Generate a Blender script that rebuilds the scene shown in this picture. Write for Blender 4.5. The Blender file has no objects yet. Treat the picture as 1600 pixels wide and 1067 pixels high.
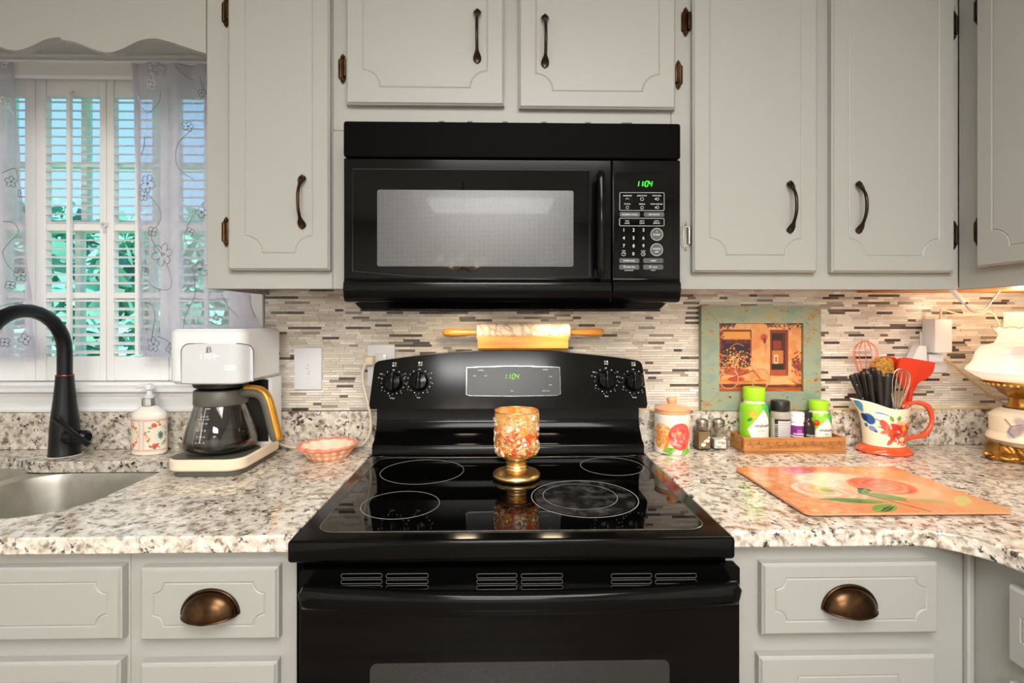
import bpy, bmesh, math, random
import numpy as np
from mathutils import Vector, Matrix
from mathutils.geometry import tessellate_polygon

random.seed(7)
SC = bpy.context.scene
COL = SC.collection

# ------------------------------------------------------------------ camera
F = 797.0                    # focal length in pixels of the 1600 px frame
CAM = Vector((0.0, -1.53, 1.29))
YAW = math.radians(1.2)
cam_data = bpy.data.cameras.new('camera')
cam_data.sensor_width = 36.0
cam_data.lens = F / 1600.0 * 36.0
cam_data.shift_y = -(533.5 - 500.0) / 1600.0
cam_data.clip_start = 0.02
cam = bpy.data.objects.new('camera', cam_data)
cam.location = CAM
cam.rotation_euler = (math.pi / 2, 0, -YAW)
COL.objects.link(cam)
SC.camera = cam

# ------------------------------------------------------------------ view and sky
vs = SC.view_settings
vs.view_transform = 'Standard'
vs.look = 'None'
vs.gamma = 1.0
vs.use_curve_mapping = False
vs.exposure = 0.0
SC.cycles.use_denoising = True
SC.cycles.max_bounces = 10
SC.cycles.transparent_max_bounces = 24
SC.cycles.caustics_reflective = False
SC.cycles.caustics_refractive = False
SC.cycles.sample_clamp_indirect = 6.0

world = bpy.data.worlds.new('sky')
SC.world = world
world.use_nodes = True
wn = world.node_tree
bg = wn.nodes['Background']
tc = wn.nodes.new('ShaderNodeTexCoord')
sep = wn.nodes.new('ShaderNodeSeparateXYZ')
ramp = wn.nodes.new('ShaderNodeValToRGB')
ramp.color_ramp.elements[0].position = 0.0
ramp.color_ramp.elements[0].color = (0.55, 0.85, 1.0, 1)
ramp.color_ramp.elements[1].position = 0.6
ramp.color_ramp.elements[1].color = (0.16, 0.48, 0.95, 1)
wn.links.new(tc.outputs['Generated'], sep.inputs[0])
wn.links.new(sep.outputs['Z'], ramp.inputs[0])
wn.links.new(ramp.outputs[0], bg.inputs['Color'])
bg.inputs['Strength'].default_value = 1.25

# ------------------------------------------------------------------ sun
sun_d = bpy.data.lights.new('sun', 'SUN')
sun_d.energy = 9.0
sun_d.angle = math.radians(2)
sun_d.color = (1.0, 0.96, 0.88)
sun = bpy.data.objects.new('sun', sun_d)
sun.rotation_euler = (math.radians(48), math.radians(-12), 0)
sun.location = (-3, 4, 6)
COL.objects.link(sun)

# ------------------------------------------------------------------ light strengths (the lamps are built with their fixtures)
CEILING_W = 40.0             # added kitchen ceiling panel, unseen fill light
DINING_W = 92.0              # far ceiling panel, enlarged for frontal fill
BULB_E = 25.0                # chandelier bulbs
HOOD_W = 0.5                 # cooktop lamps under the microwave
UNDERCAB_W = 1.1             # strip under the corner cabinet
TABLE_LAMP_W = 1.0           # hurricane lamp


# ------------------------------------------------------------------ projection of a photo pixel onto a plane of the room
def ray(px, py):
    u = (px - 800.0) / F
    v = -(py - 500.0) / F
    s, c = math.sin(YAW), math.cos(YAW)
    return Vector((c * u + s, c - s * u, v))


def at(px, py, y):
    d = ray(px, py)
    t = (y - CAM.y) / d.y
    return CAM + d * t


def atz(px, py, z):
    d = ray(px, py)
    t = (z - CAM.z) / d.z
    return CAM + d * t


def atx(px, py, x):
    d = ray(px, py)
    t = (x - CAM.x) / d.x
    return CAM + d * t


def X(px, y, py=500):
    return at(px, py, y).x


def Z(py, y, px=800):
    return at(px, py, y).z


# ------------------------------------------------------------------ colours
def lin(c):
    c = c / 255.0
    return c / 12.92 if c <= 0.04045 else ((c + 0.055) / 1.055) ** 2.4


def rgb(r, g, b):
    return (lin(r), lin(g), lin(b))


def rgba(r, g, b):
    return (lin(r), lin(g), lin(b), 1.0)


# ------------------------------------------------------------------ mesh builder
class MB:
    def __init__(self):
        self.v, self.f, self.m, self.c = [], [], [], {}

    def add(self, verts, faces, m=0, cols=None):
        o = len(self.v)
        self.v.extend([tuple(p) for p in verts])
        for fc in faces:
            if cols is not None:
                self.c[len(self.f)] = cols
            self.f.append([i + o for i in fc])
            self.m.append(m)
        return o

    def box(self, x0, x1, y0, y1, z0, z1, m=0, col=None):
        if x1 < x0: x0, x1 = x1, x0
        if y1 < y0: y0, y1 = y1, y0
        if z1 < z0: z0, z1 = z1, z0
        v = [(x0, y0, z0), (x1, y0, z0), (x1, y1, z0), (x0, y1, z0),
             (x0, y0, z1), (x1, y0, z1), (x1, y1, z1), (x0, y1, z1)]
        f = [(0, 3, 2, 1), (4, 5, 6, 7), (0, 1, 5, 4), (1, 2, 6, 5), (2, 3, 7, 6), (3, 0, 4, 7)]
        self.add(v, f, m, col)

    def rbox(self, x0, x1, y0, y1, z0, z1, r, seg=3, m=0, axis=None):
        """box with rounded edges (all, or only the edges along one axis)"""
        bm = bmesh.new()
        bmesh.ops.create_cube(bm, size=1.0)
        for v in bm.verts:
            v.co = Vector(((x0 + x1) / 2 + v.co.x * abs(x1 - x0), (y0 + y1) / 2 + v.co.y * abs(y1 - y0),
                           (z0 + z1) / 2 + v.co.z * abs(z1 - z0)))
        if axis is None:
            ed = list(bm.edges)
        else:
            ed = [e for e in bm.edges if abs((e.verts[0].co - e.verts[1].co).normalized()[axis]) > 0.9]
        bmesh.ops.bevel(bm, geom=ed, offset=r, segments=seg, profile=0.5, affect='EDGES')
        self.addbm(bm, m)

    def addbm(self, bm, m=0):
        bm.verts.index_update()
        self.add([v.co.copy() for v in bm.verts], [[v.index for v in f.verts] for f in bm.faces], m)
        bm.free()

    def lathe(self, prof, n=32, cx=0, cy=0, cz=0, m=0, sx=1.0, sy=1.0, a0=0.0, a1=2 * math.pi):
        full = abs(a1 - a0 - 2 * math.pi) < 1e-6
        k = n if full else n + 1
        vs_, fs = [], []
        for (r, z) in prof:
            for i in range(k):
                a = a0 + (a1 - a0) * i / n
                vs_.append((cx + r * sx * math.cos(a), cy + r * sy * math.sin(a), cz + z))
        for j in range(len(prof) - 1):
            for i in range(n):
                i2 = (i + 1) % k
                if not full and i + 1 >= k: continue
                fs.append((j * k + i, j * k + i2, (j + 1) * k + i2, (j + 1) * k + i))
        self.add(vs_, fs, m)

    def tube(self, pts, r, n=8, m=0, caps=True, closed=False, flat=None):
        """round tube along points; r number or list; flat=(sx) squeezes the second axis"""
        pts = [Vector(p) for p in pts]
        N = len(pts)
        rs = r if isinstance(r, (list, tuple)) else [r] * N
        tang = []
        for i in range(N):
            if closed:
                t = pts[(i + 1) % N] - pts[(i - 1) % N]
            else:
                t = pts[min(i + 1, N - 1)] - pts[max(i - 1, 0)]
            if t.length < 1e-9: t = Vector((0, 0, 1))
            tang.append(t.normalized())
        up = Vector((0, 0, 1)) if abs(tang[0].z) < 0.9 else Vector((1, 0, 0))
        nrm = (up - tang[0] * up.dot(tang[0])).normalized()
        vs_, fs = [], []
        for i in range(N):
            nrm = (nrm - tang[i] * nrm.dot(tang[i]))
            if nrm.length < 1e-9: nrm = tang[i].orthogonal()
            nrm.normalize()
            b = tang[i].cross(nrm)
            fl = 1.0 if flat is None else flat
            for k in range(n):
                a = 2 * math.pi * k / n
                vs_.append(pts[i] + nrm * (rs[i] * math.cos(a)) + b * (rs[i] * fl * math.sin(a)))
        R = N if closed else N - 1
        for i in range(R):
            j = (i + 1) % N
            for k in range(n):
                k2 = (k + 1) % n
                fs.append((i * n + k, i * n + k2, j * n + k2, j * n + k))
        if caps and not closed:
            fs.append(tuple(reversed(range(n))))
            fs.append(tuple((N - 1) * n + k for k in range(n)))
        self.add(vs_, fs, m)

    def grid(self, fn, nu, nv, m=0, closed_u=False):
        ku = nu if closed_u else nu + 1
        vs_ = [fn(i / nu, j / nv) for j in range(nv + 1) for i in range(ku)]
        fs = []
        for j in range(nv):
            for i in range(nu):
                i2 = (i + 1) % ku
                fs.append((j * ku + i, j * ku + i2, (j + 1) * ku + i2, (j + 1) * ku + i))
        self.add(vs_, fs, m)

    def prism(self, loops, fn, lo, hi, m=0, caps=(True, True)):
        """polygon (with holes) in 2-D extruded; fn(a, b, w) -> 3-D point"""
        if not isinstance(loops[0][0], (list, tuple)): loops = [loops]
        flat = [p for L in loops for p in L]
        n = len(flat)
        vs_ = [fn(a, b, lo) for a, b in flat] + [fn(a, b, hi) for a, b in flat]
        fs = []
        o = 0
        for L in loops:
            k = len(L)
            for i in range(k):
                j = (i + 1) % k
                fs.append((o + i, o + j, n + o + j, n + o + i))
            o += k
        tri = tessellate_polygon([[Vector((a, b, 0)) for a, b in L] for L in loops])
        for t in tri:
            if caps[0]: fs.append((t[2], t[1], t[0]))
            if caps[1]: fs.append((n + t[0], n + t[1], n + t[2]))
        self.add(vs_, fs, m)

    def fill(self, loops, fn, m=0):
        if not isinstance(loops[0][0], (list, tuple)): loops = [loops]
        flat = [p for L in loops for p in L]
        tri = tessellate_polygon([[Vector((a, b, 0)) for a, b in L] for L in loops])
        self.add([fn(a, b) for a, b in flat], [tuple(t) for t in tri], m)

    def ball(self, c, r, n=12, k=8, m=0, s=(1, 1, 1)):
        c = Vector(c)
        def fn(u, v):
            a = 2 * math.pi * u
            t = math.pi * (v * 0.998 + 0.001)
            return (c.x + r * s[0] * math.sin(t) * math.cos(a), c.y + r * s[1] * math.sin(t) * math.sin(a),
                    c.z - r * s[2] * math.cos(t))
        self.grid(fn, n, k, m, True)

    def xf(self, fn, start=0):
        for i in range(start, len(self.v)):
            self.v[i] = tuple(fn(Vector(self.v[i])))
        return self

    def mesh(self, name, mats, off=(0, 0, 0), smooth=30.0, cols=None, fix=True):
        me = bpy.data.meshes.new(name)
        me.from_pydata([(p[0] - off[0], p[1] - off[1], p[2] - off[2]) for p in self.v], [], self.f)
        if not isinstance(mats, (list, tuple)): mats = [mats]
        for mt in mats: me.materials.append(mt)
        me.polygons.foreach_set('material_index', self.m)
        if fix:
            bm = bmesh.new(); bm.from_mesh(me)
            bmesh.ops.recalc_face_normals(bm, faces=bm.faces)
            bm.to_mesh(me); bm.free()
        if smooth:
            me.polygons.foreach_set('use_smooth', [True] * len(me.polygons))
            me.set_sharp_from_angle(angle=math.radians(smooth))
        if self.c:
            ca = me.color_attributes.new('Col', 'FLOAT_COLOR', 'CORNER')
            buf = np.ones((len(me.loops), 4), dtype=np.float32)
            for fi, pol in enumerate(me.polygons):
                if fi in self.c:
                    buf[pol.loop_start:pol.loop_start + pol.loop_total, :3] = self.c[fi]
            ca.data.foreach_set('color', buf.ravel())
        if cols is not None:
            ca = me.color_attributes.new('Col', 'FLOAT_COLOR', 'POINT')
            buf = np.ones((len(me.vertices), 4), dtype=np.float32)
            buf[:, :3] = np.asarray(cols, dtype=np.float32)
            ca.data.foreach_set('color', buf.ravel())
        me.update()
        return me


def tag(o, label=None, cat=None, group=None, kind=None):
    if label: o['label'] = label
    if cat: o['category'] = cat
    if group: o['group'] = group
    if kind: o['kind'] = kind
    return o


def thing(name, loc, label, cat, group=None, rotz=0.0):
    o = bpy.data.objects.new(name, None)
    COL.objects.link(o)
    o.location = loc
    o.rotation_euler = (0, 0, rotz)
    o.empty_display_size = 0.05
    return tag(o, label, cat, group)


def top(o):
    while o.parent is not None: o = o.parent
    return o


def part(name, mb, mat, parent, smooth=30.0, bevel=0.0, local=False, label=None, cols=None, kind=None, fix=True, seg=2):
    """a part: the builder holds world coordinates unless local"""
    off = (0, 0, 0) if local else tuple(top(parent).location)
    me = mb.mesh(name, mat, off, smooth, cols, fix)
    o = bpy.data.objects.new(name, me)
    COL.objects.link(o)
    o.parent = parent
    if bevel: bev(o, bevel, seg)
    if label: o['label'] = label
    if kind: o['kind'] = kind
    return o


def bev(o, w, seg=2):
    md = o.modifiers.new('Bevel', 'BEVEL')
    md.width = w
    md.segments = seg
    md.limit_method = 'ANGLE'
    md.angle_limit = math.radians(40)
    md.harden_normals = False


def single(name, mb, mat, label, cat=None, group=None, kind=None, smooth=30.0, bevel=0.0, cols=None, fix=True, origin=None):
    """a thing or a piece of the setting that is one mesh, origin at its base"""
    a = np.array(mb.v)
    if origin is None:
        origin = ((a[:, 0].min() + a[:, 0].max()) / 2, (a[:, 1].min() + a[:, 1].max()) / 2, a[:, 2].min())
    me = mb.mesh(name, mat, origin, smooth, cols, fix)
    o = bpy.data.objects.new(name, me)
    COL.objects.link(o)
    o.location = origin
    if bevel: bev(o, bevel)
    return tag(o, label, cat, group, kind)


def inst(name, me, loc, parent, rot=None, scale=None):
    o = bpy.data.objects.new(name, me)
    COL.objects.link(o)
    o.parent = parent
    o.location = loc
    if rot: o.rotation_euler = rot
    if scale: o.scale = scale
    return o


# ------------------------------------------------------------------ text as flat print
_tcache = {}


def text_shape(body, bold=False):
    """triangles of a word, height of a capital about 1, centred"""
    key = body
    if key in _tcache: return _tcache[key]
    cu = bpy.data.curves.new('t', 'FONT')
    cu.body = body
    cu.size = 1.0
    cu.resolution_u = 2
    cu.align_x = 'CENTER'
    ob = bpy.data.objects.new('t', cu)
    COL.objects.link(ob)
    dg = bpy.context.evaluated_depsgraph_get()
    me = bpy.data.meshes.new_from_object(ob.evaluated_get(dg))
    vv = [(v.co.x, v.co.y) for v in me.vertices]
    ff = [tuple(p.vertices) for p in me.polygons]
    bpy.data.objects.remove(ob); bpy.data.curves.remove(cu); bpy.data.meshes.remove(me)
    _tcache[key] = (vv, ff)
    return vv, ff


def put_text(mb, body, size, fn, cx=0.0, cy=0.0, sx=1.0, m=0, bold=0.0):
    """fn(a, b) maps the print's plane (metres) onto the surface; size = capital height"""
    vv, ff = text_shape(body)
    k = size / 0.70
    def one(dx):
        mb.add([fn(cx + a * k * sx + dx, cy + b * k - size / 2) for a, b in vv], ff, m)
    one(0.0)
    if bold:
        one(bold); one(-bold)


# ------------------------------------------------------------------ small painter for prints
class Canvas:
    def __init__(self, w, h, bg):
        self.w, self.h = w, h
        self.a = np.zeros((h, w, 3))
        self.a[:] = np.array(bg) / 255.0
        self.y, self.x = np.mgrid[0:h, 0:w].astype(float)
        self.rng = np.random.RandomState(5)

    def _mix(self, mask, col):
        m = np.clip(mask, 0, 1)[..., None]
        self.a = self.a * (1 - m) + np.array(col) / 255.0 * m

    def ell(self, cx, cy, rx, ry, col, rot=0.0, al=1.0, soft=1.0):
        c, s = math.cos(rot), math.sin(rot)
        dx, dy = self.x - cx, self.y - cy
        u, v = (dx * c + dy * s) / max(rx, .01), (-dx * s + dy * c) / max(ry, .01)
        d = np.sqrt(u * u + v * v)
        e = soft / max(min(rx, ry), 0.5)
        self._mix(al * np.clip((1 - d) / e + 0.5, 0, 1), col)

    def rect(self, x0, y0, x1, y1, col, al=1.0):
        m = np.clip(self.x - x0 + .5, 0, 1) * np.clip(x1 - self.x + .5, 0, 1) * np.clip(self.y - y0 + .5, 0, 1) * np.clip(y1 - self.y + .5, 0, 1)
        self._mix(al * m, col)

    def line(self, pts, w, col, al=1.0):
        d = np.full(self.x.shape, 1e9)
        for (x0, y0), (x1, y1) in zip(pts[:-1], pts[1:]):
            L = max((x1 - x0) ** 2 + (y1 - y0) ** 2, 1e-6)
            t = np.clip(((self.x - x0) * (x1 - x0) + (self.y - y0) * (y1 - y0)) / L, 0, 1)
            d = np.minimum(d, np.hypot(self.x - x0 - t * (x1 - x0), self.y - y0 - t * (y1 - y0)))
        self._mix(al * np.clip(w / 2 - d + .5, 0, 1), col)

    def poly(self, pts, col, al=1.0):
        ins = np.zeros(self.x.shape, bool)
        n = len(pts)
        for i in range(n):
            x0, y0 = pts[i]; x1, y1 = pts[(i + 1) % n]
            if y0 == y1: continue
            c = ((y0 > self.y) != (y1 > self.y)) & (self.x < (x1 - x0) * (self.y - y0) / (y1 - y0) + x0)
            ins ^= c
        self._mix(al * ins, col)

    def ring(self, cx, cy, r, w, col, al=1.0):
        d = np.abs(np.hypot(self.x - cx, self.y - cy) - r)
        self._mix(al * np.clip(w / 2 - d + .5, 0, 1), col)

    def noise(self, amt, sx=1, sy=1):
        n = self.rng.rand(max(2, self.h // sy + 2), max(2, self.w // sx + 2))
        n = np.kron(n, np.ones((sy, sx)))[:self.h, :self.w]
        self.a = np.clip(self.a * (1 + (n[..., None] - .5) * amt), 0, 1)

    def flower(self, cx, cy, r, petals, cols, rot=0.0, wob=0.25, rings=3, sq=1.0):
        for k in range(rings):
            rr = r * (1 - k / rings * 0.8)
            for p in range(petals):
                a = rot + 2 * math.pi * (p + 0.5 * (k % 2)) / petals + self.rng.uniform(-.15, .15)
                c = cols[(k + p) % len(cols)]
                self.ell(cx + math.cos(a) * rr * .58, cy + sq * math.sin(a) * rr * .58, rr * .46, rr * (.30 + wob * .2) , c,
                         math.atan2(sq * math.sin(a), math.cos(a)), .85, 1.5)

    def leaf(self, x0, y0, x1, y1, w, col, vein=None):
        dx, dy = x1 - x0, y1 - y0
        L = math.hypot(dx, dy)
        px, py = -dy / L * w, dx / L * w
        pts = []
        for t in np.linspace(0, 1, 9):
            k = math.sin(math.pi * t) ** .8
            pts.append((x0 + dx * t + px * k, y0 + dy * t + py * k))
        for t in np.linspace(1, 0, 9):
            k = math.sin(math.pi * t) ** .8
            pts.append((x0 + dx * t - px * k, y0 + dy * t - py * k))
        self.poly(pts, col)
        if vein: self.line([(x0, y0), (x1, y1)], 1.2, vein)

    def sample(self, u, v):
        """u right 0..1, v up 0..1"""
        xx = np.clip(np.asarray(u) * (self.w - 1), 0, self.w - 1.001)
        yy = np.clip((1 - np.asarray(v)) * (self.h - 1), 0, self.h - 1.001)
        i, j = xx.astype(int), yy.astype(int)
        fx, fy = (xx - i)[..., None], (yy - j)[..., None]
        a = self.a
        s = (a[j, i] * (1 - fx) + a[j, i + 1] * fx) * (1 - fy) + (a[j + 1, i] * (1 - fx) + a[j + 1, i + 1] * fx) * fy
        return np.where(s <= 0.04045, s / 12.92, ((s + 0.055) / 1.055) ** 2.4)


def printed(canvas, fn, nu, nv, closed=False):
    """grid surface and its vertex colours from a canvas"""
    mb = MB()
    mb.grid(fn, nu, nv, 0, closed)
    ku = nu if closed else nu + 1
    jj, ii = np.mgrid[0:nv + 1, 0:ku]
    return mb, canvas.sample((ii / nu).ravel(), (jj / nv).ravel())


# ------------------------------------------------------------------ materials
def new_mat(name):
    m = bpy.data.materials.new(name)
    m.use_nodes = True
    nt = m.node_tree
    return m, nt, nt.nodes['Principled BSDF']


def mat(name, col, rough=0.5, metal=0.0, coat=0.0, trans=0.0, ior=1.45, emit=None, estr=0.0, spec=0.5, bump=0.0, bscale=80.0,
        vary=0.0, vscale=20.0, alpha=1.0, stretch=None, sss=0.0, coat_r=0.03):
    m, nt, b = new_mat(name)
    c = (*col, 1.0) if len(col) == 3 else col
    b.inputs['Base Color'].default_value = c
    b.inputs['Roughness'].default_value = rough
    b.inputs['Metallic'].default_value = metal
    b.inputs['Coat Weight'].default_value = coat
    b.inputs['Coat Roughness'].default_value = coat_r
    b.inputs['Transmission Weight'].default_value = trans
    b.inputs['IOR'].default_value = ior
    b.inputs['Specular IOR Level'].default_value = spec
    b.inputs['Alpha'].default_value = alpha
    if sss:
        b.inputs['Subsurface Weight'].default_value = sss
        b.inputs['Subsurface Radius'].default_value = (0.01, 0.006, 0.004)
    if emit:
        b.inputs['Emission Color'].default_value = (*emit, 1.0)
        b.inputs['Emission Strength'].default_value = estr
    if vary or bump:
        t = nt.nodes.new('ShaderNodeTexCoord')
        mp = nt.nodes.new('ShaderNodeMapping')
        nt.links.new(t.outputs['Object'], mp.inputs[0])
        if stretch: mp.inputs['Scale'].default_value = stretch
    if vary:
        n = nt.nodes.new('ShaderNodeTexNoise')
        n.inputs['Scale'].default_value = vscale
        n.inputs['Detail'].default_value = 5
        nt.links.new(mp.outputs[0], n.inputs['Vector'])
        mr = nt.nodes.new('ShaderNodeMapRange')
        mr.inputs['From Min'].default_value = 0.3
        mr.inputs['From Max'].default_value = 0.7
        mr.inputs['To Min'].default_value = 1 - vary
        mr.inputs['To Max'].default_value = 1 + vary
        nt.links.new(n.outputs[0], mr.inputs[0])
        mx = nt.nodes.new('ShaderNodeVectorMath'); mx.operation = 'SCALE'
        mx.inputs[0].default_value = c[:3]
        nt.links.new(mr.outputs[0], mx.inputs['Scale'])
        nt.links.new(mx.outputs[0], b.inputs['Base Color'])
    if bump:
        n2 = nt.nodes.new('ShaderNodeTexNoise')
        n2.inputs['Scale'].default_value = bscale
        n2.inputs['Detail'].default_value = 3
        nt.links.new(mp.outputs[0], n2.inputs['Vector'])
        bp = nt.nodes.new('ShaderNodeBump')
        bp.inputs['Strength'].default_value = bump
        bp.inputs['Distance'].default_value = 0.002
        nt.links.new(n2.outputs[0], bp.inputs['Height'])
        nt.links.new(bp.outputs[0], b.inputs['Normal'])
    return m


def ramp_node(nt, stops, interp='LINEAR'):
    r = nt.nodes.new('ShaderNodeValToRGB')
    r.color_ramp.interpolation = interp
    el = r.color_ramp.elements
    while len(el) < len(stops): el.new(0.5)
    for e, (p, c) in zip(el, stops):
        e.position = p
        e.color = (*c, 1.0) if len(c) == 3 else c
    return r


def mix_rgb(nt, fac, a, b, mode='MIX'):
    n = nt.nodes.new('ShaderNodeMix')
    n.data_type = 'RGBA'
    n.blend_type = mode
    for sock, val in ((n.inputs[0], fac), (n.inputs[6], a), (n.inputs[7], b)):
        if hasattr(val, 'is_linked') or hasattr(val, 'links'):
            nt.links.new(val, sock)
        elif isinstance(val, (int, float)):
            sock.default_value = val
        else:
            sock.default_value = (*val, 1.0) if len(val) == 3 else val
    return n.outputs[2]


def granite():
    m, nt, b = new_mat('granite')
    t = nt.nodes.new('ShaderNodeTexCoord')
    co = t.outputs['Object']
    warp = nt.nodes.new('ShaderNodeTexNoise'); warp.inputs['Scale'].default_value = 60; warp.inputs['Detail'].default_value = 3
    nt.links.new(co, warp.inputs['Vector'])
    ad = nt.nodes.new('ShaderNodeVectorMath'); ad.operation = 'MULTIPLY_ADD'
    ad.inputs[1].default_value = (0.022, 0.022, 0.022)
    nt.links.new(warp.outputs['Color'], ad.inputs[0]); nt.links.new(co, ad.inputs[2])
    w = ad.outputs[0]
    n1 = nt.nodes.new('ShaderNodeTexNoise'); n1.inputs['Scale'].default_value = 60; n1.inputs['Detail'].default_value = 5
    nt.links.new(w, n1.inputs['Vector'])
    r1 = ramp_node(nt, [(0.30, rgb(124, 104, 86)), (0.37, rgb(158, 142, 124)), (0.45, rgb(202, 191, 176)), (0.56, rgb(224, 215, 202)), (0.70, rgb(240, 234, 225))])
    nt.links.new(n1.outputs[0], r1.inputs[0])
    # grey quartz patches
    n2 = nt.nodes.new('ShaderNodeTexNoise'); n2.inputs['Scale'].default_value = 80; n2.inputs['Detail'].default_value = 2
    nt.links.new(w, n2.inputs['Vector'])
    r2 = ramp_node(nt, [(0.58, (0, 0, 0)), (0.66, (1, 1, 1))])
    nt.links.new(n2.outputs[0], r2.inputs[0])
    c1 = mix_rgb(nt, r2.outputs[0], r1.outputs[0], rgb(160, 152, 142))
    # black-brown flecks: thin, veined
    n3 = nt.nodes.new('ShaderNodeTexNoise'); n3.inputs['Scale'].default_value = 80; n3.inputs['Detail'].default_value = 6; n3.inputs['Roughness'].default_value = 0.62
    nt.links.new(w, n3.inputs['Vector'])
    n4 = nt.nodes.new('ShaderNodeTexNoise'); n4.inputs['Scale'].default_value = 20; n4.inputs['Detail'].default_value = 2
    nt.links.new(co, n4.inputs['Vector'])
    sm = nt.nodes.new('ShaderNodeMath'); sm.operation = 'MULTIPLY_ADD'
    sm.inputs[1].default_value = 0.35
    nt.links.new(n4.outputs[0], sm.inputs[0]); nt.links.new(n3.outputs[0], sm.inputs[2])
    r3 = ramp_node(nt, [(0.755, (0, 0, 0)), (0.82, (1, 1, 1))])
    nt.links.new(sm.outputs[0], r3.inputs[0])
    c2 = mix_rgb(nt, r3.outputs[0], c1, rgb(62, 53, 47))
    vo = nt.nodes.new('ShaderNodeTexVoronoi'); vo.inputs['Scale'].default_value = 220
    nt.links.new(w, vo.inputs['Vector'])
    r4 = ramp_node(nt, [(0.06, (1, 1, 1)), (0.10, (0, 0, 0))])
    nt.links.new(vo.outputs['Distance'], r4.inputs[0])
    c3 = mix_rgb(nt, r4.outputs[0], c2, rgb(88, 70, 56))
    nt.links.new(c3, b.inputs['Base Color'])
    b.inputs['Roughness'].default_value = 0.12
    b.inputs['Specular IOR Level'].default_value = 0.9
    return m


def attr_mat(name, rough=0.4, coat=0.0, streak=0.0, smap=(30, 30, 400), spec=0.5, trans=0.0):
    m, nt, b = new_mat(name)
    a = nt.nodes.new('ShaderNodeAttribute'); a.attribute_name = 'Col'
    out = a.outputs['Color']
    if streak:
        t = nt.nodes.new('ShaderNodeTexCoord')
        mp = nt.nodes.new('ShaderNodeMapping'); mp.inputs['Scale'].default_value = smap
        n = nt.nodes.new('ShaderNodeTexNoise'); n.inputs['Scale'].default_value = 1.0; n.inputs['Detail'].default_value = 4
        nt.links.new(t.outputs['Object'], mp.inputs[0]); nt.links.new(mp.outputs[0], n.inputs['Vector'])
        r = ramp_node(nt, [(0.3, (1 - streak,) * 3), (0.7, (1 + streak * .5,) * 3)])
        nt.links.new(n.outputs[0], r.inputs[0])
        out = mix_rgb(nt, 1.0, out, r.outputs[0], 'MULTIPLY')
    nt.links.new(out, b.inputs['Base Color'])
    b.inputs['Roughness'].default_value = rough
    b.inputs['Coat Weight'].default_value = coat
    b.inputs['Specular IOR Level'].default_value = spec
    return m


def wood(name, c1, c2, scale=(6, 6, 60), rough=0.4, coat=0.2):
    m, nt, b = new_mat(name)
    t = nt.nodes.new('ShaderNodeTexCoord')
    mp = nt.nodes.new('ShaderNodeMapping'); mp.inputs['Scale'].default_value = scale
    n = nt.nodes.new('ShaderNodeTexNoise'); n.inputs['Scale'].default_value = 1.0; n.inputs['Detail'].default_value = 6; n.inputs['Distortion'].default_value = 0.6
    nt.links.new(t.outputs['Object'], mp.inputs[0]); nt.links.new(mp.outputs[0], n.inputs['Vector'])
    r = ramp_node(nt, [(0.3, c1), (0.68, c2)])
    nt.links.new(n.outputs[0], r.inputs[0])
    nt.links.new(r.outputs[0], b.inputs['Base Color'])
    b.inputs['Roughness'].default_value = rough
    b.inputs['Coat Weight'].default_value = coat
    return m


def dots_mat(name, dark, light, scale, rough=0.25, coat=0.6):
    """perforated screen behind glass"""
    m, nt, b = new_mat(name)
    t = nt.nodes.new('ShaderNodeTexCoord')
    sp = nt.nodes.new('ShaderNodeSeparateXYZ'); nt.links.new(t.outputs['Object'], sp.inputs[0])
    def wave(s):
        k = nt.nodes.new('ShaderNodeMath'); k.operation = 'MULTIPLY'; k.inputs[1].default_value = scale
        nt.links.new(s, k.inputs[0])
        q = nt.nodes.new('ShaderNodeMath'); q.operation = 'SINE'; nt.links.new(k.outputs[0], q.inputs[0])
        return q.outputs[0]
    mu = nt.nodes.new('ShaderNodeMath'); mu.operation = 'MULTIPLY'
    nt.links.new(wave(sp.outputs['X']), mu.inputs[0]); nt.links.new(wave(sp.outputs['Z']), mu.inputs[1])
    r = ramp_node(nt, [(0.40, dark), (0.62, light)])
    mr = nt.nodes.new('ShaderNodeMapRange'); mr.inputs['From Min'].default_value = -1
    nt.links.new(mu.outputs[0], mr.inputs[0]); nt.links.new(mr.outputs[0], r.inputs[0])
    nt.links.new(r.outputs[0], b.inputs['Base Color'])
    b.inputs['Roughness'].default_value = rough
    b.inputs['Coat Weight'].default_value = coat
    b.inputs['Coat Roughness'].default_value = 0.02
    return m


def sheer():
    m, nt, b = new_mat('sheer_fabric')
    nt.nodes.remove(b)
    out = nt.nodes['Material Output']
    tr = nt.nodes.new('ShaderNodeBsdfTransparent')
    tr.inputs[0].default_value = rgba(236, 234, 242)
    df = nt.nodes.new('ShaderNodeBsdfDiffuse'); df.inputs[0].default_value = rgba(238, 237, 244)
    tl = nt.nodes.new('ShaderNodeBsdfTranslucent'); tl.inputs[0].default_value = rgba(238, 237, 244)
    a = nt.nodes.new('ShaderNodeMixShader'); a.inputs[0].default_value = 0.45
    nt.links.new(df.outputs[0], a.inputs[1]); nt.links.new(tl.outputs[0], a.inputs[2])
    t = nt.nodes.new('ShaderNodeTexCoord')
    n = nt.nodes.new('ShaderNodeTexNoise'); n.inputs['Scale'].default_value = 9; n.inputs['Detail'].default_value = 3
    nt.links.new(t.outputs['Object'], n.inputs['Vector'])
    mr = nt.nodes.new('ShaderNodeMapRange'); mr.inputs['To Min'].default_value = 0.26; mr.inputs['To Max'].default_value = 0.56
    nt.links.new(n.outputs[0], mr.inputs[0])
    s = nt.nodes.new('ShaderNodeMixShader')
    nt.links.new(mr.outputs[0], s.inputs[0])
    nt.links.new(tr.outputs[0], s.inputs[1]); nt.links.new(a.outputs[0], s.inputs[2])
    nt.links.new(s.outputs[0], out.inputs[0])
    return m


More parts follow.
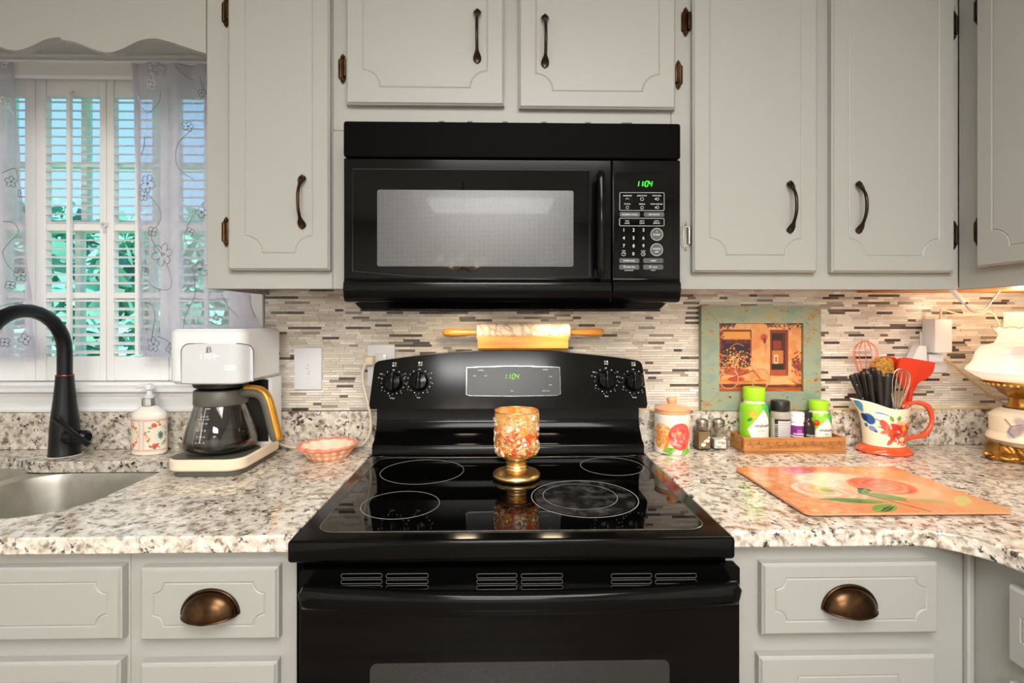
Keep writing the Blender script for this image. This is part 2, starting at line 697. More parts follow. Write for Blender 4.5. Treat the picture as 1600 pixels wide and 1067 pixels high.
def thin_glass(name, tint, gloss):
    """thin pane or vessel wall: lets light through, mirrors a little at grazing angles"""
    m, nt, b = new_mat(name)
    nt.nodes.remove(b)
    out = nt.nodes['Material Output']
    tr = nt.nodes.new('ShaderNodeBsdfTransparent'); tr.inputs[0].default_value = (*tint, 1)
    gl = nt.nodes.new('ShaderNodeBsdfGlossy'); gl.inputs['Roughness'].default_value = .03
    lw = nt.nodes.new('ShaderNodeLayerWeight'); lw.inputs['Blend'].default_value = .25
    mu = nt.nodes.new('ShaderNodeMath'); mu.operation = 'MULTIPLY_ADD'; mu.inputs[1].default_value = .6; mu.inputs[2].default_value = gloss * .3
    nt.links.new(lw.outputs['Fresnel'], mu.inputs[0])
    mx = nt.nodes.new('ShaderNodeMixShader')
    nt.links.new(mu.outputs[0], mx.inputs[0]); nt.links.new(tr.outputs[0], mx.inputs[1]); nt.links.new(gl.outputs[0], mx.inputs[2])
    nt.links.new(mx.outputs[0], out.inputs[0])
    return m


M = {}
M['paint'] = mat('cabinet_paint', rgb(163, 162, 156), 0.42, bump=0.05, bscale=60, spec=0.4)
M['white_trim'] = mat('white_trim', rgb(246, 246, 246), 0.4)
M['wall'] = mat('wall_paint', rgb(222, 220, 214), 0.7)
M['ceiling'] = mat('ceiling_paint', rgb(236, 236, 234), 0.8)
M['grout'] = mat('grout', rgb(206, 198, 186), 0.8)
M['tile'] = attr_mat('mosaic_tile', 0.28, 0.0, 0.16, (45, 45, 520))
M['granite'] = granite()
M['bronze'] = mat('aged_bronze', rgb(74, 54, 36), 0.3, 1.0, vary=0.5, vscale=45)
M['bronze_dark'] = mat('dark_bronze', rgb(62, 52, 44), 0.32, 1.0, vary=0.4, vscale=60)
M['nickel'] = mat('old_nickel', rgb(170, 166, 158), 0.3, 1.0, vary=0.25, vscale=70)
M['black_gloss'] = mat('black_enamel', rgb(6, 6, 6), 0.12, spec=0.2)
M['black_satin'] = mat('black_satin', rgb(6, 6, 6), 0.5, spec=0.03)
M['black_glass'] = mat('black_glass', rgb(4, 4, 4), 0.03, spec=0.24)
M['black_metal'] = mat('faucet_black', rgb(24, 24, 26), 0.3, 0.35)
M['copper_edge'] = mat('copper_edge', rgb(170, 96, 60), 0.3, 1.0)
M['screen'] = dots_mat('microwave_screen', rgb(30, 30, 30), rgb(108, 108, 108), 1900.0, coat=0.05)
M['oven_screen'] = dots_mat('oven_screen', rgb(14, 14, 14), rgb(60, 60, 60), 1700.0, coat=0.1)
M['print_white'] = mat('white_print', rgb(225, 225, 225), 0.5)
M['print_grey'] = mat('grey_key', rgb(72, 72, 72), 0.5)
M['green_led'] = mat('green_digits', rgb(20, 200, 20), 0.5, emit=rgb(40, 255, 30), estr=2.0)
M['green_dim'] = mat('green_digits_dim', rgb(90, 170, 40), 0.5, emit=rgb(140, 220, 60), estr=0.7)
M['white_led'] = mat('white_digits', rgb(255, 255, 255), 0.5, emit=(1, 1, 1), estr=0.5)
M['steel'] = mat('brushed_steel', rgb(206, 202, 194), 0.36, 1.0, vary=0.08, vscale=30)
M['chrome'] = mat('chrome', rgb(205, 205, 205), 0.12, 1.0)
M['white_plastic'] = mat('white_plastic', rgb(232, 233, 236), 0.35)
M['white_gloss'] = mat('white_gloss', rgb(228, 229, 230), 0.2, coat=0.3)
M['cream_plastic'] = mat('cream_plastic', rgb(236, 220, 194), 0.35)
M['olive'] = mat('olive_grey_plastic', rgb(86, 84, 74), 0.4)
M['gold_plastic'] = mat('gold_plastic', rgb(206, 148, 60), 0.3, 0.6)
M['glass'] = thin_glass('clear_glass', (.93, .93, .92), .10)
M['pane'] = thin_glass('window_pane', (.98, .99, .99), .04)
M['coffee'] = mat('coffee', rgb(14, 7, 4), 0.15, spec=0.1)
M['gold'] = mat('gold_metal', rgb(238, 200, 136), 0.32, 1.0, vary=0.15, vscale=60)
M['brass'] = mat('antique_brass', rgb(186, 140, 66), 0.32, 1.0, vary=0.4, vscale=60, bump=0.2, bscale=90)
M['amber_glass'] = mat('amber_glass', rgb(245, 160, 70), 0.1, trans=0.35, ior=1.2, sss=0.0)
M['candle'] = mat('candle_wax', rgb(236, 120, 30), 0.5, sss=0.3)
M['champagne'] = mat('champagne_gold', rgb(252, 228, 176), 0.4, 0.7)
M['pearl'] = mat('white_enamel', rgb(245, 240, 228), 0.25)
M['sheer'] = sheer()
M['thread_grey'] = mat('grey_thread', rgb(112, 106, 110), 0.7)
M['thread_white'] = mat('white_thread', rgb(245, 245, 248), 0.7)
M['marble'] = mat('white_marble', rgb(236, 222, 206), 0.25, vary=0.10, vscale=14)
M['honey_wood'] = wood('honey_wood', rgb(214, 132, 44), rgb(242, 172, 84), (6, 30, 60), 0.35, 0.4)
M['orange_wood'] = wood('orange_wood', rgb(190, 112, 44), rgb(224, 150, 78), (3, 60, 60), 0.5, 0.0)
M['brown_wood'] = wood('brown_wood', rgb(112, 68, 34), rgb(150, 96, 50), (4, 60, 60), 0.5, 0.0)
M['tray_wood'] = wood('tray_wood', rgb(160, 98, 46), rgb(204, 142, 78), (8, 40, 120), 0.45, 0.1)
M['floor_wood'] = wood('floor_wood', rgb(88, 76, 66), rgb(128, 114, 100), (2, 30, 30), 0.35, 0.2)
M['peach'] = mat('peach_lid', rgb(244, 176, 128), 0.3, coat=0.3)
M['coral'] = mat('coral_glaze', rgb(226, 84, 44), 0.18, coat=0.5)
M['silicone'] = mat('red_silicone', rgb(206, 52, 20), 0.4)
M['red_wire'] = mat('orange_wire', rgb(226, 92, 50), 0.4)
M['steel_wire'] = mat('steel_wire', rgb(206, 190, 168), 0.25, 0.9)
M['black_plastic'] = mat('black_plastic', rgb(30, 26, 24), 0.38)
M['green_lid'] = mat('lime_lid', rgb(164, 222, 36), 0.4)
M['print'] = attr_mat('printed', 0.22, 0.3)
M['print_matte'] = attr_mat('printed_matte', 0.55)
M['frame_paint'] = None
M['lens'] = mat('lamp_lens', (1, 1, 1), 0.5, emit=(1.0, 0.96, 0.9), estr=6.0)
M['warm_lens'] = mat('warm_lens', (1, 1, 1), 0.5, emit=(1.0, 0.78, 0.5), estr=8.0)
M['bulb'] = mat('bulb_glow', (1, 1, 1), 0.5, emit=(1.0, 0.86, 0.66), estr=BULB_E)

# ================================================================== the room
XL, XR, YF, ZC = -1.78, 1.62, -5.2, 2.44
COUNTER = 0.914
WIN_X0, WIN_X1, WIN_Z0, WIN_Z1 = -1.70, -0.765, 1.085, 2.05


def struct(name, mb, mt, label, smooth=30, bevel=0.0, cols=None):
    return single(name, mb, mt, label, kind='structure', smooth=smooth, bevel=bevel, cols=cols)


mb = MB(); mb.box(XL - .1, XR + .1, YF - .1, .12, -.05, 0)
struct('floor', mb, M['floor_wood'], 'brown wooden kitchen floor under the cabinets')
mb = MB(); mb.box(XL - .1, XR + .1, YF - .1, .12, ZC, ZC + .05)
struct('ceiling', mb, M['ceiling'], 'flat white kitchen ceiling overhead')
mb = MB(); mb.box(XL - .1, XL, YF, .12, 0, ZC)
struct('wall_left', mb, M['wall'], 'plain pale wall beside the sink counter')
mb = MB(); mb.box(XR, XR + .1, YF, .12, 0, ZC)
struct('wall_right', mb, M['wall'], 'plain pale wall beyond the corner cabinets')
mb = MB(); mb.box(XL, XR, YF - .1, YF, 0, ZC)
struct('wall_front', mb, M['wall'], 'plain pale wall facing the range across the room')
mb = MB()
fy = lambda a, b, w: (a, w, b)
mb.prism([[(XL, 0), (XR, 0), (XR, ZC), (XL, ZC)],
          [(WIN_X0, WIN_Z0), (WIN_X0, WIN_Z1), (WIN_X1, WIN_Z1), (WIN_X1, WIN_Z0)]], fy, 0.0, 0.12)
wall_back = struct('wall_back', mb, M['wall'], 'kitchen wall behind range and sink, tiled with linear mosaic', smooth=0)

# mosaic strips: real pieces with recessed grout, too small to pick apart
TILE_X0, TILE_X1, TILE_Z0, TILE_Z1 = -0.698, XR, 1.022, 1.42
mb = MB(); mb.box(TILE_X0, TILE_X1, -.004, 0, TILE_Z0, TILE_Z1)
part('grout', mb, M['grout'], wall_back)
mb = MB()
rt = random.Random(11)
PITCH, GAP = 0.0075, 0.0006
light_c = [(232, 221, 207), (240, 231, 219), (224, 212, 196), (236, 226, 212), (244, 238, 230), (228, 219, 207), (218, 207, 192), (238, 229, 214)]
mid_c = [(186, 172, 156), (200, 186, 168), (166, 152, 138)]
dark_c = [(82, 71, 64), (104, 91, 81), (70, 60, 54), (122, 106, 93)]
z = TILE_Z0 + .001
row = 0
while z + PITCH - GAP < TILE_Z1:
    x = TILE_X0 - rt.uniform(0, .04)
    prev_dark = False
    while x < TILE_X1:
        L = rt.choice([.0485, .0485, .0485, .024, .0485, .073])
        q = rt.random()
        darkrow = row % 3 != 1
        pd = (.13 if darkrow else .03) + (.20 if prev_dark else 0)
        if q < pd:
            c = rt.choice(dark_c); prev_dark = True; L = rt.choice([.0485, .0485, .024])
        elif q < pd + .07:
            c = rt.choice(mid_c); prev_dark = False
        else:
            c = rt.choice(light_c); prev_dark = False
        k = rt.uniform(.93, 1.05)
        c = tuple(min(255, v * k) for v in c)
        x0, x1 = max(x, TILE_X0), min(x + L - GAP, TILE_X1)
        if x1 - x0 > .002:
            d = -.0075 - rt.uniform(0, .0008)
            a, b = z, z + PITCH - GAP
            mb.add([(x0, d, a), (x1, d, a), (x1, d, b), (x0, d, b), (x0, -.003, a), (x1, -.003, a), (x1, -.003, b), (x0, -.003, b)],
                   [(0, 1, 2, 3), (0, 4, 5, 1), (1, 5, 6, 2), (2, 6, 7, 3), (3, 7, 4, 0)], 0, rgb(*c))
        x += L
    z += PITCH
    row += 1
part('mosaic_tile', mb, M['tile'], wall_back, smooth=0, kind='stuff', fix=False, label='thin beige and dark brown mosaic strips')

# thin yellowish caulk strip over the granite upstand beside the range
M['caulk'] = mat('caulk', rgb(226, 196, 132), 0.6)
mb = MB(); mb.box(.41, XR, -.012, 0, 1.0205, 1.0245)
struct('trim_1', mb, M['caulk'], 'thin yellow caulk line between tiles and granite upstand')

# ------------------------------------------------------------------ outdoors
M['leaf_dark'] = mat('leaf_dark', rgb(120, 190, 168), 0.6, vary=0.5, vscale=2.0)
M['leaf_light'] = mat('leaf_light', rgb(186, 234, 204), 0.6, vary=0.4, vscale=2.0)
M['lawn'] = mat('lawn', rgb(130, 210, 120), 0.9, vary=0.2, vscale=1.0)
mb = MB(); mb.box(-30, 20, .14, 40, -.4, -.3)
tag(struct('ground', mb, M['lawn'], 'green lawn outside beyond the window'), kind='structure')


def leaves(mb, n, x0, x1, y0, y1, zt, s, rr):
    for i in range(n):
        x = rr.uniform(x0, x1); y = rr.uniform(y0, y1)
        zz = -.3 + (zt(x) + .3) * rr.random() ** .7
        c = Vector((x, y, zz))
        a = Vector((rr.uniform(-1, 1), rr.uniform(-1, 1), rr.uniform(-1, 1))).normalized() * s * rr.uniform(.6, 1.3)
        b = a.cross(Vector((rr.uniform(-1, 1), rr.uniform(-1, 1), rr.uniform(-1, 1)))).normalized() * s * rr.uniform(.3, .7)
        mb.add([c - a, c + b, c + a, c - b], [(0, 1, 2, 3)])


rr = random.Random(3)
mb = MB(); leaves(mb, 9000, -10, -1.2, 4.0, 6.5, lambda x: 2.55 + .35 * math.sin(x * 1.7) + .2 * math.sin(x * 4.1), .16, rr)
single('tree_foliage', mb, M['leaf_dark'], 'bluish green tree leaves seen through the window shutters', 'trees', kind='stuff', smooth=0, fix=False)
mb = MB(); leaves(mb, 5000, -8, -1.0, 2.6, 3.6, lambda x: .95 + .25 * math.sin(x * 2.3), .09, rr)
single('shrub_foliage', mb, M['leaf_light'], 'pale green low shrubs outside under the trees', 'shrubs', kind='stuff', smooth=0, fix=False)

# ------------------------------------------------------------------ window
win = bpy.data.objects.new('window_1', None); COL.objects.link(win)
win.location = ((WIN_X0 + WIN_X1) / 2, 0, WIN_Z0)
tag(win, 'white window over the sink with muntins and moulded sill', kind='structure')
mb = MB()
t = .02
mb.box(WIN_X0, WIN_X0 + t, 0, .12, WIN_Z0, WIN_Z1); mb.box(WIN_X1 - t, WIN_X1, 0, .12, WIN_Z0, WIN_Z1)
mb.box(WIN_X0 + t, WIN_X1 - t, 0, .12, WIN_Z1 - t, WIN_Z1); mb.box(WIN_X0 + t, WIN_X1 - t, 0, .12, WIN_Z0, WIN_Z0 + t)
part('window_frame', mb, M['white_trim'], win, bevel=.001)
WY = .095
ZM = Z(357, WY)
for (za, zb) in ((WIN_Z0 + t, ZM + .012), (ZM - .012, WIN_Z1 - t)):
    mb = MB(); a, b = WIN_X0 + t, WIN_X1 - t
    mb.box(a, a + .035, WY - .015, WY + .015, za, zb); mb.box(b - .035, b, WY - .015, WY + .015, za, zb)
    mb.box(a + .035, b - .035, WY - .015, WY + .015, za, za + .03); mb.box(a + .035, b - .035, WY - .015, WY + .015, zb - .03, zb)
    s = part('sash', mb, M['white_trim'], win)
for px, z0, z1 in ((136, ZM, WIN_Z1 - .03), (126, WIN_Z0 + .03, ZM), (246, ZM, WIN_Z1 - .03), (240, WIN_Z0 + .03, ZM), (20, ZM, WIN_Z1 - .03), (12, WIN_Z0 + .03, ZM)):
    mb = MB(); x = X(px, WY); mb.box(x - .008, x + .008, WY - .012, WY + .012, z0, z1)
    part('muntin', mb, M['white_trim'], win)
for py in (263, 462):
    mb = MB(); zz = Z(py, WY); mb.box(WIN_X0 + .05, WIN_X1 - .05, WY - .0121, WY + .0121, zz - .008, zz + .008)
    part('muntin', mb, M['white_trim'], win)
for z0, z1 in ((WIN_Z0 + .05, ZM - .018), (ZM + .018, WIN_Z1 - .05)):
    mb = MB(); mb.box(WIN_X0 + .05, WIN_X1 - .05, WY - .002, WY + .002, z0, z1)
    part('pane', mb, M['pane'], win)
# stool, apron, casings
mb = MB()
prof = [(.0, 1.098), (-.034, 1.098), (-.042, 1.094), (-.042, 1.084), (-.034, 1.079), (-.024, 1.077), (-.024, 1.070), (0, 1.070)]
mb.prism([(y, zz) for y, zz in prof], lambda a, b, w: (w, a, b), XL, -.70)
part('sill', mb, M['white_trim'], win, smooth=40)
mb = MB()
prof = [(0, 1.070), (-.018, 1.070), (-.018, 1.058), (-.014, 1.052), (-.014, 1.034), (-.018, 1.030), (-.018, 1.0225), (0, 1.0225)]
mb.prism(prof, lambda a, b, w: (w, a, b), XL, -.70)
part('apron', mb, M['white_trim'], win, smooth=40)
mb = MB(); mb.box(WIN_X1 - .004, -.702, -.016, 0, 1.098, 2.0)
part('casing', mb, M['white_trim'], win, bevel=.002)
mb = MB(); mb.box(XL, WIN_X0 + .004, -.016, 0, 1.098, 2.0)
part('casing', mb, M['white_trim'], win, bevel=.002)
mb = MB()
prof = [(0, 2.0), (-.022, 2.0), (-.022, 2.008), (-.03, 2.045), (-.036, 2.05), (-.036, 2.056), (-.022, 2.06), (-.022, 2.12), (0, 2.12)]
mb.prism(prof, lambda a, b, w: (w, a, b), XL, -.702)
part('head_casing', mb, M['white_trim'], win, smooth=35)

# ------------------------------------------------------------------ plantation shutters
SY = .032                         # front of the panels sits in the reveal
slat_mb = None


def shutter(px0, px1, lw, rw, label, rod_px):
    x0, x1 = X(px0, SY) + .0008, X(px1, SY) - .0008
    x0 = max(x0, WIN_X0 + .022); x1 = min(x1, WIN_X1 - .022)
    z0, z1 = WIN_Z0 + .022, WIN_Z1 - .022
    za, zb = Z(556, SY), Z(157, SY)
    th = .022
    r = thing('window_shutter', ((x0 + x1) / 2, SY + th / 2, z0), label, 'shutter', 'white louvered shutters in the window')
    for a, b in ((x0, x0 + lw), (x1 - rw, x1)):
        mb = MB(); mb.box(a, b, SY, SY + th, z0, z1); part('stile', mb, M['white_trim'], r, bevel=.0015)
    for a, b in ((z0, za), (zb, z1)):
        mb = MB(); mb.box(x0 + lw, x1 - rw, SY + .003, SY + th - .003, a, b); part('rail', mb, M['white_trim'], r, bevel=.0015)
    for py in (357, 462):
        zz = Z(py, SY); h = .011 if py == 357 else .009
        mb = MB(); mb.box(x0 + lw, x1 - rw, SY + .002, SY + th - .002, zz - h, zz + h); part('rail', mb, M['white_trim'], r, bevel=.0015)
    sm = MB(); w = (x1 - x0 - lw - rw) / 2 - .0008
    pts = [(-.014, 0), (-.012, .0016), (0, .0026), (.012, .0016), (.014, 0), (.012, -.0016), (0, -.0026), (-.012, -.0016)]
    ca, sa = math.cos(math.radians(16)), math.sin(math.radians(16))
    pts = [(p * ca - q * sa, p * sa + q * ca) for p, q in pts]
    sm.prism(pts, lambda a, b, wv: (wv, a, b), -w, w)
    me = sm.mesh('slat', M['white_trim'], smooth=40)
    n = 30; pitch = (zb - za) / n
    cxs = (x0 + lw + x1 - rw) / 2
    for i in range(n):
        zz = za + pitch * (i + .5)
        if abs(zz - Z(357, SY)) < .014 or abs(zz - Z(462, SY)) < .012: continue
        inst('slat', me, (cxs - r.location.x, 0, zz - r.location.z), r)
    xr = X(rod_px, SY - .012)
    mb = MB(); mb.box(xr - .0055, xr + .0055, SY - .014, SY - .003, za + .005, zb + .002)
    mb.tube([(xr, SY - .006, zb + .002), (xr, SY - .008, zb + .010), (xr + .006, SY - .006, zb + .014), (xr + .008, SY + .002, zb + .012)], .003, 6)
    part('tilt_rod', mb, M['white_trim'], r, bevel=.001)
    return r, x0, x1


shutter(-52, 55, .026, .030, 'white louvered shutter partly behind the left sheer curtain', 2)
shB, _, xb = shutter(55, 166, .030, .019, 'white louvered shutter left of the latch hook, fully uncovered by curtains', 107)
shutter(166, 264, .021, .026, 'white louvered shutter right of the latch hook, half behind curtain', 214)
shutter(264, 371, .029, .026, 'white louvered shutter wholly behind the sheer curtain by the cabinet', 322)
mb = MB()
p = at(163, 351, SY)
mb.box(p.x - .008, p.x + .014, SY - .004, SY - .0002, p.z - .006, p.z + .006)
mb.tube([(p.x - .004, SY - .008, p.z), (p.x + .006, SY - .012, p.z + .004), (p.x + .010, SY - .008, p.z - .004), (p.x + .002, SY - .008, p.z - .012), (p.x + .002, SY - .006, p.z - .022)], .0028, 7)
mb.box(p.x - .003, p.x + .005, SY - .004, SY - .0002, p.z - .026, p.z - .016)
part('latch_hook', mb, M['white_plastic'], shB)

# ------------------------------------------------------------------ sheer curtains
CUR_Y = -.037


def right_surf(u, v):
    """u across 0..1 (left to right), v up 0..1"""
    zb_, zt_ = 1.183, 2.03
    zz = zb_ + (zt_ - zb_) * v
    xl = X(218, CUR_Y) + (X(207, CUR_Y) - X(218, CUR_Y)) * v
    k = max(0.0, min(1.0, (1.345 - zz) / .12))
    xr_ = -.722 + .045 * k * k * (3 - 2 * k) * (1.0 if zz < 1.36 else 0)
    x = xl + (xr_ - xl) * u
    y = CUR_Y + .006 * math.sin(u * 31 + .6 * math.sin(v * 5)) * (0.35 + .65 * v) + .008 * math.sin(u * 9.5 + 1.2 + v * 1.4) * (1 - .4 * v) + .002 * math.sin(v * 23 + u * 11)
    if u < .05: y += .002 * math.sin(u * 200)
    return x, y, zz


def left_surf(u, v):
    zb_, zt_ = Z(557, CUR_Y), 2.03
    zz = zb_ + (zt_ - zb_) * v
    xr_ = X(51, CUR_Y) + (X(19, CUR_Y) - X(51, CUR_Y)) * (v ** .9)
    xl = XL + .02
    x = xl + (xr_ - xl) * u
    y = CUR_Y + .006 * math.sin(u * 21 + .5 * math.sin(v * 4)) + .008 * math.sin(u * 8 + v * 2) + .003 * math.sin(v * 25 + u * 9)
    return x, y, zz


def on_curtain(px, py, left):
    """photo point -> nearest point of the curtain's surface"""
    p = at(px, py, CUR_Y)
    lo_v = (p.z - (1.183 if not left else Z(557, CUR_Y))) / (2.03 - 1.183)
    f = left_surf if left else right_surf
    v = max(.003, min(.997, lo_v))
    a, b = f(0, v)[0], f(1, v)[0]
    u = max(.004, min(.996, (p.x - a) / (b - a)))
    x, y, zz = f(u, v)
    return Vector((x, y - .0012, zz))


def petals(px, py, r, n, left, rot=0.0):
    out = []
    for i in range(n * 14 + 1):
        a = rot + 2 * math.pi * i / (n * 14)
        k = .45 + .55 * abs(math.sin(n * (a - rot) / 2)) ** .6
        out.append((px + r * k * math.cos(a), py + r * k * math.sin(a)))
    ctr = [(px + r * .22 * t / 16 * math.cos(t * .8), py + r * .22 * t / 16 * math.sin(t * .8)) for t in range(17)]
    return [out, ctr]


def smooth_line(pts, n=8):
    out = []
    P = [Vector((a, b, 0)) for a, b in pts]
    for i in range(len(P) - 1):
        p0, p1, p2, p3 = P[max(i - 1, 0)], P[i], P[i + 1], P[min(i + 2, len(P) - 1)]
        for k in range(n):
            t = k / n
            q = .5 * ((2 * p1) + (p2 - p0) * t + (2 * p0 - 5 * p1 + 4 * p2 - p3) * t * t + (3 * p1 - p0 - 3 * p2 + p3) * t ** 3)
            out.append((q.x, q.y))
    out.append((P[-1].x, P[-1].y))
    return out


def curtain(fn, label, left, lines_grey, lines_white):
    zb_ = fn(0, 0)[2]
    c0 = fn(.5, 0)
    r = thing('sheer_curtain', (c0[0], CUR_Y, zb_), label, 'curtain', 'sheer curtains at the sink window')
    mb = MB(); mb.grid(fn, 110, 70)
    part('fabric', mb, M['sheer'], r, smooth=180, fix=False)
    mb = MB()
    mb.grid(lambda u, v: (fn(u, v * .085)[0], fn(u, v * .085)[1] + .0015, fn(u, v * .085)[2]), 80, 4)
    part('hem', mb, M['sheer'], r, smooth=180, fix=False)
    mb = MB()
    e = 1.0 if left else 0.0
    d = -1 if left else 1
    mb.grid(lambda u, v: (fn(e + d * u * .035, v)[0], fn(e + d * u * .035, v)[1] - .0015, fn(e + d * u * .035, v)[2]), 4, 60)
    part('side_hem', mb, M['sheer'], r, smooth=180, fix=False)
    mb = MB()
    for L in lines_grey:
        mb.tube([on_curtain(a, b, left) for a, b in L], .00072, 4)
    part('embroidery', mb, M['thread_grey'], r, kind='stuff', label='grey stitched flowers and vines', fix=False)
    if lines_white:
        mb = MB()
        for L in lines_white:
            mb.tube([on_curtain(a, b, left) for a, b in L], .0013, 4)
        part('embroidery', mb, M['thread_white'], r, kind='stuff', label='white stitched flowers and vines', fix=False)
    return r


gl, wl = [], []
for (a, b, r_, n_, ro) in ((256, 398, 18, 6, .3), (240, 362, 8, 4, .2), (230, 287, 15, 5, .9), (290, 86, 11, 4, 1.2), (293, 197, 8, 5, .5), (223, 424, 8, 4, .3),
                           (315, 332, 9, 4, .8), (312, 421, 12, 5, .2), (237, 538, 12, 5, .4), (222, 305, 9, 4, .1), (268, 545, 9, 4, .6), (338, 500, 9, 4, .3), (296, 362, 7, 4, .5), (315, 145, 7, 3, .5)):
    gl += petals(a, b, r_, n_, False, ro)
for L in ([(226, 300), (243, 315), (252, 335), (248, 352), (240, 362), (240, 376), (253, 396)], [(262, 412), (272, 435), (269, 450), (255, 453), (238, 447), (226, 434)],
          [(275, 105), (287, 116), (300, 123)], [(296, 203), (281, 224), (277, 247), (284, 268), (301, 279)], [(222, 472), (238, 477), (243, 496), (236, 522), (232, 536)],
          [(302, 336), (291, 356), (289, 376), (299, 388)], [(313, 120), (318, 140), (328, 152)], [(219, 240), (224, 228), (225, 214)], [(304, 432), (306, 460), (292, 490), (290, 515)],
          [(345, 460), (357, 480), (372, 496)], [(398, 462), (408, 475), (418, 496)], [(245, 525), (262, 532), (272, 545)], [(253, 145), (251, 160), (243, 172), (236, 178)]):
    gl.append(smooth_line(L))
for (a, b, r_, n_, ro) in ((246, 112, 10, 4, .4), (240, 135, 8, 4, .2), (211, 84, 7, 3, 0)):
    wl += petals(a, b, r_, n_, False, ro)
for L in ([(247, 72), (236, 92), (240, 112), (246, 134)], [(214, 150), (218, 165), (230, 178)]):
    wl.append(smooth_line(L))
curtain(right_surf, 'sheer pale grey curtain with stitched flowers beside the wall cabinet', False, gl, wl)
gl, wl = [], []
for (a, b, r_, n_, ro) in ((26, 430, 10, 5, .3), (12, 445, 7, 4, .2), (14, 283, 9, 5, .4), (8, 535, 8, 4, .1), (34, 530, 9, 4, .6), (30, 302, 7, 4, .2)):
    gl += petals(a, b, r_, n_, True, ro)
for L in ([(2, 345), (16, 348), (22, 362), (12, 378), (4, 395), (10, 415), (22, 428)], [(0, 480), (20, 474), (38, 478)], [(4, 520), (10, 500), (26, 482)], [(2, 270), (20, 262), (27, 285)]):
    gl.append(smooth_line(L))
for (a, b, r_, n_, ro) in ((3, 96, 8, 4, .4), (8, 160, 9, 4, .2)):
    wl += petals(a, b, r_, n_, True, ro)
wl.append(smooth_line([(3, 150), (12, 165), (22, 180)]))
curtain(left_surf, 'sheer pale grey curtain with stitched flowers behind the faucet', True, gl, wl)
mb = MB(); mb.tube([(XL + .001, CUR_Y, 2.036), (-.704, CUR_Y, 2.036)], .005, 10)
single('curtain_rod', mb, M['white_plastic'], 'thin white tension rod carrying the sheer curtains', 'curtain rod')

# ------------------------------------------------------------------ scalloped valance
VY = -.305
sc = [(326, 84), (310, 80), (292, 74), (264, 65), (242, 60), (219, 63), (191, 76), (169, 82), (146, 77), (118, 66), (93, 62), (70, 67), (42, 79), (17, 83), (0, 80)]
pts = []
for a, b in smooth_line(sc, 6):
    q = at(a, b, VY); pts.append((q.x, q.z))
crest = [max(range(len(pts)), key=lambda i: pts[i][1] - 9 * (abs(pts[i][0] - at(c_, 61, VY).x) > .03)) for c_ in (242, 93)]
per = pts[crest[0]:crest[1] + 1]                        # one whole scallop
dz_ = (per[-1][1] - per[0][1]) / (len(per) - 1)
per = [(x, z - dz_ * i) for i, (x, z) in enumerate(per)]
wper = per[0][0] - per[-1][0]
pts = pts[:crest[1]]
base_ = per[0][1]
for k in range(1, 6):
    for x, z in per[:-1]:
        if x - k * wper > XL + .004: pts.append((x - k * wper, z))
pts.append((XL + .001, pts[-1][1]))
mb = MB()
mb.prism([(XL + .001, 2.26), (-.7005, 2.26)] + [(-.7005, pts[0][1])] + pts[1:], lambda a, b, w: (a, w, b), VY, VY + .019)
single('window_valance', mb, M['paint'], 'scalloped wooden valance board over the sink window', 'valance', smooth=25, bevel=.0015)

# ================================================================== cabinets
UF = -.305                 # face of the wall cabinets
UZ0, UZ1 = 1.364, 2.26
BF = -.61                  # face of the base cabinets
BZ0, BZ1 = .105, .8835


def panel_front(mb, w, h, fn, th=.019, ins=(.04, .04), r=.04, lip=.0045):
    """overlay door or drawer front with a routed line and scooped corners; fn(a, b, depth)"""
    o = [(0, 0), (w, 0), (w, h), (0, h)]
    i_ = [(lip, lip), (w - lip, lip), (w - lip, h - lip), (lip, h - lip)]
    def ringfaces(A, B, wa, wb):
        n = len(A)
        vs_ = [fn(a, b, wa) for a, b in A] + [fn(a, b, wb) for a, b in B]
        mb.add(vs_, [(k, (k + 1) % n, n + (k + 1) % n, n + k) for k in range(n)])
    ringfaces(o, o, 0, th - .005)
    i0 = [(lip * .45, lip * .45), (w - lip * .45, lip * .45), (w - lip * .45, h - lip * .45), (lip * .45, h - lip * .45)]
    ringfaces(o, i0, th - .005, th - .0035)
    ringfaces(i0, i_, th - .0035, th)
    ix, iz = ins
    def ring(dl, R):
        out = []
        n = 7
        for (cx, cz, s1, s2) in ((ix, iz, 1, 1), (w - ix, iz, -1, 1), (w - ix, h - iz, -1, -1), (ix, h - iz, 1, -1)):
            arc = []
            for k in range(n + 1):
                a = math.pi / 2 * k / n
                arc.append((cx + s1 * R * math.sin(a), cz + s2 * R * math.cos(a)))
            arc[0] = (cx - s1 * dl, cz + s2 * R); arc[-1] = (cx + s1 * R, cz - s2 * dl)
            # start on the vertical line for corners walked counter-clockwise
            if s1 * s2 < 0: arc.reverse()
            out += arc
        return out
    g = .0022
    A, B, C_ = ring(g, r - g), ring(0, r), ring(-g, r + g)
    mb.fill([i_, A], lambda a, b: fn(a, b, th))
    ringfaces(A, B, th, th - .0017)
    ringfaces(B, C_, th - .0017, th)
    mb.fill([C_], lambda a, b: fn(a, b, th))
    mb.fill([o], lambda a, b: fn(a, b, 0))


